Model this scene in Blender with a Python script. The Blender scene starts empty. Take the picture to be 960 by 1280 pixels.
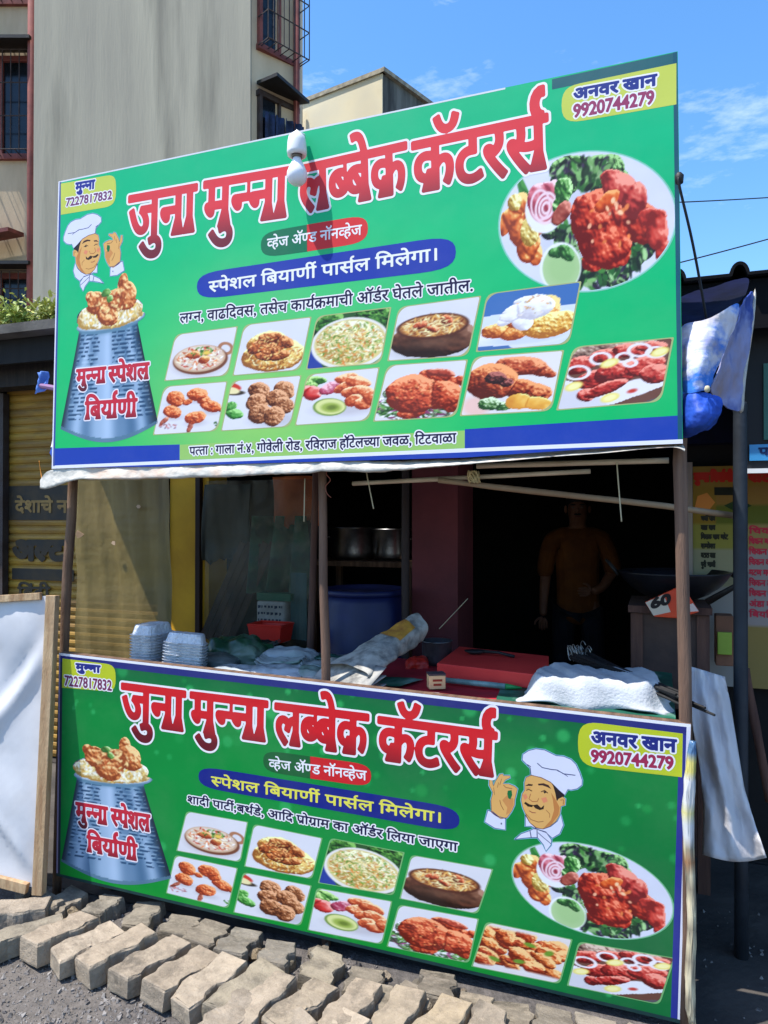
import bpy, bmesh, math, random
import numpy as np
from mathutils import Vector, Matrix, Euler
R = math.radians
SC = bpy.context.scene
COL = SC.collection

# ------------------------------------------------------------------ camera
F = 933.3
PITCH = R(0.5255)
CAM = Vector((0, 0, 1.6))
cd = bpy.data.cameras.new('camera')
cd.sensor_fit = 'VERTICAL'; cd.sensor_height = 36.0
cd.lens = 36.0 * F / 1280.0
cd.clip_start = 0.05; cd.clip_end = 2000
cam = bpy.data.objects.new('camera', cd); COL.objects.link(cam)
cam.location = CAM; cam.rotation_euler = (R(90) + PITCH, 0, 0)
SC.camera = cam

# ------------------------------------------------------------------ light
SUN_EL, SUN_AZ = 66.0, 198.0            # azimuth counted from +X towards +Y
w = bpy.data.worlds.new('World'); SC.world = w; w.use_nodes = True
nt = w.node_tree; bg = nt.nodes['Background']
sky = nt.nodes.new('ShaderNodeTexSky'); sky.sky_type = 'NISHITA'
sky.sun_disc = False; sky.sun_elevation = R(SUN_EL); sky.sun_rotation = R((90 - SUN_AZ) % 360)
sky.altitude = 0; sky.air_density = 1.0; sky.dust_density = 0.6; sky.ozone_density = 2.0
tc = nt.nodes.new('ShaderNodeTexCoord'); mp = nt.nodes.new('ShaderNodeMapping')
mp.inputs['Scale'].default_value = (1.2, 1.2, 3.6); mp.inputs['Rotation'].default_value = (0.5, 0.9, 0.3); mp.inputs['Location'].default_value = (0.0, 0.0, 0.0)
nz = nt.nodes.new('ShaderNodeTexNoise'); nz.inputs['Scale'].default_value = 3.4; nz.inputs['Detail'].default_value = 8
nz.inputs['Roughness'].default_value = 0.62
rp = nt.nodes.new('ShaderNodeValToRGB')
rp.color_ramp.elements[0].position = 0.575; rp.color_ramp.elements[0].color = (0, 0, 0, 1)
rp.color_ramp.elements[1].position = 0.88; rp.color_ramp.elements[1].color = (0.75, 0.75, 0.75, 1)
mx = nt.nodes.new('ShaderNodeMixRGB'); mx.inputs[2].default_value = (7.5, 7.9, 8.6, 1)
nt.links.new(tc.outputs['Generated'], mp.inputs['Vector']); nt.links.new(mp.outputs[0], nz.inputs['Vector'])
nt.links.new(nz.outputs['Fac'], rp.inputs[0]); nt.links.new(rp.outputs[0], mx.inputs[0])
hsv = nt.nodes.new('ShaderNodeHueSaturation'); hsv.inputs['Saturation'].default_value = 1.27; hsv.inputs['Value'].default_value = 1.25
nt.links.new(sky.outputs[0], hsv.inputs['Color']); nt.links.new(hsv.outputs[0], mx.inputs[1]); nt.links.new(mx.outputs[0], bg.inputs['Color'])
bg.inputs['Strength'].default_value = 0.148
sl = bpy.data.lights.new('sun', 'SUN'); sl.energy = 4.5; sl.angle = R(0.5); sl.color = (1.0, 0.955, 0.89)
so = bpy.data.objects.new('sun', sl); COL.objects.link(so)
sd = Vector((math.cos(R(SUN_EL)) * math.cos(R(SUN_AZ)), math.cos(R(SUN_EL)) * math.sin(R(SUN_AZ)), math.sin(R(SUN_EL))))
so.rotation_euler = sd.to_track_quat('Z', 'Y').to_euler(); so.location = (-6, -4, 12)
vs = SC.view_settings
vs.view_transform = 'Standard'; vs.look = 'None'; vs.gamma = 1.0; vs.exposure = 0.74; vs.use_curve_mapping = False
SC.cycles.use_denoising = True
SC.cycles.max_bounces = 7; SC.cycles.diffuse_bounces = 4; SC.cycles.transparent_max_bounces = 12

# ------------------------------------------------------------------ helpers
def lin(c):
    return tuple((x / 12.92 if x <= 0.04045 else ((x + 0.055) / 1.055) ** 2.4) for x in c)
def s8(r, g, b): return lin((r / 255.0, g / 255.0, b / 255.0))

def mat(name, col, rough=0.7, col2=None, scale=6.0, bump=0.0, bscale=40.0, metal=0.0, spec=0.4, stretch=None,
        contrast=(0.35, 0.68), col3=None, scale3=1.2, amt3=0.5, alpha=1.0, trans=0.0):
    m = bpy.data.materials.new(name); m.use_nodes = True
    n = m.node_tree; b = n.nodes['Principled BSDF']
    b.inputs['Roughness'].default_value = rough; b.inputs['Metallic'].default_value = metal
    b.inputs['Specular IOR Level'].default_value = spec
    t = n.nodes.new('ShaderNodeTexCoord'); vec = t.outputs['Object']
    if stretch:
        mm = n.nodes.new('ShaderNodeMapping'); mm.inputs['Scale'].default_value = stretch
        n.links.new(vec, mm.inputs[0]); vec = mm.outputs[0]
    if col2 is None: col2 = tuple(c * 0.8 for c in col)
    a = n.nodes.new('ShaderNodeTexNoise'); a.inputs['Scale'].default_value = scale; a.inputs['Detail'].default_value = 6
    a.inputs['Roughness'].default_value = 0.6
    r = n.nodes.new('ShaderNodeValToRGB')
    r.color_ramp.elements[0].position = contrast[0]; r.color_ramp.elements[0].color = (*col2, 1)
    r.color_ramp.elements[1].position = contrast[1]; r.color_ramp.elements[1].color = (*col, 1)
    n.links.new(vec, a.inputs['Vector']); n.links.new(a.outputs['Fac'], r.inputs[0])
    out = r.outputs[0]
    if col3:
        c = n.nodes.new('ShaderNodeTexNoise'); c.inputs['Scale'].default_value = scale3; c.inputs['Detail'].default_value = 5
        cr = n.nodes.new('ShaderNodeValToRGB'); cr.color_ramp.elements[0].position = 0.5; cr.color_ramp.elements[1].position = 0.72
        cr.color_ramp.elements[1].color = (amt3, amt3, amt3, 1)
        q = n.nodes.new('ShaderNodeMixRGB'); q.inputs[2].default_value = (*col3, 1)
        n.links.new(vec, c.inputs['Vector']); n.links.new(c.outputs['Fac'], cr.inputs[0]); n.links.new(cr.outputs[0], q.inputs[0])
        n.links.new(out, q.inputs[1]); out = q.outputs[0]
    n.links.new(out, b.inputs['Base Color'])
    if bump:
        e = n.nodes.new('ShaderNodeTexNoise'); e.inputs['Scale'].default_value = bscale; e.inputs['Detail'].default_value = 5
        u = n.nodes.new('ShaderNodeBump'); u.inputs['Strength'].default_value = bump; u.inputs['Distance'].default_value = 0.01
        n.links.new(vec, e.inputs['Vector']); n.links.new(e.outputs['Fac'], u.inputs['Height']); n.links.new(u.outputs[0], b.inputs['Normal'])
    b.inputs['Alpha'].default_value = alpha
    b.inputs['Transmission Weight'].default_value = trans
    return m

def print_mat(name, rough=0.38, spec=0.4, bump=0.05):
    m = bpy.data.materials.new(name); m.use_nodes = True
    n = m.node_tree; b = n.nodes['Principled BSDF']
    b.inputs['Roughness'].default_value = rough; b.inputs['Specular IOR Level'].default_value = spec
    a = n.nodes.new('ShaderNodeVertexColor'); a.layer_name = 'Col'
    n.links.new(a.outputs[0], b.inputs['Base Color'])
    t = n.nodes.new('ShaderNodeTexCoord')
    e = n.nodes.new('ShaderNodeTexNoise'); e.inputs['Scale'].default_value = 3.4; e.inputs['Detail'].default_value = 2.5
    u = n.nodes.new('ShaderNodeBump'); u.inputs['Strength'].default_value = bump * 4; u.inputs['Distance'].default_value = 0.02
    n.links.new(t.outputs['Object'], e.inputs['Vector']); n.links.new(e.outputs['Fac'], u.inputs['Height']); n.links.new(u.outputs[0], b.inputs['Normal'])
    # a thin film of road dust in soft patches
    d = n.nodes.new('ShaderNodeTexNoise'); d.inputs['Scale'].default_value = 2.2; d.inputs['Detail'].default_value = 8; d.inputs['Roughness'].default_value = .7
    r = n.nodes.new('ShaderNodeValToRGB'); r.color_ramp.elements[0].position = .45; r.color_ramp.elements[1].position = .85; r.color_ramp.elements[1].color = (.07, .07, .07, 1)
    q = n.nodes.new('ShaderNodeMixRGB'); q.inputs[2].default_value = (.42, .40, .36, 1)
    n.links.new(t.outputs['Object'], d.inputs['Vector']); n.links.new(d.outputs['Fac'], r.inputs[0]); n.links.new(r.outputs[0], q.inputs[0]); n.links.new(a.outputs[0], q.inputs[1]); n.links.new(q.outputs[0], b.inputs['Base Color'])
    return m

def setp(o, label=None, cat=None, group=None, kind=None):
    if label: o['label'] = label
    if cat: o['category'] = cat
    if group: o['group'] = group
    if kind: o['kind'] = kind
    return o

def thing(name, loc, label, cat, group=None):
    o = bpy.data.objects.new(name, None); COL.objects.link(o); o.location = loc
    o.empty_display_size = 0.05
    return setp(o, label, cat, group)

def link_mesh(name, me, m, parent=None, smooth=False):
    o = bpy.data.objects.new(name, me); COL.objects.link(o)
    if m is not None:
        for x in (m if isinstance(m, (list, tuple)) else [m]): me.materials.append(x)
    if parent is not None: o.parent = parent
    if smooth:
        me.polygons.foreach_set('use_smooth', [True] * len(me.polygons))
    me.update()
    return o

def obj(name, bm, m, parent=None, label=None, cat=None, group=None, kind=None, smooth=False, off=None, bevel=0.0, segs=2):
    """bm holds world coordinates; top-level meshes get their origin at the base, parts are shifted to the thing's place."""
    if parent is not None:
        p = off if off is not None else root_loc(parent)
    else:
        vs_ = [v.co for v in bm.verts]
        p = Vector((sum(v.x for v in vs_) / len(vs_), sum(v.y for v in vs_) / len(vs_), min(v.z for v in vs_)))
        if kind == 'structure': p = Vector((0, 0, 0))
    for v in bm.verts: v.co -= p
    bm.normal_update()
    me = bpy.data.meshes.new(name); bm.to_mesh(me); bm.free()
    o = link_mesh(name, me, m, parent, smooth)
    if parent is None: o.location = p
    if bevel:
        bv = o.modifiers.new('bevel', 'BEVEL'); bv.width = bevel; bv.segments = segs; bv.limit_method = 'ANGLE'
    setp(o, label, cat, group, kind)
    return o

def root_loc(o):
    v = Vector((0, 0, 0))
    while o is not None: v += o.location; o = o.parent
    return v

def box(bm, c, s, rot=None):
    """box centred at c with full sizes s; rot: 3x3 matrix"""
    c = Vector(c); M = rot if rot is not None else Matrix.Identity(3)
    vs_ = [bm.verts.new(c + M @ Vector((x * s[0] / 2, y * s[1] / 2, z * s[2] / 2))) for x in (-1, 1) for y in (-1, 1) for z in (-1, 1)]
    for f in ((0, 1, 3, 2), (4, 6, 7, 5), (0, 4, 5, 1), (2, 3, 7, 6), (0, 2, 6, 4), (1, 5, 7, 3)):
        bm.faces.new([vs_[i] for i in f])
    return vs_

def tube(bm, pts, rad, seg=8, cap=True):
    pts = [Vector(p) for p in pts]
    if not isinstance(rad, (list, tuple)): rad = [rad] * len(pts)
    rings = []; prev = None
    for i, p in enumerate(pts):
        d = (pts[min(i + 1, len(pts) - 1)] - pts[max(i - 1, 0)]).normalized()
        a = prev - d * prev.dot(d) if prev is not None else d.orthogonal()
        if a.length < 1e-6: a = d.orthogonal()
        a.normalize(); prev = a; b = d.cross(a)
        rings.append([bm.verts.new(p + (a * math.cos(t) + b * math.sin(t)) * rad[i]) for t in [2 * math.pi * k / seg for k in range(seg)]])
    for i in range(len(rings) - 1):
        for k in range(seg):
            bm.faces.new((rings[i][k], rings[i][(k + 1) % seg], rings[i + 1][(k + 1) % seg], rings[i + 1][k]))
    if cap:
        bm.faces.new(rings[0][::-1]); bm.faces.new(rings[-1])

def lathe(bm, prof, c, seg=24, axis=None, sx=1.0, sy=1.0):
    c = Vector(c); M = axis if axis is not None else Matrix.Identity(3)
    rings = []
    for r, z in prof:
        if r < 1e-5: rings.append([bm.verts.new(c + M @ Vector((0, 0, z)))])
        else: rings.append([bm.verts.new(c + M @ Vector((r * sx * math.cos(2 * math.pi * k / seg), r * sy * math.sin(2 * math.pi * k / seg), z))) for k in range(seg)])
    for i in range(len(rings) - 1):
        A, B = rings[i], rings[i + 1]
        for k in range(seg):
            k2 = (k + 1) % seg
            if len(A) == 1 and len(B) == 1: continue
            if len(A) == 1: bm.faces.new((A[0], B[k2], B[k]))
            elif len(B) == 1: bm.faces.new((A[k], A[k2], B[0]))
            else: bm.faces.new((A[k], A[k2], B[k2], B[k]))

def grid(bm, fn, nu, nv):
    V = [[bm.verts.new(fn(i / nu, j / nv)) for j in range(nv + 1)] for i in range(nu + 1)]
    for i in range(nu):
        for j in range(nv):
            bm.faces.new((V[i][j], V[i + 1][j], V[i + 1][j + 1], V[i][j + 1]))
    return V

def prism(bm, pts, ext):
    """closed prism from a planar loop and an extrusion vector"""
    a = [bm.verts.new(Vector(p)) for p in pts]; b = [bm.verts.new(Vector(p) + Vector(ext)) for p in pts]
    bm.faces.new(a[::-1]); bm.faces.new(b)
    for i in range(len(a)):
        j = (i + 1) % len(a); bm.faces.new((a[i], a[j], b[j], b[i]))

def solid(o, t, off=0.0):
    m = o.modifiers.new('thickness', 'SOLIDIFY'); m.thickness = t; m.offset = off
    return o
def subsurf(o, n=1):
    m = o.modifiers.new('smooth', 'SUBSURF'); m.levels = n; m.render_levels = n
    return o

def rayd(px, py):
    u = (640 - py) / F; r = (px - 480) / F; c, s = math.cos(PITCH), math.sin(PITCH)
    return Vector((r, c - s * u, s + c * u))
def at(px, py, d): return CAM + rayd(px, py) * d
def at_z(px, py, z):
    v = rayd(px, py); return CAM + v * ((z - CAM.z) / v.z)

# stall frame: s runs along the front from its far end, n into the shop, z up
O3 = Vector((-1.375, 3.13, 0)); TH = R(-20.2)
EV = Vector((math.cos(TH), math.sin(TH), 0)); NV = Vector((-math.sin(TH), math.cos(TH), 0))
SROT = Matrix.Rotation(TH, 3, 'Z')
def S(s, n, z): return O3 + EV * s + NV * n + Vector((0, 0, z))
def hit(px, py, n):
    """the point of the plane parallel to the stall front, n metres inside it, met along a line of sight"""
    v = rayd(px, py); t = (O3 + NV * n - CAM).dot(NV) / v.dot(NV)
    return CAM + v * t
def sn(p): q = Vector(p) - O3; return q.dot(EV), q.dot(NV), q.z
def hs(px, n): return sn(hit(px, 648, n))[0]
def hz(px, py, n): return hit(px, py, n).z
def hat_(px, n, z):     # point of that plane at height z above column px
    p = hit(px, 648, n); return Vector((p.x, p.y, z))

rnd = random.Random(7)

# ------------------------------------------------------------------ Devanagari lettering, built from outlines of Blender's own font
class Glyphs:
    cache = {}
    @classmethod
    def _contours(cls, body):
        cu = bpy.data.curves.new('t', 'FONT'); cu.body = body; cu.size = 1.0
        ob = bpy.data.objects.new('t', cu); COL.objects.link(ob)
        bpy.context.view_layer.update()
        dg = bpy.context.evaluated_depsgraph_get()
        c2 = ob.evaluated_get(dg).to_curve(dg)
        res = []
        for sp in c2.splines:
            bp = sp.bezier_points; n = len(bp); pts = []
            for i in range(n):
                a, b = bp[i], bp[(i + 1) % n]
                p0, p1, p2, p3 = a.co, a.handle_right, b.handle_left, b.co
                straight = ((p1 - p0).cross(p3 - p0).length < 1e-4 and (p2 - p0).cross(p3 - p0).length < 1e-4)
                k = 1 if straight else 4
                for t in range(k):
                    t /= k; q = 1 - t
                    v = p0 * q ** 3 + p1 * 3 * q * q * t + p2 * 3 * q * t * t + p3 * t ** 3
                    pts.append((v.x, v.y))
            if len(pts) > 2: res.append(np.array(pts))
        ob.evaluated_get(dg).to_curve_clear()
        bpy.data.objects.remove(ob); bpy.data.curves.remove(cu)
        return res
    @classmethod
    def get(cls, ch):
        if ch in cls.cache: return cls.cache[ch]
        if ch == ' ': r = ([], 0.26)
        else:
            c = cls._contours(ch)
            ref = cls._contours('H'); x0 = min(p[:, 0].min() for p in ref)
            both = cls._contours(ch + 'H'); n = len(both) - len(ref)
            adv = min(p[:, 0].min() for p in both[n:]) - x0
            r = (c, adv)
        cls.cache[ch] = r
        return r
def area(p): return 0.5 * np.sum(p[:, 0] * np.roll(p[:, 1], -1) - np.roll(p[:, 0], -1) * p[:, 1])
def clip_right(p, xc):
    out = []; n = len(p)
    for i in range(n):
        a, b = p[i], p[(i + 1) % n]
        ia, ib = a[0] <= xc, b[0] <= xc
        if ia: out.append(a)
        if ia != ib:
            t = (xc - a[0]) / (b[0] - a[0]); out.append(a + (b - a) * t)
    return np.array(out) if len(out) > 2 else None
def stroke_poly(pts, w):
    pts = np.array(pts, float); d = np.gradient(pts, axis=0); d /= np.linalg.norm(d, axis=1)[:, None] + 1e-9
    nrm = np.stack([-d[:, 1], d[:, 0]], 1)
    w = np.array(w if hasattr(w, '__len__') else [w] * len(pts))[:, None] / 2
    return np.concatenate([pts + nrm * w, (pts - nrm * w)[::-1]])
NUKTA = 'ािीुूृेैोौंःँ्ॅॉ'
MARKS_POST = 'ाीुूृेैोौंःँॅॉ'
HL = 0.0
def compose(text, bold=False):
    """visual layout with half forms, reph, rakar and the i-sign in front"""
    global HL
    if not HL: HL = max(p[:, 1].max() for p in Glyphs.get('न')[0])
    out = []; x = 0.0; i = 0
    sgn = math.copysign(1, area(max(Glyphs.get('न')[0], key=lambda p: abs(area(p)))))
    def orient(p): return p if area(p) * sgn > 0 else p[::-1]
    def put(c, dx):
        for p in c: out.append(p + np.array([dx, 0]))
    def stem(ch):
        c = Glyphs.get(ch)[0]; xs = np.concatenate([p[p[:, 1] < 0.22][:, 0] for p in c] + [np.array([0.0])])
        return xs.max()
    full = 'नमपबवसलतगचणयथधघखभषशज'
    def serif(ch, x0):
        if not bold: return
        xr = None
        if ch in 'ाीनमपबवसलतगचणयथघख': xr = stem(ch); w = 0.085
        elif ch == 'क': xr = 0.5 * Glyphs.get('क')[1] - 0.02; w = 0.09
        if xr: 
            a = x0 + xr
            out.append(orient(np.array([(a - w + .01, .24), (a - .01, .24), (a + .055, 0), (a - w - .085, 0)])))
    while i < len(text):
        ch = text[i]
        if not ('\u0900' <= ch <= '\u097f') or ch in '।०१२३४५६७८९':
            c, a = Glyphs.get(ch); put(c, x); x += a; i += 1; continue
        cl = []; reph = False; marks = []
        if ch == 'र' and text[i + 1:i + 2] == '्': reph = True; i += 2; ch = text[i]
        rak = False
        while True:
            if text[i + 1:i + 2] == '्' and i + 2 < len(text):
                if text[i + 2] == 'र': cl.append((text[i], 'f')); rak = True; i += 3; break
                cl.append((text[i], 'h')); i += 2; continue
            cl.append((text[i], 'f')); i += 1; break
        while i < len(text) and text[i] in NUKTA and text[i] != '्': marks.append(text[i]); i += 1
        if 'ि' in marks:
            c, a = Glyphs.get('ि'); put(c, x); serif('ा', x + Glyphs.get('ि')[1] - Glyphs.get('ा')[1]); x += a
        for g, kind in cl:
            c, a = Glyphs.get(g)
            if kind == 'h':
                xa = Glyphs.get('ा')[0]; xa = np.concatenate([p[p[:, 1] < 0.22][:, 0] for p in xa]); xc = stem(g) - (xa.max() - xa.min()) - 0.012
                put([q for q in (clip_right(p, xc) for p in c) if q is not None], x); x += xc
            else:
                put(c, x); serif(g, x)
                if rak:
                    xs = 0.5 * a if g == 'क' else stem(g) - 0.04
                    out.append(orient(stroke_poly([(x + xs, .26), (x + xs - .1, .14), (x + xs - .24, .03)], .075)))
                base_x = x; base_st = x + (stem(g) - 0.04 if g in full else a * 0.6); x += a
        rx = base_st
        for m in marks:
            if m == 'ि': continue
            c, a = Glyphs.get(m); put(c, x); serif(m, x)
            if a > 0.05 and m in 'ाीोौॉ': rx = x + stem(m) - 0.04
            x += a
        if reph:
            t = np.linspace(R(268), R(70), 9) if not bold else np.linspace(R(262), R(80), 9)
            rr = 0.115 if not bold else 0.15
            arc = [(rx + .075 + rr * math.cos(q) * .85, HL + rr * .95 + rr * math.sin(q)) for q in t]
            out.append(orient(stroke_poly(arc, .072 if not bold else .10)))
    return out, x

def sdf(contours, d, h):
    """signed field on a grid (positive inside) exact within d of the outline"""
    allp = np.concatenate(contours); pad = d + 3 * h
    x0, y0 = allp.min(0) - pad; x1, y1 = allp.max(0) + pad
    nx = int((x1 - x0) / h) + 2; ny = int((y1 - y0) / h) + 2
    gx = x0 + np.arange(nx) * h; gy = y0 + np.arange(ny) * h
    D = np.full((ny, nx), pad * pad); W = np.zeros((ny, nx + 1), np.int32); rad = d + 2.5 * h
    for c in contours:
        A = c; B = np.roll(c, -1, 0)
        for k in range(len(A)):
            ax, ay = A[k]; bx, by = B[k]
            i0 = max(0, int((min(ax, bx) - rad - x0) / h)); i1 = min(nx, int((max(ax, bx) + rad - x0) / h) + 2)
            j0 = max(0, int((min(ay, by) - rad - y0) / h)); j1 = min(ny, int((max(ay, by) + rad - y0) / h) + 2)
            X = gx[i0:i1][None, :]; Y = gy[j0:j1][:, None]
            vx, vy = bx - ax, by - ay; L = vx * vx + vy * vy
            t = np.clip(((X - ax) * vx + (Y - ay) * vy) / L, 0, 1) if L > 1e-18 else 0.0
            q = (X - ax - t * vx) ** 2 + (Y - ay - t * vy) ** 2
            np.minimum(D[j0:j1, i0:i1], q, out=D[j0:j1, i0:i1])
            if ay != by:
                lo, hi = (ay, by) if ay < by else (by, ay)
                ja = int(math.ceil((lo - y0) / h)); jb = int(math.ceil((hi - y0) / h))
                if jb > ja:
                    jj = np.arange(ja, jb); xc = ax + (gy[jj] - ay) * vx / vy
                    ii = np.clip(np.ceil((xc - x0) / h).astype(int), 0, nx)
                    np.add.at(W, (jj, ii), 1 if by > ay else -1)
    ins = np.cumsum(W, 1)[:, :nx] != 0
    D = np.sqrt(D)
    return np.where(ins, np.maximum(D, 1e-6), -D), x0, y0

def march(f, x0, y0, h, merge=True):
    """polygons of {f>0}: list of xy vertices and faces"""
    ny, nx = f.shape; V = []; idx = {}; Fc = []
    P = f > 0
    def node(i, j):
        k = (i, j, 0)
        if k not in idx: idx[k] = len(V); V.append((x0 + i * h, y0 + j * h))
        return idx[k]
    def hx(i, j):
        k = (i, j, 1)
        if k not in idx:
            a, b = f[j, i], f[j, i + 1]; t = a / (a - b); idx[k] = len(V); V.append((x0 + (i + t) * h, y0 + j * h))
        return idx[k]
    def vy(i, j):
        k = (i, j, 2)
        if k not in idx:
            a, b = f[j, i], f[j + 1, i]; t = a / (a - b); idx[k] = len(V); V.append((x0 + i * h, y0 + (j + t) * h))
        return idx[k]
    cnt = P[:-1, :-1].astype(int) + P[:-1, 1:] + P[1:, :-1] + P[1:, 1:]
    for j in range(ny - 1):
        row = np.nonzero(cnt[j] == 4)[0]
        if len(row):
            if merge:
                sp = np.nonzero(np.diff(row) > 1)[0]; st = np.concatenate([[0], sp + 1]); en = np.concatenate([sp, [len(row) - 1]])
                for a, b in zip(row[st], row[en]): Fc.append((node(a, j), node(b + 1, j), node(b + 1, j + 1), node(a, j + 1)))
            else:
                for a in row: Fc.append((node(a, j), node(a + 1, j), node(a + 1, j + 1), node(a, j + 1)))
        for i in np.nonzero((cnt[j] > 0) & (cnt[j] < 4))[0]:
            c = [(P[j, i], (i, j)), (P[j, i + 1], (i + 1, j)), (P[j + 1, i + 1], (i + 1, j + 1)), (P[j + 1, i], (i, j + 1))]
            e = [lambda i=i, j=j: hx(i, j), lambda i=i, j=j: vy(i + 1, j), lambda i=i, j=j: hx(i, j + 1), lambda i=i, j=j: vy(i, j)]
            poly = []
            for k in range(4):
                if c[k][0]: poly.append(node(*c[k][1]))
                if c[k][0] != c[(k + 1) % 4][0]: poly.append(e[k]())
            if len(poly) > 2: Fc.append(tuple(poly))
    return np.array(V), Fc

def col_mesh(name, V3, faces, cols, m, parent=None, smooth=False):
    me = bpy.data.meshes.new(name); me.from_pydata([tuple(v) for v in V3], [], faces)
    a = me.color_attributes.new('Col', 'FLOAT_COLOR', 'POINT')
    c4 = np.ones((len(V3), 4), np.float32); c4[:, :3] = np.asarray(cols) * (0.86 if m is not None and m.name == 'printed_vinyl' else 1.0)
    a.data.foreach_set('color', c4.ravel())
    return link_mesh(name, me, m, parent, smooth)

# ------------------------------------------------------------------ a small numpy painter for the printed food pictures
class Canvas:
    def __init__(s, w, h, X, Y, seed=1):
        s.w, s.h = w, h; s.X, s.Y = X, Y; s.c = np.zeros((h, w, 3)); s.r = np.random.RandomState(seed)
        s.ppu = (w - 1)
    def fill(s, col): s.c[:] = np.array(col) / 255.0
    def noise(s, sc, oct=3):
        out = np.zeros((s.h, s.w)); amp = 1; tot = 0
        for o in range(oct):
            g = s.r.rand(64, 64); u = (s.X * sc * 2 ** o + 7.3 * o + 11) % 63; v = (s.Y * sc * 2 ** o + 3.1 * o + 11) % 63
            i = u.astype(int); j = v.astype(int); fu = u - i; fv = v - j
            fu = fu * fu * (3 - 2 * fu); fv = fv * fv * (3 - 2 * fv)
            i2 = (i + 1) % 64; j2 = (j + 1) % 64
            out += amp * ((g[j, i] * (1 - fu) + g[j, i2] * fu) * (1 - fv) + (g[j2, i] * (1 - fu) + g[j2, i2] * fu) * fv)
            tot += amp; amp *= .55
        return out / tot
    def blend(s, mask, col):
        m = np.clip(mask, 0, 1)[..., None]
        col = np.array(col); col = col / 255.0 if col.ndim == 1 else col
        s.c = s.c * (1 - m) + col * m
    def eq(s, x, y, rx, ry, rot=0.0):
        c, n = math.cos(rot), math.sin(rot); dx, dy = s.X - x, s.Y - y
        return np.sqrt(((dx * c + dy * n) / rx) ** 2 + ((-dx * n + dy * c) / ry) ** 2)
    def ell(s, x, y, rx, ry, rot=0.0, col=(255, 255, 255), soft=1.3, a=1.0):
        e = s.eq(x, y, rx, ry, rot); s.blend(a * (1 - e) * min(rx, ry) * s.ppu / soft + .5 * a, col)
    def ring(s, x, y, rx, ry, rot, wd, col):
        e = np.abs(s.eq(x, y, rx, ry, rot) - 1) * min(rx, ry); s.blend((wd - e) * s.ppu + .5, col)
    def poly(s, pts, col, a=1.0):
        ins = np.zeros((s.h, s.w), bool); n = len(pts)
        for k in range(n):
            (xa, ya), (xb, yb) = pts[k], pts[(k + 1) % n]
            if ya == yb: continue
            cr = ((ya > s.Y) != (yb > s.Y)) & (s.X < (xb - xa) * (s.Y - ya) / (yb - ya) + xa); ins ^= cr
        s.blend(ins * a, col)
    def lump(s, blobs, base, dark, hi, bump=.35, nsc=14, contrast=1.0, edge=1.0, spec=.25):
        H = np.full((s.h, s.w), -1.0); H2 = H.copy(); wx = (s.noise(9, 3) - .5) * .035; wy = (s.noise(9, 3) - .5) * .035; X0, Y0 = s.X, s.Y; s.X, s.Y = X0 + wx, Y0 + wy
        for (x, y, rx, ry, rot) in blobs:
            rx, ry = rx * 1.13, ry * 1.13
            e = s.eq(x, y, rx, ry, rot); h = np.where(e < 1, np.sqrt(np.clip(1 - e * e, 0, 1)), (1 - e)) * min(rx, ry)
            H2 = np.maximum(H2, np.minimum(H, h)); H = np.maximum(H, h)
        s.X, s.Y = X0, Y0
        crease = np.where(H2 > 0, np.exp(-((H - H2) / .016) ** 2), 0) * .55
        m = np.clip(H * s.ppu / 1.2 / edge + .3, 0, 1)
        nn = s.noise(nsc, 3) * .6 + s.noise(nsc * 2.6, 2) * .4; n2 = s.noise(nsc * .45, 3); Hn = np.clip(H, 0, 9) + (nn - .5) * bump * .12
        gy, gx = np.gradient(Hn * s.ppu)
        sh = np.clip(.52 + contrast * (gx * -.28 + gy * -.42) + (n2 - .5) * 1.1 + (nn - .5) * 1.1 - crease, 0, 1)
        d, b, h = [np.array(q) / 255.0 for q in (dark, base, hi)]
        t = sh[..., None]; c = np.where(t < .5, d + (b - d) * t * 2, b + (h - b) * (t - .5) * 2)
        c = c + (np.clip(sh - .88, 0, 1) * spec * 4)[..., None]
        s.blend(m, np.clip(c, 0, 1))
    def grains(s, n, x, y, rx, ry, rot, cols, ln=.035, wd=.012, curve=1.0):
        for _ in range(n):
            t = s.r.rand() * 6.283; q = math.sqrt(s.r.rand()) * .97
            lx, ly = rx * q * math.cos(t), ry * q * math.sin(t)
            gx, gy = x + lx * math.cos(rot) - ly * math.sin(rot), y + lx * math.sin(rot) + ly * math.cos(rot)
            c = np.array(cols[s.r.randint(len(cols))], float) * (0.85 + .3 * s.r.rand())
            s.dab(gx, gy, ln * (.6 + .7 * s.r.rand()), wd * (.7 + .6 * s.r.rand()), s.r.rand() * 3.14, np.clip(c, 0, 255))
    def dab(s, x, y, rx, ry, rot, col):
        m = max(rx, ry) + 2.0 / s.ppu
        near = (np.abs(s.X - x) < m) & (np.abs(s.Y - y) < m)
        jj, ii = np.nonzero(near)
        if not len(jj): return
        dx, dy = s.X[jj, ii] - x, s.Y[jj, ii] - y; c, n = math.cos(rot), math.sin(rot)
        e = np.sqrt(((dx * c + dy * n) / rx) ** 2 + ((-dx * n + dy * c) / ry) ** 2)
        a = np.clip((1 - e) * min(rx, ry) * s.ppu + .5, 0, 1)[:, None]
        s.c[jj, ii] = s.c[jj, ii] * (1 - a) + np.array(col) / 255.0 * a

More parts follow.
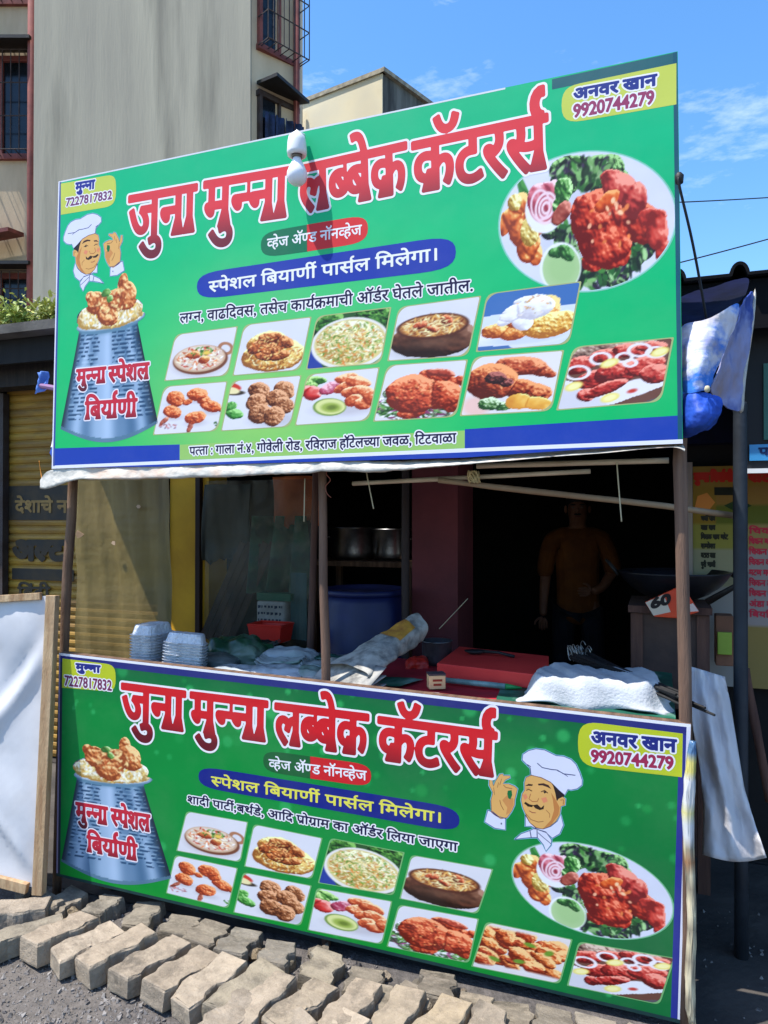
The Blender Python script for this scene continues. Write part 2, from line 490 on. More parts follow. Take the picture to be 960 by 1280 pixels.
GREENS = [(40, 90, 30), (70, 140, 50), (30, 70, 30), (110, 170, 80)]
def p_karahi(c):
    c.fill((222, 220, 226)); c.ell(.5, .33, .40, .24, 0, (205, 200, 205), 6)
    c.ring(.84, .56, .08, .10, .5, .022, (176, 120, 88)); c.ell(.49, .40, .38, .27, -.05, (120, 70, 50)); c.ell(.48, .43, .36, .25, -.05, (206, 170, 140))
    c.ell(.48, .44, .335, .23, -.05, (226, 200, 178)); c.grains(240, .48, .44, .32, .215, -.05, [(248, 240, 228), (240, 205, 170), (224, 130, 80), (250, 225, 190), (196, 70, 50), (252, 246, 236)], .03, .010)
    c.lump([(.40, .50, .09, .06, 0), (.55, .40, .08, .06, .4)], (206, 110, 60), (140, 50, 30), (240, 190, 120)); c.grains(30, .5, .55, .18, .08, 0, GREENS, .02, .012); c.ell(.58, .52, .05, .04, 0, (240, 200, 90), 3)
def p_heap(c):
    c.fill((220, 220, 228)); c.ell(.52, .33, .38, .22, 0, (200, 198, 205), 8)
    c.lump([(.52, .36, .36, .25, 0), (.45, .55, .25, .2, 0), (.7, .35, .2, .16, 0), (.35, .3, .2, .14, 0)], (226, 170, 84), (150, 90, 40), (248, 224, 150), .5, 24)
    c.grains(260, .53, .36, .36, .25, 0, [(246, 214, 130), (232, 160, 70), (250, 232, 180), (206, 120, 50)], .028, .009)
    c.lump([(.32, .52, .13, .09, .7), (.48, .66, .14, .08, 0), (.50, .46, .13, .09, .3), (.66, .56, .12, .09, -.6), (.42, .36, .12, .07, -.2), (.6, .34, .13, .07, .2)], (168, 82, 40), (86, 34, 20), (232, 156, 90), .6, 20)
    c.grains(60, .48, .5, .28, .2, 0, [(120, 50, 24), (240, 200, 120), (210, 110, 50)], .022, .009)
def p_fried(c):
    c.fill((44, 86, 44)); c.lump([(.9, .8, .3, .3, 0), (.1, .85, .3, .2, 0)], (60, 120, 50), (14, 40, 20), (110, 170, 70), .8, 16); c.poly([(-.3, -.2), (.32, -.2), (.05, .5), (-.3, .5)], (40, 64, 150))
    c.ell(.52, .43, .46, .42, -.1, (232, 228, 222)); c.ell(.52, .44, .42, .375, -.1, (222, 206, 140))
    c.lump([(.52, .45, .345, .295, -.1)], (226, 208, 140), (176, 140, 70), (246, 236, 190), .9, 30, .7)
    c.grains(520, .52, .45, .41, .36, -.1, [(248, 236, 186), (238, 216, 150), (226, 190, 110), (110, 150, 60), (240, 226, 170), (216, 130, 60), (246, 240, 214), (150, 170, 80)], .026, .009)
def p_handi(c):
    c.fill((220, 219, 226)); c.ell(.5, .2, .42, .14, 0, (196, 194, 202), 8)
    c.lump([(.5, .36, .42, .25, 0)], (96, 54, 38), (40, 20, 14), (150, 104, 80), .05, 6, 1.1); c.ell(.5, .30, .30, .08, 0, (130, 92, 72), 9, .5)
    c.ell(.49, .56, .39, .20, 0, (88, 46, 34)); c.ell(.49, .57, .355, .17, 0, (170, 110, 60))
    c.grains(230, .49, .57, .34, .155, 0, [(240, 206, 140), (224, 170, 90), (250, 232, 180), (170, 90, 44), (130, 54, 30)], .035, .009)
    c.lump([(.36, .6, .08, .05, .4), (.64, .62, .05, .09, .2), (.5, .52, .07, .045, -.4)], (176, 64, 40), (90, 30, 20), (226, 130, 80)); c.grains(40, .5, .57, .3, .13, 0, [(246, 220, 160)], .03, .008)
def p_cutlet(c):
    c.fill((66, 112, 176)); c.poly([(-.4, -.2), (1.4, -.2), (1.4, .66), (.2, .62), (-.4, .56)], (214, 222, 236)); c.ell(.5, .26, .62, .24, .04, (236, 236, 242), 2); c.ell(.5, .14, .5, .1, .04, (206, 214, 232), 6); c.poly([(-.4, -.2), (.5, -.2), (.3, .05), (-.4, .1)], (70, 110, 170))
    c.lump([(.16, .33, .15, .12, .2), (.34, .27, .15, .12, .1), (.55, .58, .30, .24, .7), (.68, .70, .16, .14, .6)], (226, 130, 56), (150, 62, 22), (250, 200, 120), .6, 18)
    c.lump([(.74, .34, .26, .19, .3), (.92, .4, .12, .14, .2)], (236, 176, 74), (176, 104, 34), (252, 222, 140), .8, 22)
    c.lump([(.38, .62, .2, .12, .6), (.56, .66, .22, .17, .4), (.45, .44, .10, .14, .2), (.52, .82, .16, .06, .2), (.26, .48, .09, .06, .5)], (240, 238, 240), (196, 192, 204), (255, 255, 255), .2, 8)
    c.grains(24, .55, .7, .22, .16, .3, [(236, 180, 120), (210, 200, 190)], .02, .012)
def p_lolli(c):
    c.fill((222, 221, 228)); B = [(.30, .70, .11, .13, .4), (.60, .74, .13, .11, -.2), (.78, .52, .14, .09, -.5), (.57, .33, .13, .10, .3), (.26, .46, .12, .10, -.5)]
    for b in B: c.ell(b[0] + .01, b[1] - .10, .12, .05, 0, (196, 192, 198), 6)
    c.lump([(.14, .3, .03, .09, -.7), (.5, .17, .03, .1, -.2), (.92, .42, .07, .025, -.5)], (176, 90, 70), (110, 40, 30), (220, 150, 120))
    c.lump(B + [(.46, .62, .06, .05, 0), (.68, .64, .09, .08, 0)], (216, 92, 44), (140, 44, 20), (248, 150, 90), .7, 22); c.grains(20, .2, .2, .14, .06, 0, [(170, 150, 160), (200, 120, 120)], .02, .01); c.grains(14, .9, .2, .08, .05, 0, GREENS, .02, .01)
def p_kebab(c):
    c.fill((222, 221, 228)); c.ell(.68, .2, .3, .12, 0, (198, 196, 204), 8)
    c.ell(.1, .84, .16, .07, -.4, (206, 60, 44)); c.ell(.16, .72, .14, .045, -.1, (60, 50, 40)); c.ell(.1, .77, .14, .06, -.3, (240, 226, 170)); c.lump([(.16, .36, .12, .08, -.6), (.1, .48, .1, .07, .4)], (70, 150, 60), (30, 90, 30), (140, 200, 110), .6, 16)
    for b in [(.48, .72, .12, .14, .2), (.46, .52, .13, .13, 0), (.79, .70, .11, .15, .3), (.70, .56, .12, .15, .25), (.50, .32, .14, .15, 0), (.79, .44, .11, .14, .2), (.67, .26, .115, .15, -.1)]:
        c.lump([b], (160, 94, 56), (84, 40, 22), (212, 150, 104), .8, 26)
def p_salad(c):
    c.fill((222, 221, 228)); c.ell(.6, .3, .36, .12, 0, (200, 196, 204), 8)
    c.lump([(.12, .74, .14, .12, .3), (.2, .82, .16, .07, -.2), (.07, .64, .08, .08, 0)], (86, 150, 62), (30, 80, 30), (170, 210, 120), .7, 14)
    c.lump([(.20, .60, .11, .11, 0), (.13, .66, .08, .07, 0)], (214, 50, 46), (140, 20, 24), (246, 150, 140), .1, 6); c.lump([(.42, .66, .13, .08, .5)], (180, 60, 90), (120, 30, 50), (230, 170, 180), .4, 12)
    c.ell(.41, .34, .20, .15, -.2, (120, 150, 70)); c.ell(.42, .345, .18, .13, -.2, (222, 226, 150)); c.ell(.43, .33, .12, .08, -.2, (160, 180, 80), 3); c.ell(.44, .33, .06, .04, 0, (110, 130, 50), 3)
    for b in [(.62, .80, .13, .08, .1), (.62, .66, .15, .08, .4), (.75, .72, .14, .09, -.4), (.68, .54, .12, .09, -.2), (.80, .56, .13, .09, -.6), (.70, .42, .10, .08, .6), (.80, .36, .10, .09, 0), (.92, .44, .1, .12, .3)]:
        c.lump([b], (222, 104, 60), (150, 50, 30), (250, 190, 140), .4, 16)
def p_roast(c, big=False):
    c.fill((222, 221, 228))
    c.lump([(.14, .30, .18, .12, 0), (.55, .14, .38, .1, 0), (.85, .2, .18, .1, 0), (.2, .5, .1, .1, 0)], (150, 170, 130), (70, 90, 70), (236, 236, 236), 1.2, 20)
    c.grains(80, .5, .17, .42, .1, 0, GREENS + [(230, 230, 236), (150, 60, 110), (240, 240, 244), (120, 50, 90)], .05, .013); c.grains(40, .14, .3, .15, .12, 0, GREENS + [(240, 240, 244), (150, 70, 120)], .04, .012)
    c.lump([(.42, .46, .26, .27, .2), (.32, .5, .16, .2, 0), (.72, .42, .20, .20, -.4), (.84, .28, .09, .13, -.3), (.40, .17, .13, .08, .1), (.66, .72, .16, .09, -.35), (.82, .64, .16, .05, -.45), (.93, .63, .05, .06, 0)], (206, 74, 44), (112, 30, 18), (246, 140, 90), .6, 16)
    c.lump([(.72, .76, .14, .055, -.3)], (190, 70, 50), (120, 40, 30), (236, 150, 120)); c.grains(30, .5, .45, .3, .22, 0, [(120, 40, 20), (240, 150, 90)], .014, .01)
def p_drum(c):
    c.fill((228, 224, 226)); c.ell(.1, .14, .16, .18, 0, (236, 196, 186), 8)
    c.lump([(.62, .80, .27, .14, -.25), (.82, .70, .16, .085, -.55), (.93, .62, .07, .06, -.3)], (190, 74, 44), (104, 30, 20), (232, 140, 90), .6, 16)
    c.lump([(.28, .56, .27, .28, .4), (.22, .48, .18, .2, 0), (.56, .42, .22, .14, -.15), (.76, .34, .16, .12, -.2), (.87, .28, .07, .1, -.2)], (184, 70, 40), (90, 26, 16), (230, 140, 80), .6, 16)
    c.lump([(.32, .62, .11, .1, 0), (.44, .52, .08, .07, 0)], (80, 36, 36), (40, 16, 18), (160, 80, 70), 1.0, 30)
    c.lump([(.26, .17, .12, .1, 0), (.4, .12, .1, .07, 0)], (80, 130, 60), (30, 70, 30), (200, 220, 180), .9, 20); c.lump([(.58, .18, .13, .12, .3), (.78, .13, .14, .1, -.2)], (238, 176, 72), (216, 140, 50), (250, 214, 120), .1, 6, .4)
def p_chilli(c):
    c.fill((222, 216, 214)); r = random.Random(4)
    for _ in range(46):
        x, y = r.uniform(.02, .96), r.uniform(.16, .88)
        c.lump([(x, y, r.uniform(.10, .15), r.uniform(.08, .13), r.uniform(0, 3))], r.choice([(214, 92, 40), (226, 116, 50), (196, 66, 34)]), (116, 34, 16), (250, 176, 110), .6, 16)
    for x, y in ((.18, .25), (.47, .3), (.82, .6), (.6, .7)): c.ell(x, y, .07, .045, r.uniform(-1, 1), (110, 150, 50), 2)
    c.ell(.5, .02, .6, .10, 0, (228, 222, 222), 4); c.ell(.5, .99, .6, .06, 0, (226, 220, 220), 5)
def p_tandoori(c):
    c.fill((110, 70, 58)); c.lump([(.1, .9, .3, .16, 0), (.5, .95, .4, .1, 0)], (140, 104, 90), (60, 40, 36), (196, 170, 150), .6, 12)
    c.poly([(-.3, .35), (.1, -.1), (.5, .02), (1.3, .4), (1.3, .55), (.6, .2), (-.3, .6)], (232, 230, 236)); c.poly([(.55, -.1), (1.4, -.1), (1.4, .3)], (92, 86, 92)); c.poly([(-.3, -.2), (.55, -.2), (.35, .12), (.0, .4), (-.3, .3)], (214, 212, 220))
    c.ell(.7, .25, .2, .13, .4, (232, 230, 236))
    for b in [(.14, .70, .17, .12, .4), (.42, .82, .16, .1, .1), (.66, .86, .16, .10, -.3), (.28, .45, .18, .12, .6), (.52, .52, .21, .16, .4), (.80, .60, .2, .13, .5), (.9, .45, .14, .14, .3), (.88, .9, .14, .07, 0), (.2, .2, .08, .09, 0), (.4, .28, .22, .08, .5)]:
        c.lump([b], (196, 48, 42), (92, 16, 18), (240, 130, 110), .5, 14)
    for x, y, q in ((.12, .58, .12), (.36, .78, .1), (.6, .76, .08), (.76, .86, .11), (.92, .8, .09), (.66, .66, .06)): c.ring(x, y, q, q * .9, 0, .018, (240, 232, 236))
    for x, y in ((.08, .36), (.44, .12), (.45, .69), (.96, .80)): c.ell(x, y, .1, .065, .5, (240, 222, 110), 2); c.ell(x, y, .075, .045, .5, (250, 240, 170), 2)
    c.ell(.66, .2, .05, .03, .4, (200, 60, 50), 2)
def p_platter(c):
    # c.X runs 0..1 along the width, c.Y 0..0.62
    c.fill((214, 216, 232)); c.ell(.5, .31, .47, .27, -.12, (222, 224, 238), 12); c.ell(.5, .31, .43, .24, -.12, (206, 208, 224), 14, .6)
    X_, Y_ = c.X, c.Y; c.X, c.Y = .5 + (X_ - .5) / 1.08, .31 + (Y_ - .31) / 1.10
    G = [(34, 60, 40), (70, 130, 60), (24, 40, 34), (120, 170, 100), (56, 44, 70), (40, 90, 44), (150, 190, 130)]
    c.lump([(.45, .52, .12, .05, -.1), (.56, .5, .13, .06, 0), (.4, .48, .07, .05, 0), (.64, .45, .08, .05, 0)], (60, 100, 56), (24, 30, 34), (140, 190, 110), 1.0, 26); c.grains(150, .5, .5, .17, .06, -.1, G, .022, .010)
    c.lump([(.52, .12, .1, .05, .2), (.66, .08, .06, .04, 0), (.72, .15, .1, .05, .3), (.8, .19, .06, .05, 0), (.42, .2, .05, .1, .4), (.33, .3, .05, .04, 0)], (46, 70, 44), (24, 26, 34), (110, 150, 90), 1.0, 26); c.grains(130, .65, .12, .2, .06, .3, G, .022, .010); c.grains(50, .40, .22, .05, .10, 0, G, .022, .010)
    for k in range(9): c.dab(.17 + .013 * k, .44 - .012 * k + .02 * (k % 3), .012, .10, .25 + .12 * k, (40, 110, 50) if k % 2 else (70, 150, 70))
    c.lump([(.11, .36, .05, .05, 0), (.15, .42, .05, .045, 0), (.15, .31, .06, .06, .4), (.2, .24, .06, .06, 0), (.22, .33, .06, .055, 0), (.06, .34, .035, .045, 0), (.24, .2, .04, .035, 0)], (220, 104, 44), (140, 50, 24), (248, 190, 110), .5, 16); c.lump([(.21, .30, .045, .05, .3), (.13, .42, .035, .03, 0)], (222, 190, 96), (150, 110, 40), (246, 232, 160), .8, 24)
    c.ell(.29, .38, .105, .095, -.3, (236, 236, 242)); c.ell(.295, .40, .09, .075, -.3, (190, 80, 100)); c.lump([(.27, .42, .07, .06, -.2), (.32, .45, .06, .04, 0)], (214, 104, 120), (150, 50, 70), (240, 190, 196), .4, 14)
    for q in (.055, .037, .02): c.ring(.30, .385, q, q * 1.1, -.4, .006, (244, 214, 222))
    c.ring(.27, .40, .05, .06, .2, .005, (244, 210, 220)); c.lump([(.385, .44, .045, .05, 0), (.36, .38, .03, .03, 0)], (80, 150, 66), (30, 80, 36), (170, 214, 140), .9, 22)
    c.lump([(.385, .36, .03, .05, -.9)], (150, 60, 50), (80, 24, 26), (206, 120, 100))
    c.lump([(.56, .31, .12, .11, -.1), (.60, .24, .13, .11, -.3), (.63, .17, .09, .06, 0), (.50, .34, .07, .07, 0), (.66, .31, .13, .08, -.15), (.78, .27, .12, .07, -.1), (.55, .15, .06, .04, 0)], (196, 52, 34), (110, 18, 16), (240, 112, 76), .7, 18, 1.0)
    c.lump([(.68, .42, .09, .055, -.5), (.76, .36, .06, .06, -.3), (.65, .46, .06, .03, -.2)], (200, 60, 54), (120, 24, 26), (240, 130, 110), .6, 16); c.lump([(.86, .24, .045, .07, .1), (.885, .16, .03, .08, .1), (.84, .29, .06, .03, -.1)], (206, 58, 46), (130, 24, 22), (240, 120, 100), .5, 16)
    c.lump([(.62, .37, .06, .03, .5)], (220, 84, 30), (150, 40, 16), (250, 150, 80)); c.grains(16, .63, .28, .16, .1, 0, [(250, 180, 140), (240, 130, 70)], .012, .008)
    c.ell(.375, .14, .11, .10, -.25, (236, 240, 238)); c.ell(.378, .137, .10, .088, -.25, (176, 206, 150)); c.ell(.385, .14, .08, .066, -.25, (164, 200, 138), 6); c.lump([(.40, .20, .045, .022, -.5), (.35, .205, .035, .018, 0)], (60, 120, 56), (30, 70, 36), (110, 170, 90), .6, 24)
    c.X, c.Y = X_, Y_
def p_pot(c):
    # Y runs 0..1.36, width 1
    c.fill((120, 150, 175))
    X, Y = c.X, c.Y
    t = np.clip((Y - .13) / .80, 0, 1); xl = .02 + .17 * t; xr = .93 - .16 * t
    q = (X - xl) / (xr - xl); sh = .30 + .50 * np.exp(-((q - .46) / .15) ** 2) + .42 * np.exp(-((q - .16) / .07) ** 2) + .34 * np.exp(-((q - .84) / .06) ** 2) - .25 * np.clip(q - .86, 0, 1) * 4 + .04 * np.sin(q * 40)
    body = np.stack([.10 + .70 * sh, .26 + .62 * sh, .40 + .58 * sh], -1); body = body * (1 - .55 * np.exp(-(q / .05) ** 2) - .55 * np.exp(-((1 - q) / .07) ** 2))[..., None]; c.blend(np.ones_like(X), np.clip(body, 0, 1))
    rows = (Y / .034); fr = rows - np.floor(rows); off = c.noise(18, 2); dash = (np.sin((q * 46 + 5 * np.floor(rows) ** 1.7) % 6.283 + off * 6) > -.45)
    band = (fr < .42) & dash & (((q > .05) & (q < .37)) | ((q > .56) & (q < .97))) & (Y > .2) & (Y < .95) & (off > .26)
    c.blend(band * .85, (26, 62, 96)); c.blend(((fr > .5) & (fr < .9) & dash & (((q > .05) & (q < .37)) | ((q > .56) & (q < .97))) & (Y > .2) & (Y < .95)) * .35, (186, 214, 236))
    low = Y < (.16 - .12 * np.sin(np.clip((X - .02) / .91, 0, 1) * 3.14159)); c.blend(low * .85, (84, 120, 142)); c.blend((Y < (.10 - .10 * np.sin(np.clip((X - .02) / .91, 0, 1) * 3.14159))) * .8, (60, 92, 112))
    c.blend(np.clip((Y - .86) * 7, 0, .55) * (Y < 1.0), (70, 116, 140))
    c.ell(.50, .965, .33, .075, .07, (96, 134, 158)); c.ell(.5, .985, .335, .062, .07, (190, 208, 224)); c.ell(.5, .995, .30, .05, .07, (130, 160, 176))
    c.lump([(.5, 1.02, .29, .085, .05), (.3, 1.03, .12, .08, .2), (.7, 1.06, .11, .08, 0), (.5, 1.1, .2, .1, 0)], (232, 208, 150), (180, 140, 70), (252, 242, 206), .8, 26)
    c.grains(320, .5, 1.03, .29, .09, .05, [(250, 240, 206), (240, 214, 140), (252, 248, 232), (232, 190, 100)], .020, .007)
    c.lump([(.36, 1.15, .09, .09, .3), (.47, 1.06, .10, .10, 0), (.55, 1.15, .12, .09, .2), (.66, 1.18, .10, .11, -.3), (.63, 1.28, .05, .08, -.2), (.3, 1.20, .05, .05, 0), (.5, 1.0, .07, .05, 0)], (214, 124, 66), (140, 62, 28), (248, 186, 120), .8, 20)
    c.grains(60, .52, 1.14, .18, .10, 0, [(250, 206, 140), (176, 84, 40)], .018, .008); c.lump([(.46, 1.22, .045, .03, .3), (.5, 1.17, .03, .025, 0), (.42, 1.26, .03, .02, 0)], (110, 160, 70), (50, 100, 40), (180, 214, 140))

# ------------------------------------------------------------------ materials
M_PRINT = print_mat('printed_vinyl', 0.46, 0.18, 0.06)
M_PAPER = print_mat('printed_paper', 0.75, 0.2, 0.0)
M_WOOD = mat('weathered_wood', s8(128, 100, 78), 0.85, s8(84, 62, 48), 5, 0.5, 60, stretch=(6, 6, 0.6))
M_WOODP = mat('pale_timber', s8(196, 168, 130), 0.8, s8(150, 116, 82), 5, 0.4, 60, stretch=(6, 6, 0.7), col3=s8(110, 90, 70), amt3=.5)
M_BAMBOO = mat('dry_bamboo', s8(160, 136, 108), 0.7, s8(130, 104, 78), 4, 0.3, 40)
M_PVC = mat('old_cream_pipe', s8(202, 184, 158), 0.5, s8(160, 140, 116), 5, 0.1)
M_CONC = mat('grey_cement_plaster', s8(188, 178, 154), 0.9, s8(166, 157, 138), 1.6, 0.35, 30, stretch=(1, 1, 0.10), col3=s8(96, 92, 82), scale3=1.5, amt3=.9)
M_CREAM = mat('cream_painted_plaster', s8(212, 192, 160), 0.9, s8(178, 158, 128), 1.2, 0.2, 25, stretch=(1, 1, .3), col3=s8(120, 112, 100), scale3=.7, amt3=.5)
M_REDP = mat('dull_red_paint', s8(146, 82, 74), 0.8, s8(110, 62, 58), 3, 0.1)
M_DARKG = mat('dark_window_glass', s8(34, 40, 48), 0.12, s8(20, 24, 28), 3)
M_BLACK = mat('black_iron', s8(30, 29, 30), 0.6, s8(18, 18, 18), 8, 0.2)
M_RUSTY = mat('rusty_grille_iron', s8(66, 60, 60), 0.7, s8(52, 38, 32), 8, 0.2)
M_DARKWALL = mat('dim_interior_plaster', s8(34, 31, 30), 0.95, s8(22, 20, 20), 2, 0.3, 20)  # walls coloured near black to keep the interior dim
M_FLOOR = mat('dirty_cement_floor', s8(86, 80, 74), 0.9, s8(58, 54, 50), 3, 0.5, 30, col3=s8(36, 36, 38), scale3=1.4, amt3=.7)
M_YELLOW = mat('yellow_painted_plaster', s8(236, 184, 44), 0.75, s8(206, 154, 36), 2, 0.15)
M_MAROON = mat('maroon_painted_plaster', s8(120, 52, 56), 0.8, s8(90, 40, 44), 2, 0.15)
M_STEEL = mat('scratched_aluminium', s8(186, 186, 188), 0.32, s8(130, 130, 130), 4, 0.15, 30, metal=1.0)
M_FOIL = mat('silver_foil', s8(222, 224, 228), 0.34, s8(196, 198, 204), 20, 0.9, 70, metal=0.12)
M_WHITE = mat('white_plastic', s8(232, 232, 230), 0.35, s8(215, 214, 212), 4)
M_POSTB = mat('blue_grey_painted_steel', s8(40, 48, 58), 0.6, s8(26, 32, 40), 5, 0.2)

# ------------------------------------------------------------------ ground
bm = bmesh.new(); box(bm, (0, 60, -0.5), (400, 400, 1.0)); 
M_GROUND = mat('gravelly_asphalt', s8(104, 98, 94), 0.95, s8(62, 59, 57), 30, 1.0, 90, contrast=(.3, .7), col3=s8(124, 116, 106), scale3=1.0, amt3=.45)
obj('ground', bm, M_GROUND, kind='structure')
def floor_sheet(name, pts, z, m):
    bm = bmesh.new(); bm.faces.new([bm.verts.new((p.x, p.y, z)) for p in pts]); return obj(name, bm, m, kind='structure')
floor_sheet('stall_floor', [S(-2.4, .10, 0), S(6, .10, 0), S(6, 1.38, 0), S(-2.4, 1.38, 0)], .006, M_FLOOR)

# ------------------------------------------------------------------ apartment building far behind
bx, by = (40 - 480) / F * 13, 13.0
apt = thing('apartment_building', (bx, by, 0), 'tall apartment block with a blank grey cement wall, cream recesses and red pipes', 'building')
H_ = 17.0
def wall_strip(name, a, b, z0, z1, m, par, th=.2, side=1):
    a, b = Vector((a[0], a[1], 0)), Vector((b[0], b[1], 0)); d = (b - a).normalized(); n = Vector((-d.y, d.x, 0)) * th * side
    bm = bmesh.new(); prism(bm, [a + Vector((0, 0, z0)), b + Vector((0, 0, z0)), b + n + Vector((0, 0, z0)), a + n + Vector((0, 0, z0))], (0, 0, z1 - z0))
    bmesh.ops.recalc_face_normals(bm, faces=bm.faces[:])
    return obj(name, bm, m, par)
P0 = (bx, 13.0); P1 = ((312 - 480) / F * 13, 13.0)
wall_strip('grey_wall', P0, P1, 0, H_, M_CONC, apt, .9)
q = 1.08; P2 = (P1[0] + .70 * q, P1[1] + .70 * q)
wall_strip('recess_wall', (P1[0] - .02, P1[1] + .12), P2, 0, H_, M_CREAM, apt, .25)
wall_strip('side_wall', P2, (P2[0] - .8, P2[1] + 8), 0, H_, M_CREAM, apt, .25)
wall_strip('cream_wall', (-14, 14.0), (P0[0] + .05, 14.0), 0, H_, M_CREAM, apt, .25)
def pipe(px, d, z0, z1, r, name='drain_pipe'):
    bm = bmesh.new(); x = (px - 480) / F * d; tube(bm, [(x, d, z0), (x, d, z1)], r, 8); obj(name, bm, M_REDP, apt, smooth=True)
pipe(38, 13.55, 0, H_, .085); bm = bmesh.new(); tube(bm, [(P2[0] - .03, P2[1] - .06, 0), (P2[0] - .03, P2[1] - .06, H_)], .06, 8); obj('drain_pipe', bm, M_REDP, apt, smooth=True)
M_CLOTHB = mat('dark_blue_laundry', s8(44, 62, 96), 0.9, s8(24, 30, 46), 5, 0.4, 12)
def window(par, p, d, up_w, up_h, chajja=True, grille=True, pane=M_DARKG, out=None, laundry=False):
    """a window set on a wall: p lower corner, d unit direction along the wall, out = outward normal"""
    p = Vector(p); d = Vector(d); out = Vector(out); z = Vector((0, 0, 1))
    M = Matrix((d, out, z)).transposed(); c = p + d * up_w / 2 + z * up_h / 2; off = root_loc(par)
    bm = bmesh.new()
    for k, (cc, s) in enumerate([((0, -up_h / 2), (up_w + .1, .1)), ((0, up_h / 2), (up_w + .1, .1)), ((-up_w / 2, 0), (.06, up_h - .1)), ((up_w / 2, 0), (.06, up_h - .1)), ((0, 0), (.05, up_h - .1))]):
        box(bm, c + d * cc[0] + z * cc[1] + out * .03, (s[0], .10, s[1]), M)
    wf = obj('window', bm, M_REDP if not laundry else M_RUSTY, par)
    bm = bmesh.new(); box(bm, c + out * .012, (up_w - .05, .02, up_h - .1), M); g = obj('pane', bm, pane, wf, off=off)
    if grille:
        bm = bmesh.new(); n = 9
        for k in range(n): tube(bm, [c + d * (-up_w / 2 - .05 + (up_w + .1) * k / (n - 1)) + out * .35 + z * s * (up_h / 2) for s in (-1, 1)], .010, 5)
        for k in range(4):
            zz = z * (-up_h / 2 + up_h * k / 3); a = c + d * (-up_w / 2 - .05); b = c + d * (up_w / 2 + .05)
            tube(bm, [a + zz + out * .05, a + zz + out * .35, b + zz + out * .35, b + zz + out * .05], .012, 5)
        for k in range(7):
            x = c + d * (-up_w / 2 + up_w * k / 6) - z * up_h / 2; tube(bm, [x + out * .05, x + out * .35], .009, 5)
        obj('grille', bm, M_RUSTY, wf, off=off)
    if chajja:
        bm = bmesh.new(); prism(bm, [c - d * (up_w / 2 + (.2 if grille else .06)) + z * (up_h / 2 + .14) + out * .02, c + d * (up_w / 2 + (.2 if grille else .06)) + z * (up_h / 2 + .14) + out * .02,
            c + d * (up_w / 2 + (.2 if grille else .06)) + z * (up_h / 2 + .04) + out * (.62 if grille else .34), c - d * (up_w / 2 + (.2 if grille else .06)) + z * (up_h / 2 + .04) + out * .62], (0, 0, .06))
        obj('sunshade', bm, M_BLACK, wf, off=off)
    if laundry:
        for k in range(4):
            bm = bmesh.new(); a = c + d * (-up_w / 2 + .05 + .2 * k) + z * (up_h * .20) + out * (.12 + .03 * k)
            grid(bm, lambda u, v: a + d * (.22 * u) + out * .03 * math.sin(u * 9 + k) - z * (.55 + .1 * math.sin(k * 3)) * v, 8, 3)
            solid(obj('laundry', bm, M_CLOTHB, wf, off=off, smooth=True), .01)
dr = Vector((.7071, .7071, 0)); on = Vector((.7071, -.7071, 0))
def onrec(py): return 1.6 + (648.5 - py) / F * 13.35
base = Vector((P1[0], P1[1] + .10, 0)) + dr * .16
window(apt, base + Vector((0, 0, onrec(200))), dr, .82, onrec(120) - onrec(200), True, False, M_DARKG, on, True)
window(apt, base + Vector((0, 0, onrec(62))), dr, .82, 1.5, False, True, M_DARKG, on)
zf = lambda py: 1.6 + (648.5 - py) / F * 13.98
window(apt, Vector((-7.75, 14.0, zf(195))), (1, 0, 0), 1.15, zf(72) - zf(195), True, True, M_DARKG, (0, -1, 0))
window(apt, Vector((-7.75, 14.0, zf(410))), (1, 0, 0), 1.15, zf(345) - zf(410), True, True, M_DARKG, (0, -1, 0))
window(apt, Vector((-7.75, 14.0, zf(0))), (1, 0, 0), 1.15, 1.5, False, True, M_DARKG, (0, -1, 0))
bm = bmesh.new(); a = Vector((-8.3, 13.97, zf(318)))
prism(bm, [a + Vector((-.3, -.02, 0)), a + Vector((1.55, -.02, .34)), a + Vector((1.55, -.62, .22)), a + Vector((-.3, -.62, -.12))], (0, 0, .07)); obj('awning', bm, M_REDP, apt)

c2 = Vector((-.05, 22, 0)); dl = Vector((-.84, .545, 0)); drr = Vector((.64, .77, 0)); Z2 = 1.6 + 560 / F * 22
flat2 = thing('flat_roofed_building', c2, 'cream flat-roofed building with a grey side wall behind the upper signboard', 'building')
M_GREYW = mat('dark_grey_weathered_plaster', s8(112, 112, 104), 0.9, s8(60, 60, 56), 3.0, 0.3, 20, stretch=(1, 1, .15))
M_CREAM2 = mat('pale_cream_plaster', s8(228, 216, 182), 0.9, s8(212, 198, 164), 1.0, 0.15, 20, col3=s8(170, 162, 146), scale3=.5, amt3=.7)
bm = bmesh.new(); prism(bm, [c2, c2 + dl * 3.4, c2 + dl * 3.4 + drr * 7, c2 + drr * .02], (0, 0, Z2)); bmesh.ops.recalc_face_normals(bm, faces=bm.faces[:]); obj('front_wall', bm, M_CREAM2, flat2)
bm = bmesh.new(); prism(bm, [c2 + drr * .021, c2 + dl * 3.38 + drr * 7.02, c2 + drr * 7], (0, 0, Z2)); bmesh.ops.recalc_face_normals(bm, faces=bm.faces[:]); obj('side_wall', bm, M_GREYW, flat2)
bm = bmesh.new()
for a, b in ((c2, c2 + dl * 3.5), (c2, c2 + drr * 7)):
    d = (b - a).normalized(); n = d.cross(Vector((0, 0, 1)))
    prism(bm, [a - n * .06 - d * .06 + Vector((0, 0, Z2 + .003)), b - n * .06 + Vector((0, 0, Z2 + .003)), b + n * .12 + Vector((0, 0, Z2 + .003)), a + n * .12 - d * .06 + Vector((0, 0, Z2 + .003))], (0, 0, .13))
obj('parapet', bm, mat('stained_parapet', s8(176, 166, 142), .9, s8(120, 114, 100), 5, .3), flat2)
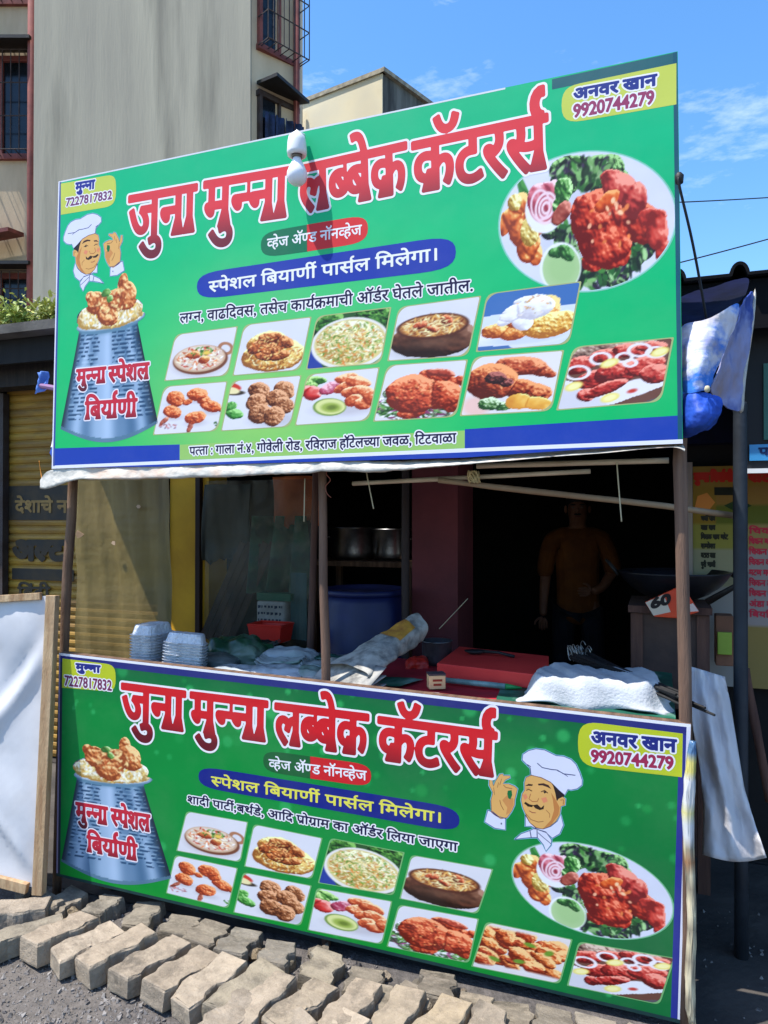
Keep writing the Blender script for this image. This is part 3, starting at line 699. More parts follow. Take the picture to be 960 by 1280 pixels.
bm = bmesh.new(); tube(bm, [c2 + dl * 2.95 + Vector((-.1, -.14, 0)), c2 + dl * 2.95 + Vector((-.1, -.14, Z2 - .2))], .06, 8); obj('drain_pipe', bm, M_CREAM, flat2)

# ------------------------------------------------------------------ the row of shops behind the stall (wall 1.4 m inside the stall front)
NW = 1.4
s_sh0, s_sh1 = hs(2, NW), hs(212, NW); s_y1 = hs(247, NW); s_y2 = hs(253, NW); s_m0, s_m1 = hs(515, NW), hs(572, NW); s_b = hs(862, NW)
shop = thing('shop_building', S(0, NW, 0), 'single storey shop row with dark interior behind the food stall', 'building')
ZR = 2.72
def sbox(bm, s0, s1, n0, n1, z0, z1): box(bm, S((s0 + s1) / 2, (n0 + n1) / 2, (z0 + z1) / 2), (s1 - s0, n1 - n0, z1 - z0), SROT)
bm = bmesh.new(); sbox(bm, s_sh1 + .004, s_y1, NW, NW + .2, 0, ZR); obj('yellow_pillar', bm, M_YELLOW, shop)
bm = bmesh.new(); sbox(bm, s_y1 + .003, s_y2, NW - .03, NW + .22, 0, ZR); obj('door_jamb', bm, mat('dark_brown_jamb', s8(50, 32, 28), .7), shop)
bm = bmesh.new(); sbox(bm, s_y2 + .003, s_y2 + .045, NW, NW + .2, 0, ZR); obj('yellow_edge', bm, M_YELLOW, shop)
bm = bmesh.new(); sbox(bm, s_m0, s_m1, NW, NW + .35, 0, ZR); obj('maroon_pillar', bm, M_MAROON, shop)
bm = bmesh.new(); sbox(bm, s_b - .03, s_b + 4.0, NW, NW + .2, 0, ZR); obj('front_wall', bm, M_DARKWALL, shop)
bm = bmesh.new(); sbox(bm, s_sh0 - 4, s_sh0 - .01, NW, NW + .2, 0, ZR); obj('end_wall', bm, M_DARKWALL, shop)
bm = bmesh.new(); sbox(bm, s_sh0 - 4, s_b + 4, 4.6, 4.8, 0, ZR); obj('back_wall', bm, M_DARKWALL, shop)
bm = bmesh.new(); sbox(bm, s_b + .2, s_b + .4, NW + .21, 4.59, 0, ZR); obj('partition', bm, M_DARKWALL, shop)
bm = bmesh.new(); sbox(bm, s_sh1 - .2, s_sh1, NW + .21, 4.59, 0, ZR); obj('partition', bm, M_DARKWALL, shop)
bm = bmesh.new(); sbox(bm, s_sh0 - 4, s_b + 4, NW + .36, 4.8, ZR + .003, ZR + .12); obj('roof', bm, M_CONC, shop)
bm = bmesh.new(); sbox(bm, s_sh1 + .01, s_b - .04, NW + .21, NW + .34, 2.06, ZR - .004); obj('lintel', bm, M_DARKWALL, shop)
bm = bmesh.new(); sbox(bm, s_sh0 - 4, s_y2 + .4, NW - .42, NW + .35, ZR + .004, ZR + .06); obj('roof_slab', bm, mat('sooty_concrete_slab', s8(104, 100, 94), .95, s8(70, 67, 63), 4, .3), shop)
bm = bmesh.new(); sbox(bm, s_sh0 - 4, s_y2 + .4, NW - .30, NW - .26, ZR - .15, ZR); obj('fascia', bm, mat('black_fascia_board', s8(24, 23, 24), .8, s8(14, 14, 16), 5, .2, stretch=(3, 3, .4)), shop)
bm = bmesh.new(); sbox(bm, s_sh0 - .05, s_sh1 + .004, NW - .15, NW - .002, 2.46, ZR); obj('shutter_box', bm, mat('rusty_dark_sheet', s8(50, 42, 38), .8, s8(24, 22, 22), 9, .3, stretch=(3, 3, .3)), shop)
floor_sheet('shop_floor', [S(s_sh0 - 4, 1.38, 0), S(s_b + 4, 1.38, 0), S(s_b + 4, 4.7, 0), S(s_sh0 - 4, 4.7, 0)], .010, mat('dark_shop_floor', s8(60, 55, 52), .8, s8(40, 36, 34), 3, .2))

# rolling shutter
shut = thing('rolling_shutter', S((s_sh0 + s_sh1) / 2, NW, 0), 'closed yellow ribbed rolling shutter with faded black painted lettering', 'shutter')
SHD = NW + .05
bm = bmesh.new(); nsl = 47; pit = 2.48 / nsl
prof = []
for k in range(nsl):
    z0 = .02 + k * pit
    prof += [(0.0, z0), (-.009, z0 + pit * .18), (-.013, z0 + pit * .5), (-.009, z0 + pit * .80), (0.0, z0 + pit * .93)]
prev = None
for n_, z_ in prof:
    cur = [bm.verts.new(S(s_sh0, SHD + n_, z_)), bm.verts.new(S(s_sh1, SHD + n_, z_))]
    if prev: bm.faces.new((prev[0], prev[1], cur[1], cur[0]))
    prev = cur
obj('slats', bm, mat('old_yellow_shutter_paint', s8(172, 132, 44), 0.6, s8(124, 92, 40), 2.5, 0.15, 30, stretch=(1, 1, 4), col3=s8(84, 64, 44), scale3=2.0, amt3=.7), shut, smooth=False)
for s_ in (s_sh0, s_sh1 - .04):
    bm = bmesh.new(); sbox(bm, s_ - .03, s_ + .03, NW - .02, NW + .03, 0, 2.45); obj('guide_rail', bm, M_RUSTY, shut)
M_PAINTB = mat('faded_black_paint', s8(44, 40, 34), .7, s8(74, 58, 34), 8, contrast=(.25, .6))
M_PAINTO = mat('ochre_paint', s8(166, 132, 70), .7, s8(110, 84, 48), 6)
def sh_text(txt, px0, py0, px1, py1, pyb, m, name='painted_lettering', dil=.008, n=None):
    n = NW + .0305 if n is None else n
    c, adv = compose(txt); P = lambda px, py: sn(hit(px, py, n))
    a, b = P(px0, py0), P(px1, py1); h = a[2] - P(px0, pyb)[2]
    C = [np.stack([a[0] + p[:, 0] * (b[0] - a[0]) / adv, a[2] - h + p[:, 1] * h / HL + p[:, 0] * (b[2] - a[2]) / adv], 1) for p in c]
    f, x0, y0 = sdf(C, dil, .004); V, Fc = march(f + dil, x0, y0, .004)
    off = root_loc(shut); me = bpy.data.meshes.new(name)
    me.from_pydata([tuple(S(v[0], n, v[1]) - off) for v in V], [], Fc); return link_mesh(name, me, m, shut)
def sh_patch(px0, py0, px1, py1, m, n, name='painted_band'):
    a, b = sn(hit(px0, py0, n)), sn(hit(px1, py1, n)); zt = a[2]; zb = sn(hit(px0, py1, n))[2]
    off = root_loc(shut); me = bpy.data.meshes.new(name); me.from_pydata([tuple(S(s_, n, z_) - off) for s_, z_ in ((a[0], zb), (b[0], zb), (b[0], zt), (a[0], zt))], [], [(0, 1, 2, 3)]); link_mesh(name, me, m, shut)
sh_patch(3, 608, 92, 650, M_PAINTB, NW + .034); sh_patch(15, 710, 92, 724, M_PAINTB, NW + .034)
sh_text('देशाचे न', 19, 626, 84, 626, 640, M_PAINTO, n=NW + .030, dil=.004)
sh_text('अल्ट', 16, 677, 80, 677, 699, M_PAINTB, dil=.014)
sh_text('हिंदी', 22, 734, 62, 734, 748, M_PAINTB, dil=.004)

# plants on the slab
def leaf_plant(p, h, spread, n, m, label, seed, leaf=.026, group=None):
    r = random.Random(seed); bm = bmesh.new()
    stems = [(Vector((r.uniform(-.5, .5) * spread, r.uniform(-.3, .3) * spread, h * r.uniform(.5, 1)))) for _ in range(10)]
    for s_ in stems:
        tube(bm, [p, p + Vector((s_.x * .4, s_.y * .4, s_.z * .5)), p + s_], .004, 4)
        for _ in range(n // 10):
            t = r.uniform(.2, 1.05); b = Vector((s_.x * (t * t * .7 + .3 * t), s_.y * t, s_.z * t)) + Vector((r.uniform(-1, 1), r.uniform(-1, 1), r.uniform(-.7, .7))) * .055
            e = Euler((r.uniform(-.9, .9), r.uniform(-.9, .9), r.uniform(0, 6.3))).to_matrix(); l = leaf * r.uniform(.6, 1.3)
            b.z = max(b.z, .01)
            vs_ = [bm.verts.new(p + b + e @ Vector(q) * l) for q in ((-1, 0, 0), (-.2, .42, .08), (1, 0, -.1), (-.2, -.42, .08))]
            bm.faces.new(vs_)
    o = obj('leafy_weed', bm, m, label=label, cat='plant', group=group); return o
M_LEAF = [mat('weed_leaf', s8(160, 172, 74), .6, s8(104, 124, 46), 9), mat('pale_weed_leaf', s8(206, 204, 120), .6, s8(150, 156, 76), 9)]
for k, (px, hh, lb) in enumerate([(-20, .22, 'leafy green weed at the far end of the roof slab, mostly out of view'), (10, .24, 'tall yellow-green weed growing on the roof slab near the corner of the picture'), (34, .19, 'low bushy weed on the roof slab below the red drain pipe'), (56, .20, 'sparse pale weed on the roof slab beside the upper signboard'), (82, .16, 'small weed on the roof slab hidden behind the signboard edge')]):
    s_ = hs(px, NW - .25); leaf_plant(S(s_, NW - .22, ZR + .06), hh, .34, 230, M_LEAF[k % 2], lb, 30 + k)

# ------------------------------------------------------------------ right-hand neighbour: corrugated roof, sign, menu board
rs0, rs1 = hs(846, 1.0), 6.0
shed = thing('shop_canopy', S(rs0, 1.0, 0), 'black corrugated metal canopy over the shop beside the stall', 'canopy')
zc = hz(900, 345, .62)
M_CANOPY = mat('blackened_metal_sheet', s8(12, 12, 18), .8, s8(7, 7, 11), 3, .1, spec=.15)
bm = bmesh.new()
def rib(u):
    t = ((u - .055) % .22) / .22; d = min(t, 1 - t); return .042 * max(0.0, 1 - (d / .13) ** 2) ** .5 if d < .13 else 0.0
grid(bm, lambda u, v: S(rs0 - 1.6 + (rs1 - rs0 + 1.6) * u, .62 + 1.6 * v, zc + rib((rs1 - rs0 + 1.6) * u) + .12 * v), 1100, 2)
solid(obj('corrugated_sheet', bm, M_CANOPY, shed), .012, 0)
bm = bmesh.new(); sbox(bm, rs0 - 1.6, rs1, .66, .70, zc - .20, zc - .012); obj('fascia', bm, M_CANOPY, shed)
bm = bmesh.new(); sbox(bm, rs0 - .2, rs1, 1.30, NW - .005, 1.95, zc + .06); obj('upper_panel', bm, mat('navy_shade_board', s8(16, 22, 56), .8, s8(8, 10, 24), 2, spec=.15), shed)  # navy stands in for the tarp's shaded underside

# dark framed sign at the picture's edge
sp0 = hs(930, .8); zt, zb = hz(940, 372, .8), hz(940, 588, .8)
sg = thing('shop_sign', S(sp0, .8, zb), 'dark shop sign with a green panel and a sky blue strip below it', 'sign')
bm = bmesh.new(); sbox(bm, sp0, sp0 + .9, .8, .84, zb, zt); obj('board', bm, mat('black_sign_board', s8(15, 17, 24), .6), sg)
gp = hs(955, .796); bm = bmesh.new(); sbox(bm, gp, gp + .6, .790, .7985, hz(955, 550, .8), hz(955, 455, .8)); obj('green_panel', bm, mat('dark_green_sign_panel', s8(30, 96, 84), .4), sg)
bp0 = hs(937, .796); bz0, bz1 = hz(940, 576, .796), hz(940, 556, .796); bm = bmesh.new(); sbox(bm, bp0, bp0 + .75, .788, .7985, bz0, bz1); obj('blue_strip', bm, mat('sky_blue_sign_strip', s8(58, 150, 210), .4), sg)
bm = bmesh.new(); sbox(bm, sp0 - .004, sp0 + .9, .78, .7985, zb - .012, zb + .006); obj('white_edge', bm, M_WHITE, sg)

def plane_text(txt, parent, frame, p0, width, height, color, dil=.0, out=None, oc=None, h=.0022, name='lettering', m=None, bold=False, grad=None):
    """frame(u, v, w) -> local point; p0 = upper left of the head line; width along u, height headline to baseline"""
    c, adv = compose(txt, bold); top = HL if any('\u0900' <= q <= '\u097f' for q in txt) else 0.70
    C = [np.stack([p0[0] + p[:, 0] * width / adv, p0[1] - height + p[:, 1] * height / top], 1) for p in c]
    f, x0, y0 = sdf(C, dil + (out or 0), h); o = None
    for k, (d, col) in enumerate(([(dil + out, oc)] if out else []) + [(dil, color)]):
        V, Fc = march(f + d, x0, y0, h)
        cc = np.tile(np.array(lin([q / 255 for q in col])), (len(V), 1))
        if grad is not None and not (out and k == 0):
            t = np.clip((p0[1] - V[:, 1]) / height / 1.25, 0, 1)[:, None]; t = np.clip((t - .45) / .55, 0, 1)
            cc = cc * (1 - t) + np.array(lin([q / 255 for q in grad])) * t
        o = col_mesh(name, [frame(v[0], v[1], (.0006 if (out and k == 0) else .0012)) for v in V], Fc, cc, m or M_PRINT, parent)
    return o
def sframe(par, n):
    o_ = root_loc(par)
    return lambda u, v, w_: S(u, n - w_, v) - o_
plane_text('पत', sg, sframe(sg, .7875), (hs(949, .7875), hz(949, 560, .7875)), .07, .028, (16, 40, 90), .002)

# menu board
mb0, mb1 = hs(866, NW - .05), hs(1010, NW - .05); mz0, mz1 = hz(890, 856, NW - .05), hz(890, 583, NW - .05)
menu = thing('menu_board', S(mb0, NW - .05, mz0), 'printed yellow and white menu board hung on the wall behind the steel post', 'menu board')
nm = NW - .06; nu, nv = 60, 70
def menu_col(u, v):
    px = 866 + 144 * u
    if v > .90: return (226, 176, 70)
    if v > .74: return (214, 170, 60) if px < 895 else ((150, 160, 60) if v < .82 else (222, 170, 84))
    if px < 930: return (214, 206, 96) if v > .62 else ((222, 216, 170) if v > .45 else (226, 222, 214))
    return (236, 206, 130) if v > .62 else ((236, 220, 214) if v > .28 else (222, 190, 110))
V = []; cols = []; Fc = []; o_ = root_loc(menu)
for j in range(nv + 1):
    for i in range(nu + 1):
        u, v = i / nu, j / nv; V.append(S(mb0 + (mb1 - mb0) * u, nm, mz0 + (mz1 - mz0) * v) - o_); cols.append([.36 * q for q in lin([q / 255 for q in menu_col(u, v)])])  # print dimmed throughout; the canopy's shade is in its colours
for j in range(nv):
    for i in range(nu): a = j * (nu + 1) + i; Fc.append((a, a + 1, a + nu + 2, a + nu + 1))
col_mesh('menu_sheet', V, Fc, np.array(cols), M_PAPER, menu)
bm = bmesh.new(); sbox(bm, mb0, mb1, nm + .003, NW - .003, mz0, mz1); obj('backing', bm, M_WOOD, menu)
bm = bmesh.new(); sbox(bm, mb0 - .035, mb0 - .002, nm - .02, NW - .003, mz0, mz1 + .02); obj('side_batten', bm, mat('grey_batten', s8(150, 136, 124), .7), menu)
fr = sframe(menu, nm - .001)
mw = lambda a, b: hs(b, nm) - hs(a, nm)
def mtext(t, px, py, px1, pyb, col, dil=.002): plane_text(t, menu, fr, (hs(px, nm), hz(px, py, nm)), mw(px, px1), hz(px, py, nm) - hz(px, pyb, nm), col, dil, h=.003, m=M_PAPER, name='menu_lettering')
mtext('मुन्ना बिर्याणी', 868, 592, 916, 602, (190, 40, 24), .005); mtext('सेंटर', 936, 592, 975, 602, (190, 40, 24), .005)
for k, t in enumerate(['भजी पाव', 'वडा पाव', 'मिसळ पाव प्लेट', 'समोसा', 'बटाटा वडा', 'पुरी भाजी']): mtext(t, 876, 645 + 11.5 * k, 894 + (16 if k == 2 else 0), 651 + 11.5 * k, (44, 44, 34), .0015)
for k, t in enumerate(['चिकन', 'चिकन मसाला', 'चिकन हंडी', 'चिकन कढाई', 'मटण मसाला', 'चिकन तंदुरी', 'चिकन फ्राय', 'अंडा करी', 'बिर्याणी']): mtext(t, 936, 660 + 13 * k, 975, 667 + 13 * k, (190, 50, 70), .0015)
def quad_col(par, frame, pts, col, name, wv=.0005, m=None):
    return col_mesh(name, [frame(a, b, wv) for a, b in pts], [tuple(range(len(pts)))], np.tile(np.array(lin([q / 255 for q in col])), (len(pts), 1)), m or M_PAPER, par)
mp_ = lambda px, py: (hs(px, nm), hz(px, py, nm))
quad_col(menu, fr, [mp_(893, 619), mp_(920, 619), mp_(920, 609), mp_(893, 609)], (30, 34, 24), 'black_label')
quad_col(menu, fr, [mp_(905, 632), mp_(922, 641), mp_(940, 632), mp_(922, 624)], (40, 62, 30), 'green_diamond')
quad_col(menu, fr, [mp_(868, 636), mp_(886, 638), mp_(894, 628), mp_(884, 616), mp_(872, 620)], (206, 130, 60), 'food_print')

# ------------------------------------------------------------------ the two printed banners
LAY = 0.11        # metres of ink and film build-up per layer step
INK = 0.86
class Banner:
    def __init__(s, corners, name, label):
        TL, TR, BR, BL = [Vector(c) for c in corners]
        s.o = BL; s.W = (BR - BL).length; s.H = (TL - BL).length
        s.x = (BR - BL).normalized(); s.z = s.x.cross((TL - BL).normalized()).normalized(); s.y = s.z.cross(s.x)
        s.root = thing(name, BL, label, 'banner')
        s.root.rotation_euler = Matrix((s.x, s.y, s.z)).transposed().to_euler()
        s.lay = 0.0
    def uv(s, px, py):
        v = rayd(px, py); t = (s.o - CAM).dot(s.z) / v.dot(s.z); q = CAM + v * t - s.o
        return np.array([q.dot(s.x), q.dot(s.y)])
    def poly(s, pts, col, name, w=.001, uv=False, m=None, col2=None):
        P = np.array([p if uv else s.uv(*p) for p in pts], float)
        bm = bmesh.new(); vs_ = [bm.verts.new((p[0], p[1], w * LAY)) for p in P]; f = bm.faces.new(vs_); bm.normal_update()
        if f.normal.z < 0: f.normal_flip()
        bmesh.ops.triangulate(bm, faces=bm.faces[:]); me = bpy.data.meshes.new(name); bm.to_mesh(me); bm.free()
        a = me.color_attributes.new('Col', 'FLOAT_COLOR', 'POINT'); c1 = np.array(lin([q / 255 for q in col])); c = np.ones((len(me.vertices), 4), np.float32); c[:, :3] = c1 * INK
        a.data.foreach_set('color', c.ravel())
        return link_mesh(name, me, m or M_PRINT, s.root)
    def rpoly(s, pts, rad, seg=6, uv=False):
        """rounded polygon in banner metres"""
        P = [np.array(p if uv else s.uv(*p), float) for p in pts]; n = len(P); out = []
        rad = rad if isinstance(rad, (list, tuple)) else [rad] * n
        for i in range(n):
            a, b, c = P[i - 1], P[i], P[(i + 1) % n]; r = rad[i]
            if r <= 0: out.append(b); continue
            d1 = (a - b); d2 = (c - b); r1 = min(r, np.linalg.norm(d1) * .5); r2 = min(r, np.linalg.norm(d2) * .5)
            p1 = b + d1 / np.linalg.norm(d1) * r1; p2 = b + d2 / np.linalg.norm(d2) * r2
            for k in range(seg + 1):
                t = k / seg; q = 1 - t; kk = .75
                out.append(p1 * q ** 3 + (p1 + (b - p1) * kk) * 3 * q * q * t + (p2 + (b - p2) * kk) * 3 * q * t * t + p2 * t ** 3)
        return out
    def text(s, txt, p0, p1, pb, col, dil=0.0, out=None, oc=(245, 240, 240), h=.0022, w=.003, bold=False, grad=None, name='lettering', par=None):
        a, b, c = s.uv(*p0), s.uv(*p1), s.uv(*pb); ht = np.linalg.norm(c - a)
        ex = (b - a); wd = np.linalg.norm(ex); ex /= wd; ey = np.array([-ex[1], ex[0]])
        fr = lambda u, v, w_: tuple(a + ex * u + ey * v) + ((w + w_) * LAY,)
        return plane_text(txt, s.root if par is None else par, fr, (0, 0), wd, ht, col, dil, out, oc, h, name, None, bold, grad)
    def picture(s, name, quad, painter, nx=84, ny=64, rads=(.03, .006, .03, .006), w=.0022, uv=False, border=None, seed=3, ymax=1.0, alpha=None, tint=None):
        TL, TR, BR, BL = [np.array(p if uv else s.uv(*p), float) for p in quad]
        Wd = (np.linalg.norm(TR - TL) + np.linalg.norm(BR - BL)) / 2; Hd = (np.linalg.norm(TL - BL) + np.linalg.norm(TR - BR)) / 2
        sh = ((TL - BL) @ (BR - BL)) / np.linalg.norm(BR - BL) / Wd
        aa = np.linspace(0, 1, nx + 1); bb = np.linspace(0, 1, ny + 1); A, B = np.meshgrid(aa, bb)
        zm = 1.18 if (alpha is None and painter not in (p_tandoori, p_chilli, p_drum, p_cutlet)) else 1.0
        cv = Canvas(nx + 1, ny + 1, .5 + (A + sh * (B - .5) * .9 - .5) / zm, (.5 + (B - .5) / zm) * ymax if alpha is None else B * ymax, seed); painter(cv)
        if alpha is None:
            # rounded rectangle: distance to the edges in metres, corner radius by quadrant
            rtl, rtr, rbr, rbl = rads
            X = (A - .5) * Wd; Y = (B - .5) * Hd
            r = np.where(X < 0, np.where(Y > 0, rtl, rbl), np.where(Y > 0, rtr, rbr))
            dx = np.abs(X) - (Wd / 2 - r - 1e-4); dy = np.abs(Y) - (Hd / 2 - r - 1e-4)
            f = r - (np.hypot(np.maximum(dx, 0), np.maximum(dy, 0)) + np.minimum(np.maximum(dx, dy), 0))
        else: f = alpha(cv)
        f = f.copy(); f[0, :] = np.minimum(f[0, :], -1e-4); f[-1, :] = np.minimum(f[-1, :], -1e-4); f[:, 0] = np.minimum(f[:, 0], -1e-4); f[:, -1] = np.minimum(f[:, -1], -1e-4)
        V, Fc = march(f, 0, 0, 1.0, merge=False)
        i = np.clip(V[:, 0], 0, nx - 1e-6); j = np.clip(V[:, 1], 0, ny - 1e-6); i0 = i.astype(int); j0 = j.astype(int); fi = (i - i0)[:, None]; fj = (j - j0)[:, None]
        C = cv.c; col = (C[j0, i0] * (1 - fi) + C[j0, i0 + 1] * fi) * (1 - fj) + (C[j0 + 1, i0] * (1 - fi) + C[j0 + 1, i0 + 1] * fi) * fj
        col = np.where(col <= .04045, col / 12.92, ((np.clip(col, 0, 1) + .055) / 1.055) ** 2.4)
        u = (V[:, 0] / nx)[:, None]; v = (V[:, 1] / ny)[:, None]
        P = (BL * (1 - u) + BR * u) * (1 - v) + (TL * (1 - u) + TR * u) * v
        o = col_mesh(name, np.concatenate([P, np.full((len(P), 1), w * LAY)], 1), Fc, col, M_PRINT, s.root)
        return o
    def backdrop(s, fn, nu=200, nv=100):
        uu = np.linspace(0, 1, nu + 1); vv = np.linspace(0, 1, nv + 1); U, V = np.meshgrid(uu, vv)
        col = fn(U, V) / 255.0; col = np.clip(col, 0, 1); col = np.where(col <= .04045, col / 12.92, ((col + .055) / 1.055) ** 2.4).reshape(-1, 3)
        P = np.stack([U.ravel() * s.W, V.ravel() * s.H, np.zeros(U.size)], 1); Fc = []
        for j in range(nv):
            for i in range(nu): a = j * (nu + 1) + i; Fc.append((a, a + 1, a + nu + 2, a + nu + 1))
        col_mesh('printed_sheet', P, Fc, col, M_PRINT, s.root)
        bm = bmesh.new()
        for (cx, cy, sx, sy) in ((s.W / 2, .02, s.W, .04), (s.W / 2, s.H - .02, s.W, .04), (.02, s.H / 2, .04, s.H - .08), (s.W - .02, s.H / 2, .04, s.H - .08), (s.W * .5, s.H / 2, .04, s.H - .08), (s.W / 2 - .22 * s.W, s.H / 2, .04, s.H - .08)):
            box(bm, (cx, cy, -.019), (sx, sy, .034))
        me = bpy.data.meshes.new('timber_frame'); bm.to_mesh(me); bm.free(); link_mesh('timber_frame', me, M_WOOD, s.root)

def gauss(x, c, w): return np.exp(-((x - c) / w) ** 2)
def mixc(c, d, t): return c * (1 - t[..., None]) + np.array(d, float) * t[..., None]

UB = Banner([(-1.3781, 3.1479, 3.0278), (.9089, 2.2976, 3.0471), (.9038, 2.256, 1.8278), (-1.3832, 3.1063, 1.8085)], 'signboard_banner', 'large bright green banner above the stall opening, with a blue strip along its bottom')
def ub_bg(U, V):
    c = np.zeros(U.shape + (3,)); c[:] = (2, 182, 124)
    c = mixc(c, (4, 184, 92), np.clip(.8 - V, 0, 1))
    c = mixc(c, (152, 206, 104), .95 * gauss(U, .40, .26) * gauss(V, .16, .36))
    c = mixc(c, (92, 200, 124), .5 * gauss(U, .45, .30) * gauss(V, .5, .2))
    return c
UB.backdrop(ub_bg)
UB.poly([(224.6, 556), (582, 538), (582, 570), (224.6, 577)], (150, 196, 104), 'address_strip', .0008)
UB.poly([(67, 560.5), (224.6, 555.5), (224.6, 583), (66, 585)], (28, 62, 164), 'blue_strip', .0012); UB.poly([(581, 536.5), (853, 519), (853, 553), (581, 572)], (28, 62, 164), 'blue_strip', .0012)
UB.poly([(224.6, 575), (581, 564), (581, 572), (224.6, 582)], (28, 62, 164), 'blue_strip', .0011)
W_, H_b = UB.W, UB.H
def strip(b, u0, v0, u1, v1, col, w=.0018, name='border_line'): b.poly([(u0, v0), (u1, v0), (u1, v1), (u0, v1)], col, name, w, uv=True)
strip(UB, .006, .01, .016, H_b - .004, (60, 80, 150)); strip(UB, 0, 0, .0065, H_b, (226, 226, 238)); strip(UB, .0066, H_b - .006, W_ * .78, H_b, (216, 220, 226)); strip(UB, .0066, 0, W_, .013, (226, 228, 238)); strip(UB, W_ - .014, .0131, W_ - .001, H_b - .001, (22, 84, 104))
UB.poly([(690, 112), (846, 79.5), (846, 65), (690, 99)], (36, 96, 104), 'dark_top_strip', .0014)  # flat dark teal strip along one end of the top edge
# name plates
PL = (196, 206, 88)  # washed yellow, with the upper sheet's sheen in the colour
UB.poly(UB.rpoly([(76, 229.5), (145, 217.5), (145, 257), (76, 268.5)], [0, .05, .06, 0]), PL, 'name_plate', .0021, uv=True)
UB.poly(UB.rpoly([(702, 109), (845.5, 79), (845.5, 130.5), (702, 155.5)], [.06, 0, 0, .07]), PL, 'name_plate', .0021, uv=True)
WH = (238, 236, 240)
UB.text('मुन्ना', (95, 229), (118.5, 225), (95.6, 239), (40, 50, 140), .0032, .004, WH)
UB.text('7227817832', (82.5, 248), (140.5, 238), (83, 258), (120, 70, 110), .0016, .004, WH)
UB.text('अनवर खान', (717, 112), (820.5, 93), (718, 124.5), (34, 52, 132), .0028, .005, WH)
UB.text('9920744279', (716.5, 131), (818, 112.5), (717, 147), (150, 60, 100), .0022, .005, WH)
RED, MAR = (222, 62, 70), (118, 44, 56)  # paler than the lower banner's red; glare is put into the print
hd = dict(dil=.0072, out=.0078, oc=(240, 236, 238), h=.0026, w=.0042, bold=True, grad=MAR, name='headline_lettering')
UB.text('जुना', (162, 246), (245, 231), (163, 301), RED, **hd)
UB.text('मुन्ना', (256, 228), (360, 210), (257, 285), RED, **hd)
UB.text('लब्बेक', (374, 209), (506, 179), (375, 266), RED, **hd)
UB.text('कॅटरर्स', (516, 179), (682, 143.5), (517, 241), RED, **hd)
# pills
UB.poly(UB.rpoly([(326, 291), (384, 280.8), (384, 314.5), (326, 322.5)], [.09, 0, 0, .09]), (20, 112, 78), 'green_pill', .0022, uv=True)
UB.poly(UB.rpoly([(383.6, 280.8), (460, 268), (460, 302.5), (383.6, 314.5)], [0, .09, .09, 0]), (214, 54, 56), 'red_pill', .0022, uv=True)
UB.text('व्हेज अॅण्ड नॉनव्हेज', (334, 299), (452, 281), (334.5, 310.5), WH, .0008)
UB.poly(UB.rpoly([(246, 342), (570, 293.5), (570, 336), (246, 375)], .13), (36, 60, 160), 'blue_pill', .0022, uv=True)
UB.text('स्पेशल बियार्णी पार्सल मिलेगा।', (261, 352.5), (549, 310), (261.6, 365.5), (236, 236, 226), .0013)
UB.text('लग्न, वाढदिवस, तसेच कार्यक्रमाची ऑर्डर घेतले जातील.', (225, 392.5), (592, 350), (225.4, 404), (34, 30, 66), .0012, .0042, WH)
UB.text('पत्ता : गाला नं.४, गोवेली रोड, रविराज हॉटेलच्या जवळ, टिटवाळा', (237, 559), (570, 541.5), (237.2, 569), (30, 28, 66), .0012, .0042, WH)
GOLD = (170, 178, 120)
UPICS = [('karahi', p_karahi, [(220, 418.8), (296, 408.8), (283.8, 468.8), (206.7, 475.4)]), ('heap', p_heap, [(305.8, 406.7), (388, 397), (374.6, 461.7), (292, 468.8)]),
    ('fried', p_fried, [(397, 396), (487.5, 385), (475, 453.5), (384, 461)]), ('handi', p_handi, [(499.6, 384.6), (599.6, 371), (584, 444), (485.8, 450.4)]), ('cutlet', p_cutlet, [(610, 368), (724.6, 353), (710, 429), (596.7, 438.8)]),
    ('lolli', p_lolli, [(205.8, 483.8), (283, 477.5), (271, 538), (192.5, 543)]), ('kebab', p_kebab, [(290.4, 476.7), (375.4, 470), (362, 532.5), (277.5, 538)]), ('salad', p_salad, [(385, 468.8), (473, 460), (460, 525), (370, 531)]),
    ('roast', p_roast, [(485, 457.5), (583, 450.4), (569, 520), (468, 526)]), ('drum', p_drum, [(593, 447), (703, 438.8), (688, 512.5), (576.7, 519)]), ('tand', p_tandoori, [(718, 434.6), (840, 423), (824.6, 501), (697.5, 511.7)])]
def dishes(b, L, rads, edge):
    for k, (nm_, fn, quad) in enumerate(L):
        cen = np.mean([b.uv(*p) for p in quad], 0); big = []
        Q = [b.uv(*p) for p in quad]
        Q2 = [cen + (q - cen) * 1.035 for q in Q]
        e = b.poly(b.rpoly(Q2, list(rads), uv=True), edge, 'picture_edge', .0017, uv=True)
        o = b.picture('dish_picture', quad, fn, rads=rads, seed=10 + k, w=.0024)
dishes(UB, UPICS, (.035, .006, .035, .006), GOLD)
def platter_alpha(cv):
    e = cv.eq(.5, .31, .49, .298, -.10); return (1 - e) * .3 * cv.ppu
def plate_quad(b, l, r, t, bt):
    P = [b.uv(*l), b.uv(*r), b.uv(*t), b.uv(*bt)]; u0, u1 = P[0][0], P[1][0]; v1, v0 = P[2][1], P[3][1]
    return [(u0, v1), (u1, v1), (u1, v0), (u0, v0)]
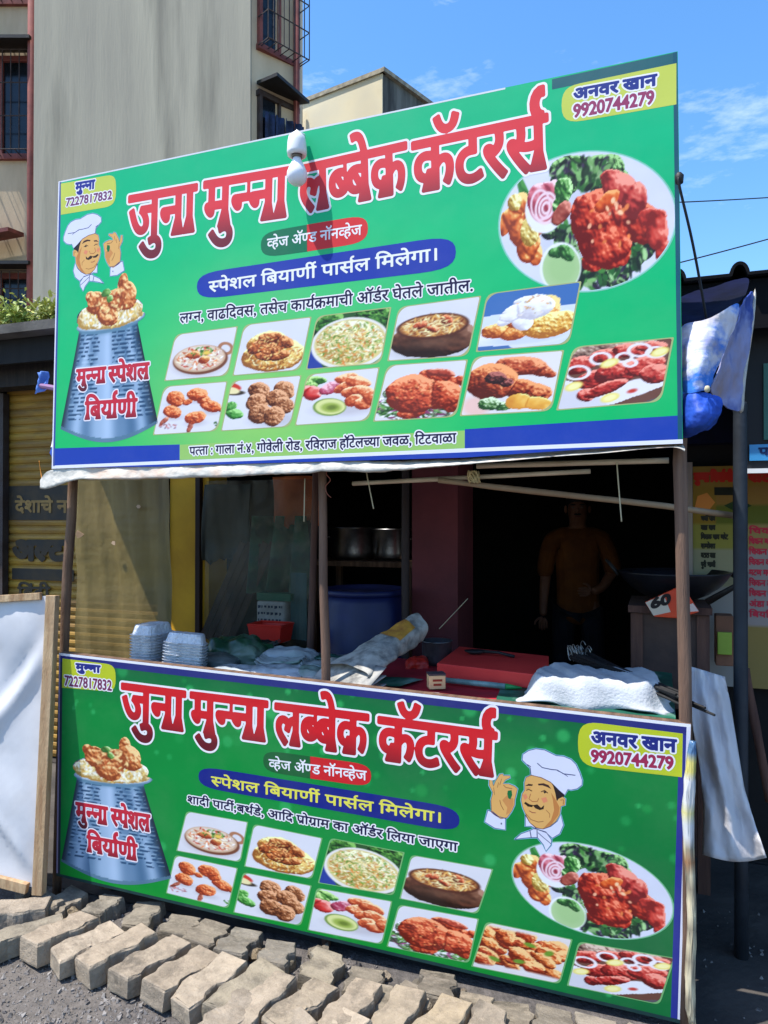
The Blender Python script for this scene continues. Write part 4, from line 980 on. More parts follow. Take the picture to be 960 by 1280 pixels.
def halo(b, quad, col, w, k, name):
    (u0, v1), (u1, _), (_, v0), _ = quad; c, n = math.cos(-.1), math.sin(-.1); Wd, Hd = u1 - u0, v1 - v0
    pts = []
    for i in range(64):
        t = i * 2 * math.pi / 64; x, y = .49 * k * math.cos(t), .298 * k * math.sin(t); X, Y = .5 + x * c - y * n, .31 + x * n + y * c
        pts.append((u0 + X * Wd, v0 + Y / .62 * Hd))
    b.poly(pts, col, name, w, uv=True)
q_ = plate_quad(UB, (623, 293), (846, 247), (785, 178), (725, 367))
UB.picture('platter_picture', q_, p_platter, 170, 130, w=.0016, uv=True, ymax=.62, alpha=platter_alpha, seed=5)
halo(UB, q_, (120, 196, 170), .0009, 1.03, 'plate_glow'); halo(UB, q_, (180, 214, 214), .0012, 1.013, 'plate_glow')
def pot_alpha(cv):
    X, Y = cv.X, cv.Y; t = np.clip((Y - .13) / .80, 0, 1); xl = .02 + .17 * t; xr = .93 - .16 * t
    side = np.minimum(X - xl, xr - X); bot = Y - (.135 - .13 * np.sin(np.clip((X - .02) / .91, 0, 1) * 3.14159))
    f = np.minimum(np.minimum(side, bot), .95 - Y)
    f = np.maximum(f, (1 - cv.eq(.5, .975, .338, .07, .07)) * .07)
    for b in [(.5, 1.02, .29, .085, .05), (.36, 1.15, .09, .09, .3), (.47, 1.1, .12, .12, 0), (.55, 1.15, .12, .09, .2), (.66, 1.18, .10, .11, -.3), (.63, 1.28, .05, .08, -.2), (.3, 1.20, .05, .05, 0), (.46, 1.22, .045, .03, .3), (.72, 1.07, .10, .07, 0), (.28, 1.04, .12, .08, .2)]:
        f = np.maximum(f, (1 - cv.eq(*b)) * min(b[2], b[3]))
    return f * cv.ppu + (cv.noise(30, 2) - .5) * 1.2 * (Y > 1.0)
def pot(b, quad, seed): return b.picture('pot_picture', quad, p_pot, 120, 160, w=.0024, ymax=1.36, alpha=pot_alpha, seed=seed)
pot(UB, [(80, 352), (203, 334), (206, 550), (70, 557)], 6)
sm = dict(dil=.0038, out=.0050, oc=(232, 226, 234), h=.0024, w=.0034, bold=True, grad=(96, 30, 44), name='pot_lettering')
UB.text('मुन्ना', (96, 462.5), (132, 459), (96, 481), (196, 40, 60), **sm); UB.text('स्पेशल', (136, 459), (186, 453.5), (136, 478), (196, 40, 60), **sm)
UB.text('बिर्याणी', (107, 503), (171, 498.5), (107, 524), (196, 40, 60), **sm)

LB = Banner([(-1.3544, 3.117, 1.0414), (.9474, 2.3112, .9659), (.9269, 2.3406, .0268), (-1.3749, 3.1465, .1023)], 'signboard_banner', 'deep green banner with pale bokeh spots fixed below the counter, down to the pavers')
def lb_bg(U, V):
    c = np.zeros(U.shape + (3,)); c[:] = (8, 134, 58)
    c = mixc(c, (26, 84, 58), .75 * np.clip((V - .80) / .2, 0, 1)); c = mixc(c, (8, 148, 60), .6 * gauss(U, .45, .3) * gauss(V, .5, .4))
    c = mixc(c, (26, 96, 60), .5 * gauss(U, .62, .12) * gauss(V, .75, .2)); c = mixc(c, (30, 96, 56), .7 * gauss(U, .95, .1) * gauss(V, .2, .5)); c = mixc(c, (24, 160, 40), .5 * np.clip((.16 - V) / .16, 0, 1) * (U < .8))
    r = np.random.RandomState(9)
    for _ in range(150):
        x, y, q = r.rand(), (r.rand() if r.rand() < .5 else 1 - .3 * r.rand()), (.004 + .010 * r.rand() ** 2)
        e = np.hypot((U - x) * 2.6, V - y) / q / 2.6; c = mixc(c, (52, 172, 92) if r.rand() < .7 else (30, 150, 70), np.clip((1 - e) * 2.2, 0, 1) * (.4 + .55 * r.rand()))
    return c
LB.backdrop(lb_bg, 320, 130)
Wl, Hl = LB.W, LB.H
BL_ = (44, 52, 140)
strip(LB, .008, Hl - .036, Wl - .012, Hl - .010, (42, 48, 118)); strip(LB, 0, Hl - .0101, Wl, Hl, (236, 236, 244)); strip(LB, 0, .012, .0079, Hl - .0102, (150, 140, 176)); strip(LB, .008, .012, .02, Hl - .0361, (36, 50, 70)); strip(LB, Wl - .032, .012, Wl - .012, Hl - .0361, BL_); strip(LB, Wl - .0119, .012, Wl, Hl - .0102, (222, 222, 236)); strip(LB, 0, 0, Wl, .0119, (30, 60, 60))
PL2 = (190, 200, 44)
LB.poly(LB.rpoly([(78, 823), (144.6, 831), (144.6, 864.8), (77.5, 859.5)], [0, .05, .05, 0]), PL2, 'name_plate', .0021, uv=True)
LB.poly(LB.rpoly([(722.5, 900.5), (853.5, 917), (852.5, 971.5), (722.5, 957)], [.07, 0, 0, .07]), PL2, 'name_plate', .0021, uv=True)
LB.text('मुन्ना', (95, 829.5), (125, 832.5), (95, 837.5), (40, 50, 130), .0032, .004, WH)
LB.text('7227817832', (80.5, 844), (140, 850.5), (80.5, 856.5), (120, 50, 90), .0016, .004, WH)
LB.text('अनवर खान', (739, 914.5), (845, 925), (739, 929), (34, 44, 124), .0028, .005, WH)
LB.text('9920744279', (738.5, 937), (842, 946), (738.5, 952), (160, 40, 80), .0022, .005, WH)
RED, hd['grad'] = (214, 34, 42), (104, 26, 38)
LB.text('जुना', (153, 855), (230.5, 865), (153, 902), RED, **hd)
LB.text('मुन्ना', (239, 866), (333, 877.5), (239, 913), RED, **hd)
LB.text('लब्बेक', (345, 880), (459, 894), (345, 928), RED, **hd)
LB.text('कॅटरर्स', (474, 897), (619, 916.5), (474, 948), RED, **hd)
LB.poly(LB.rpoly([(329, 937.5), (388, 945.5), (388, 973), (329, 964)], [.08, 0, 0, .08]), (18, 96, 48), 'green_pill', .0022, uv=True)
LB.poly(LB.rpoly([(387.6, 945.4), (464, 956), (464, 984), (387.6, 973)], [0, .08, .08, 0]), (206, 38, 44), 'red_pill', .0022, uv=True)
LB.text('व्हेज अॅण्ड नॉनव्हेज', (336, 949), (458, 964), (336, 960), WH, .0008)
LB.poly(LB.rpoly([(248, 957), (574.5, 1010), (574.5, 1041), (248, 983.5)], .12), (24, 38, 128), 'blue_pill', .0022, uv=True)
LB.text('स्पेशल बियार्णी पार्सल मिलेगा।', (264, 970.5), (554, 1016.5), (264, 981.5), (230, 222, 84), .0013)
LB.text('शादी पार्टी,बर्थडे, आदि प्रोग्राम का ऑर्डर लिया जाएगा', (234, 994.5), (572, 1054), (234, 1003.5), (30, 30, 70), .0012, .0042, WH)
LPICS = [('karahi', p_karahi, [(234, 1014.6), (308.8, 1028), (299.6, 1077), (221.7, 1063)]), ('heap', p_heap, [(318, 1031), (401.7, 1048), (389, 1098), (306.7, 1082.5)]),
    ('fried', p_fried, [(414, 1048.4), (504, 1066), (491, 1118.4), (399, 1103)]), ('handi', p_handi, [(515, 1069.4), (614.7, 1087), (596, 1141.6), (501, 1122.8)]),
    ('lolli', p_lolli, [(219.7, 1069.4), (296, 1085.6), (284.4, 1134.6), (208.7, 1116)]), ('kebab', p_kebab, [(305, 1091), (388, 1107.5), (375, 1156.5), (293, 1140)]), ('salad', p_salad, [(397, 1110.5), (488.7, 1127), (476.5, 1179.7), (386, 1162)]),
    ('roast', p_roast, [(499.7, 1131.6), (597, 1149), (585, 1203), (485, 1182.7)]), ('chilli', p_chilli, [(608.7, 1153), (713.7, 1174.7), (698.4, 1229), (591, 1207.5)]), ('tand', p_tandoori, [(724.7, 1177.7), (841.5, 1198), (823, 1254.7), (710.7, 1231.5)])]
dishes(LB, LPICS, (.022, .004, .022, .004), (120, 176, 110))
q2 = plate_quad(LB, (639, 1102), (843, 1124), (712, 1051), (764, 1175))
LB.picture('platter_picture', q2, p_platter, 160, 120, w=.0016, uv=True, ymax=.62, alpha=platter_alpha, seed=5)
halo(LB, q2, (110, 180, 130), .0009, 1.03, 'plate_glow'); halo(LB, q2, (180, 206, 200), .0012, 1.013, 'plate_glow')
pot(LB, [(76, 911), (218, 929), (219, 1117), (66, 1093)], 7)
LB.text('मुन्ना', (95, 1003), (134, 1009.5), (95, 1024), (196, 40, 60), **sm); LB.text('स्पेशल', (139, 1011), (187, 1019), (139, 1031), (196, 40, 60), **sm)
LB.text('बिर्याणी', (109, 1045), (171, 1056), (109, 1064), (196, 40, 60), **sm)

# the printed cook
CH = []
HATC, SKIN, SK2, LINE = (218, 220, 238), (224, 172, 100), (196, 128, 70), (50, 60, 110)
def cp(pts, col): CH.append((pts, col))
def cs(pts, wd, col): CH.append((stroke_poly(pts, wd), col))
HAT = [(440, 280), (435, 225), (400, 190), (370, 160), (375, 115), (420, 85), (480, 70), (550, 80), (610, 110), (640, 125), (700, 130), (760, 155), (800, 195), (830, 260), (850, 320), (848, 360), (810, 390), (760, 400), (735, 395), (710, 440), (660, 400), (600, 340), (520, 300)]
COLLAR = [(395, 600), (430, 660), (480, 705), (540, 712), (600, 690), (650, 650), (680, 600), (700, 680), (670, 750), (610, 785), (560, 740), (490, 715), (440, 690), (395, 690)]
TIE = [(310, 795), (360, 750), (430, 725), (460, 710), (495, 715), (560, 735), (605, 800), (600, 840), (560, 890), (540, 840), (500, 790), (490, 780), (440, 780), (380, 785)]
CUFF = [(95, 560), (125, 575), (170, 610), (235, 625), (235, 718), (150, 705), (70, 655)]
FACE = [(400, 300), (440, 282), (520, 298), (600, 338), (630, 385), (645, 480), (690, 450), (715, 470), (712, 520), (680, 530), (670, 600), (640, 650), (590, 690), (530, 712), (480, 700), (430, 660), (400, 600), (375, 540), (362, 480), (370, 430), (390, 400), (388, 340)]
HAND = [(125, 580), (120, 480), (135, 420), (105, 360), (108, 300), (125, 300), (140, 370), (155, 330), (190, 275), (215, 270), (220, 285), (270, 285), (275, 300), (235, 320), (215, 350), (260, 350), (310, 370), (332, 390), (325, 420), (310, 480), (308, 520), (285, 570), (250, 620), (200, 630), (150, 600)]
for P in (HAT, COLLAR, TIE, CUFF, FACE, HAND): cs(P + [P[0], P[1]], 16, (128, 190, 210))
cp(HAT, HATC); cp(COLLAR, HATC); cp(TIE, HATC); cp(CUFF, HATC)
cp([(610, 345), (660, 395), (710, 440), (700, 460), (660, 470), (645, 500), (632, 440), (622, 380)], (44, 34, 36)); cp(FACE, SKIN); cp(HAND, SKIN)
for P in (HAT, COLLAR, CUFF, TIE): cs(P + [P[0]], 5, LINE)
for P in (FACE, HAND): cs(P + [P[0]], 4, (130, 76, 50))
cp([(612, 350), (660, 400), (705, 440), (690, 456), (660, 470), (648, 490), (636, 430)], (44, 34, 36))
cp([(600, 420), (640, 480), (670, 540), (660, 600), (600, 680), (540, 705), (600, 640), (625, 560), (615, 480)], SK2)
cp([(210, 480), (250, 440), (300, 470), (300, 520), (270, 580), (240, 600), (250, 540)], (206, 142, 82))
cp([(255, 405), (285, 400), (290, 440), (275, 475), (258, 465), (250, 430)], (22, 112, 60))
for P, wd in (([(490, 185), (530, 220), (600, 235), (650, 240), (700, 270), (795, 282)], 7), ([(650, 245), (690, 262), (735, 292)], 5), ([(410, 195), (440, 215)], 6), ([(432, 725), (442, 780)], 7), ([(488, 718), (490, 782)], 7), ([(495, 740), (540, 780), (600, 830)], 5), ([(130, 570), (180, 612), (240, 628)], 6)): cs(P, wd, LINE)
DK = (66, 40, 34)
cp([(392, 368), (420, 350), (455, 355), (450, 367), (420, 366)], DK); cp([(495, 350), (540, 345), (580, 360), (602, 392), (570, 376), (530, 362), (500, 363)], DK)
cs([(402, 402), (422, 394), (448, 408)], 7, DK); cs([(520, 415), (548, 402), (575, 425)], 7, DK); cp([(538, 412), (552, 408), (562, 420), (548, 428)], (30, 24, 30)); cs([(395, 385), (440, 382)], 4, SK2)
cs([(438, 430), (424, 470), (450, 492), (492, 490), (502, 466)], 6, (170, 96, 60)); cp([(372, 440), (400, 430), (415, 460), (390, 480)], (226, 140, 100)); cp([(520, 465), (560, 455), (575, 490), (540, 505)], (226, 140, 100))
cp([(384, 505), (396, 494), (430, 515), (457, 520), (450, 537), (415, 532)], (54, 38, 26)); cp([(455, 522), (490, 514), (520, 542), (546, 520), (541, 552), (510, 560), (475, 546)], (54, 38, 26))
cs([(425, 565), (450, 580), (478, 582)], 6, (150, 70, 60)); cs([(400, 590), (440, 636), (500, 656), (540, 650)], 5, (150, 96, 56)); cs([(560, 560), (590, 590), (588, 620)], 5, (170, 110, 64)); cs([(675, 480), (700, 478), (698, 515)], 6, (160, 90, 60))
cs([(190, 480), (200, 520), (222, 560)], 5, (150, 90, 50)); cs([(180, 340), (172, 380)], 4, (150, 90, 50)); cs([(140, 380), (150, 440)], 4, (150, 90, 50)); cs([(220, 360), (240, 380), (290, 388)], 5, (150, 90, 50)); cs([(205, 310), (190, 360)], 4, (150, 90, 50)); cp([(196, 664), (206, 660), (210, 672), (200, 678)], (90, 90, 120))
def chef(b, mp_fn):
    V = []; Fc = []; cols = []
    for k, (pts, col) in enumerate(CH):
        bm = bmesh.new(); vs_ = [bm.verts.new((*mp_fn(p), (.0030 + .00004 * k) * LAY)) for p in pts]
        if isinstance(pts, np.ndarray):
            n = len(vs_)
            for i in range(n // 2 - 1): bm.faces.new((vs_[i], vs_[i + 1], vs_[n - 2 - i], vs_[n - 1 - i]))
        else: bm.faces.new(vs_)
        bm.normal_update(); bmesh.ops.triangulate(bm, faces=bm.faces[:]); bm.normal_update(); bm.verts.index_update(); o = len(V)
        V += [tuple(v.co) for v in bm.verts]; Fc += [tuple(o + v.index for v in (f.verts if f.normal.z > 0 else reversed(f.verts[:]))) for f in bm.faces]
        cols += [lin([q / 255 for q in col])] * len(bm.verts); bm.free()
    col_mesh('cook_picture', V, Fc, np.array(cols), M_PRINT, b.root)
lbm = lambda p: tuple(LB.uv(595 + p[0] / 6.4, 925 + p[1] / 6.4))
chef(LB, lbm)
# mirrored on the other banner
_a = [lbm(p) for P in (HAT, TIE, CUFF) for p in P]; lu0, lu1 = min(p[0] for p in _a), max(p[0] for p in _a); lv0, lv1 = min(p[1] for p in _a), max(p[1] for p in _a)
uu0, uu1 = UB.uv(79.5, 300)[0], UB.uv(155.5, 335)[0]; uv1, uv0 = UB.uv(115, 267)[1], UB.uv(104, 364)[1]
def ubm(p): q = lbm(p); return (uu1 - (q[0] - lu0) / (lu1 - lu0) * (uu1 - uu0), uv0 + (q[1] - lv0) / (lv1 - lv0) * (uv1 - uv0))
chef(UB, ubm)

# ------------------------------------------------------------------ stall frame: posts, bars, awning
def pole(name, pts, r, m, label, cat, group=None, seg=8, wob=.0, seed=1):
    rr = random.Random(seed); bm = bmesh.new(); pts = [Vector(p) for p in pts]; P = []; k = 10
    for i in range(k + 1):
        t = i / k * (len(pts) - 1); j = min(int(t), len(pts) - 2); q = pts[j].lerp(pts[j + 1], t - j)
        if 0 < i < k: q += Vector((rr.uniform(-1, 1), rr.uniform(-1, 1), 0)) * wob
        P.append(q)
    r = r if isinstance(r, (list, tuple)) else [r] * (k + 1)
    if len(r) == 2: r = [r[0] + (r[1] - r[0]) * i / k for i in range(k + 1)]
    tube(bm, P, [x * rr.uniform(.94, 1.06) for x in r], seg)
    return obj(name, bm, m, label=label, cat=cat, group=group, smooth=True)
M_POSTW = mat('brown_wooden_post', s8(126, 98, 80), 0.85, s8(92, 70, 58), 5, 0.5, 60, stretch=(8, 8, .6))
M_POSTD = mat('dark_wooden_post', s8(100, 70, 58), 0.85, s8(74, 50, 44), 5, 0.4, 60, stretch=(8, 8, .6))
n1 = .10
a = hit(408, 860, n1); b = hit(402, 600, n1)
pole('wooden_post', [a + (a - b) * 1.45 * 0 + Vector((0, 0, -a.z)), a, b, b + Vector((.0, 0, 1.0))], .0165, M_POSTW, 'slim brown wooden post standing in the middle of the stall opening', 'post', wob=.003)
a = hit(857, 890, .06); b = hit(850, 585, .06)
pole('wooden_post', [Vector((a.x, a.y, 0)), a, b, b + Vector((0, 0, .13))], .0215, M_POSTW, 'thick brown wooden post at the end of the stall beside the white hanging sheet', 'post', wob=.002, seed=2)
a = hit(81, 800, .07); b = hit(90, 612, .07)
pole('wooden_post', [Vector((a.x - .03, a.y, 0)), a, b, b + Vector((0.03, 0, .9))], [.019, .024], M_WOOD, 'rough grey wooden post behind the leaning white panel frame', 'post', wob=.004, seed=3)
a = hit(387, 815, .85); b = hit(395, 605, .85)
pole('wooden_post', [Vector((a.x, a.y, 0)), a, b, b + Vector((0, 0, .45))], .016, M_POSTD, 'reddish brown wooden post at the back of the counter, just behind the middle post', 'post', wob=.003, seed=4)
a = hit(506, 790, 1.1); b = hit(507, 605, 1.1)
pole('wooden_post', [Vector((a.x, a.y, 0)), b, b + Vector((0, 0, .5))], .020, mat('near_black_post', s8(56, 44, 42), .8), 'dark thin post in front of the maroon pillar', 'post', seed=5)
a = hit(926, 1000, .55); b = hit(925, 520, .55)
pole('steel_post', [Vector((a.x, a.y, 0)), b, Vector((b.x, b.y, b.z + .05))], .024, M_POSTB, 'blue-grey steel post carrying the corrugated canopy in front of the menu board', 'post', seed=6, seg=12)
def bar(pa, pb, r, m, label, cat='pole', name='pipe', **k): return pole(name, [pa, pb], r, m, label, cat, **k)
bar(hit(441, 604.5, .16), hit(738, 589, .16), .0085, M_PVC, 'cream plastic pipe under the awning whose end stops short, the lower of the two', 'pipe')
bar(hit(596, 582.5, .11), hit(836, 575.5, .11), .0095, M_PVC, 'cream plastic pipe just under the awning hem, reaching the thick end post', 'pipe')
pole('bamboo_pole', [hit(548, 600, .14), hit(620, 609, .16), hit(820, 631, .34), hit(920, 645, .62)], [.010, .012], M_BAMBOO, 'pale bamboo pole slanting across the dark opening to the steel post', 'pole', wob=.002)
pole('wooden_beam', [S(-.05, .09, 1.885), S(2.47, .09, 1.885)], .02, M_WOOD, 'wooden beam behind the awning hem carrying the upper banner', 'beam')
bm = bmesh.new()
for k in range(6):
    c = hit(592, 596, .135); t0 = rnd.uniform(0, 6); 
    tube(bm, [c + Vector((.018 * math.cos(t0 + t) * rnd.uniform(.7, 1.3), .02 * math.sin(t0 + t), .022 * math.sin(t * 1.7 + k))) for t in [i * .7 for i in range(10)]], .0028, 5)
obj('rope_knot', bm, mat('straw_rope', s8(200, 178, 130), .8), label='pale rope knot tying the bamboo pole to the cream pipes', cat='rope', smooth=True)
def cord(name, pts, r, m, label, cat='wire'):
    bm = bmesh.new(); P = [Vector(p) for p in pts]; Q = []
    for i in range(len(P) - 1):
        p0 = P[max(i - 1, 0)]; p3 = P[min(i + 2, len(P) - 1)]
        for t in np.linspace(0, 1, 7)[:-1]:
            Q.append(0.5 * ((2 * P[i]) + (P[i + 1] - p0) * t + (2 * p0 - 5 * P[i] + 4 * P[i + 1] - p3) * t * t + (3 * P[i] - p0 - 3 * P[i + 1] + p3) * t ** 3))
    Q.append(P[-1]); tube(bm, Q, r, 6); return obj(name, bm, m, label=label, cat=cat, smooth=True)
M_CORD = mat('pale_cord', s8(196, 184, 150), .8); M_WIREB = mat('black_cable', s8(26, 26, 30), .6); M_WIRER = mat('red_brown_wire', s8(130, 70, 54), .6)
cord('dangling_string', [hit(771, 578, .10), hit(773.5, 610, .10), hit(777, 652, .105)], .0022, M_CORD, 'thin pale cord hanging down in front of the man in the dark opening', 'cord')
cord('dangling_string', [hit(458, 590, .1), hit(461, 606, .1), hit(467, 636, .1)], .0022, M_CORD, 'short pale cord hanging beside the steel cooking pots', 'cord')
cord('dangling_string', [hit(381, 598, .1), hit(380.5, 625, .1), hit(380, 652, .105)], .0022, M_CORD, 'short pale cord hanging in front of the orange cloth', 'cord')
cord('loose_wire', [hit(412, 582, .0), hit(408, 592, .02), hit(413, 600, .03), hit(407, 608, .05), hit(409, 617, .05), hit(414, 622, .06)], .0018, M_WIRER, 'twisted reddish wire at the top of the middle post')
cord('loose_wire', [hit(585, 748, .95), hit(568, 766, .92), hit(549, 786, .85)], .0015, M_CORD, 'thin pale wire slanting in the dark above the newspaper roll')

def wrinkle(o, strength, size, seed=0):
    t = bpy.data.textures.new('wrinkles', 'CLOUDS'); t.noise_scale = size; t.noise_depth = 3
    m = o.modifiers.new('wrinkles', 'DISPLACE'); m.texture = t; m.strength = strength; m.mid_level = .5; m.texture_coords = 'LOCAL'
    return o
# awning tarpaulin: hem below the upper banner, rising to the canopy behind
def noise1(x, seed): return math.sin(x * 2.1 + seed) * .5 + math.sin(x * 5.3 + seed * 2.3) * .3 + math.sin(x * 11.7 + seed * 3.1) * .2
M_TARP = mat('blue_and_white_tarpaulin', s8(200, 204, 226), 0.35, s8(46, 104, 200), 3.0, 0.8, 9, contrast=(.40, .56), stretch=(1, 1, 2.4), col3=s8(206, 190, 170), scale3=4.0, amt3=.8)
M_HEM = mat('dirty_white_tarp_hem', s8(206, 202, 190), 0.5, s8(166, 162, 152), 9, 0.9, 22, col3=s8(190, 150, 122), scale3=9, amt3=.9)
M_TARPB = mat('bright_blue_tarpaulin', s8(34, 88, 200), 0.6, s8(22, 56, 140), 4, 0.7, 10)
aw = thing('awning_tarp', S(1.2, .1, 1.83), 'crumpled blue and white tarpaulin roof with a pale hem below the upper banner', 'tarpaulin')
bm = bmesh.new()
def roof_fn(u, v):
    n_ = .03 + 1.30 * v; s0_ = -.06 - 1.15 * v; s_ = s0_ + (2.50 - s0_) * u  # rear edge widened out of view to shade the shutter and pillar
    z = 1.90 + .66 * v ** .9 + .020 * noise1(s_ * 4 + v * 3, 1) + .02 * noise1(v * 9 + s_, 4) - .05 * math.sin(math.pi * v)
    return S(s_, n_, z)
grid(bm, roof_fn, 70, 24); obj('tarp_roof', bm, M_TARP, aw, smooth=True)
hem = [(50, 611, 600), (56, 613, 592), (64, 611, 588), (75, 606.8, 586), (88, 601.9, 585.5), (102, 598.7, 585.5), (118, 601.0, 585), (140, 599.3, 584.5), (165, 600.8, 584), (190, 598.2, 583), (215, 599.7, 582.5), (245, 597.1, 581.5), (275, 597.8, 581), (300, 596.0, 580), (330, 594.1, 578.5), (360, 592.8, 578), (390, 593.0, 577), (401, 588.9, 576.5), (412, 591.2, 576), (435, 588.9, 576.5), (460, 592.6, 577), (485, 589.5, 577), (510, 588.4, 577), (540, 584.3, 575.5), (570, 582.3, 574.5), (600, 579.2, 573.5), (640, 576.2, 571.5), (680, 571.6, 568.5), (720, 569.1, 566), (760, 566.6, 563.5), (800, 561.6, 560), (830, 559.6, 558), (848, 559.2, 556), (856, 564.4, 558)]
bm = bmesh.new(); rows = []
for k, (px, yb, yt) in enumerate(hem):
    o_ = -.040 + .018 * noise1(k * 1.9, 2); A = hit(px, yt - 1, -.02 if px < 470 else .0); B_ = hit(px, yt + (yb - yt) * (.45 + .2 * noise1(k * 2.7, 5)), o_ * .75 + .012 * noise1(k * 3.1, 7)); C_ = hit(px, yb, o_ - .002); D = hit(px, yb - .5, o_ + .03); E_ = hit(px, yb - 8, .02)
    E_.z = max(E_.z, C_.z + .02)
    rows.append([bm.verts.new(q) for q in (A, B_, C_, D, E_)])
for r0, r1 in zip(rows, rows[1:]):
    for j in range(4): bm.faces.new((r0[j], r0[j + 1], r1[j + 1], r1[j]))
o = obj('pale_hem', bm, M_HEM, aw, smooth=True); subsurf(o, 3); wrinkle(o, .006, .03)
# right-hand end: folds and post-tied flap, sun and shade put into their colours
RT = [[(848, 404, .04), (848, 430, .03), (848, 465, .02), (849, 493, .02)], [(872, 403, .0), (869, 432, -.04), (868, 466, -.06), (868, 491, -.04)], [(897, 394, .03), (886, 432, -.03), (877, 466, -.06), (877, 488, -.04)],
      [(915, 380, .10), (900, 424, .03), (885, 462, -.02), (884, 488, -.01)], [(930, 376, .16), (910, 432, .09), (893, 470, .04), (886, 491, .02)]]
bm = bmesh.new(); G = [[bm.verts.new(hit(px, py, n_)) for px, py, n_ in r] for r in RT]
for r0, r1 in zip(G, G[1:]):
    for j in range(3): bm.faces.new((r0[j], r1[j], r1[j + 1], r0[j + 1]))
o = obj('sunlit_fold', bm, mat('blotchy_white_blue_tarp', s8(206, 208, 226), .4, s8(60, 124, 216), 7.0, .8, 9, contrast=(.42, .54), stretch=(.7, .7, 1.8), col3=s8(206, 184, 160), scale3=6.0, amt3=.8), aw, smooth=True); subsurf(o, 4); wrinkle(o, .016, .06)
FL = [[(929, 377, .17), (937, 368, .28), (944, 358, .34)], [(909, 432, .10), (927, 416, .22), (941, 404, .30)], [(892, 471, .05), (914, 463, .17), (932, 456, .26)], [(885, 492, .03), (906, 498, .15), (927, 496, .24)], [(896, 500, .10), (912, 511, .18), (926, 518, .24)]]
bm = bmesh.new(); G = [[bm.verts.new(hit(px, py, n_)) for px, py, n_ in r] for r in FL]
for r0, r1 in zip(G, G[1:]):
    for j in range(2): bm.faces.new((r0[j], r1[j], r1[j + 1], r0[j + 1]))
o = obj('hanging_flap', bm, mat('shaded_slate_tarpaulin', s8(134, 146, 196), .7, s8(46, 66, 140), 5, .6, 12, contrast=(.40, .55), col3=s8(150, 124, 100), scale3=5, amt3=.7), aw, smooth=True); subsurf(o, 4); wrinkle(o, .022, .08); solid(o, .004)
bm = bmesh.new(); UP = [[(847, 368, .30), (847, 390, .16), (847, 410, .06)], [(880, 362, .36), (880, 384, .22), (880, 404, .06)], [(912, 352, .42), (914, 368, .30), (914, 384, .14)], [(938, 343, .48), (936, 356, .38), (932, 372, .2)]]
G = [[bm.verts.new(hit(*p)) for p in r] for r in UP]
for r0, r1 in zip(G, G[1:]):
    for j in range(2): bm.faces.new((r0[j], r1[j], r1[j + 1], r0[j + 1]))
o = obj('shaded_fold', bm, mat('navy_shaded_tarp', s8(12, 18, 56), .85, s8(6, 8, 24), 4, .5, 12, spec=.1), aw, smooth=True); subsurf(o, 3); wrinkle(o, .012, .06)  # dark sheet with the tarp's shade in its navy colour
bm = bmesh.new(); tube(bm, [hit(*r[2]) for r in FL], [.006, .007, .006, .008, .012], 8); o = obj('white_hem', bm, M_HEM, aw, smooth=True); subsurf(o, 1)
bm = bmesh.new(); lathe(bm, [(0, -.012), (.007, -.008), (.009, .0), (.006, .008), (0, .010)], hit(884, 486, -.045), 8); obj('knot', bm, M_CORD, aw, smooth=True)
BG = [[(849, 491, .03), (849, 503, .01), (849, 520, .0), (849, 540, .01), (849, 549, .05)], [(868, 490, -.03), (870, 500, -.08), (870, 517, -.09), (868, 534, -.07), (868, 545, .0)], [(886, 490, -.01), (891, 502, -.05), (891, 519, -.07), (887, 531, -.05), (882, 539, .02)], [(897, 494, .04), (903, 505, .02), (901, 519, .0), (896, 527, .03), (891, 531, .08)]]
bm = bmesh.new(); G = [[bm.verts.new(hit(px, py, n_)) for px, py, n_ in r] for r in BG]
for r0, r1 in zip(G, G[1:]):
    for j in range(4): bm.faces.new((r0[j], r1[j], r1[j + 1], r0[j + 1]))
o = obj('blue_fold', bm, M_TARPB, aw, smooth=True); subsurf(o, 4); wrinkle(o, .022, .06)
bm = bmesh.new(); lathe(bm, [(0, -.07), (.05, -.055), (.075, 0), (.06, .05), (0, .065)], S(-.02, .10, hz(56, 568, .1)), 14, sx=1.1); o = obj('blue_end_fold', bm, M_TARPB, aw, smooth=True)
cord('tie_cord', [hit(49, 576, .1), hit(51, 590, .1), hit(53, 603, .08)], .002, mat('orange_twine', s8(206, 132, 40), .7), 'orange twine dangling from the blue tarpaulin fold at the far end of the stall', 'cord')
cord('guy_wire', [hit(848, 222, -.04), hit(850, 236, -.035), hit(866, 305, .02), hit(882, 392, .1), hit(886, 420, .12), hit(884, 452, .14), hit(885, 480, .16)], .0042, M_WIREB, 'dark wire running from the upper banner edge down to the tarpaulin fold', 'wire')
bm = bmesh.new(); lathe(bm, [(0, -.02), (.012, -.012), (.014, .01), (.006, .02), (0, .022)], hit(849, 224, -.03), 10); obj('wire_clamp', bm, M_BLACK, label='small black clamp on the banner edge holding the wire', cat='clamp', smooth=True)
cord('power_line', [at(820, 254, 14), at(960, 247, 16), at(1300, 225, 20)], .012, M_WIREB, 'thin power line against the sky, the upper one', 'power line')
cord('power_line', [at(800, 341, 12), at(960, 299, 13), at(1200, 230, 14)], .011, M_WIREB, 'thin power line sloping down to the black canopy', 'power line')
bm = bmesh.new(); tube(bm, [hit(50, 482, .16), hit(85, 488, .12)], .012, 8); pl = obj('banner_stay', bm, mat('mauve_pipe', s8(150, 110, 150), .5), label='stub of pipe with a blue rag poking out behind the upper banner', cat='pipe')
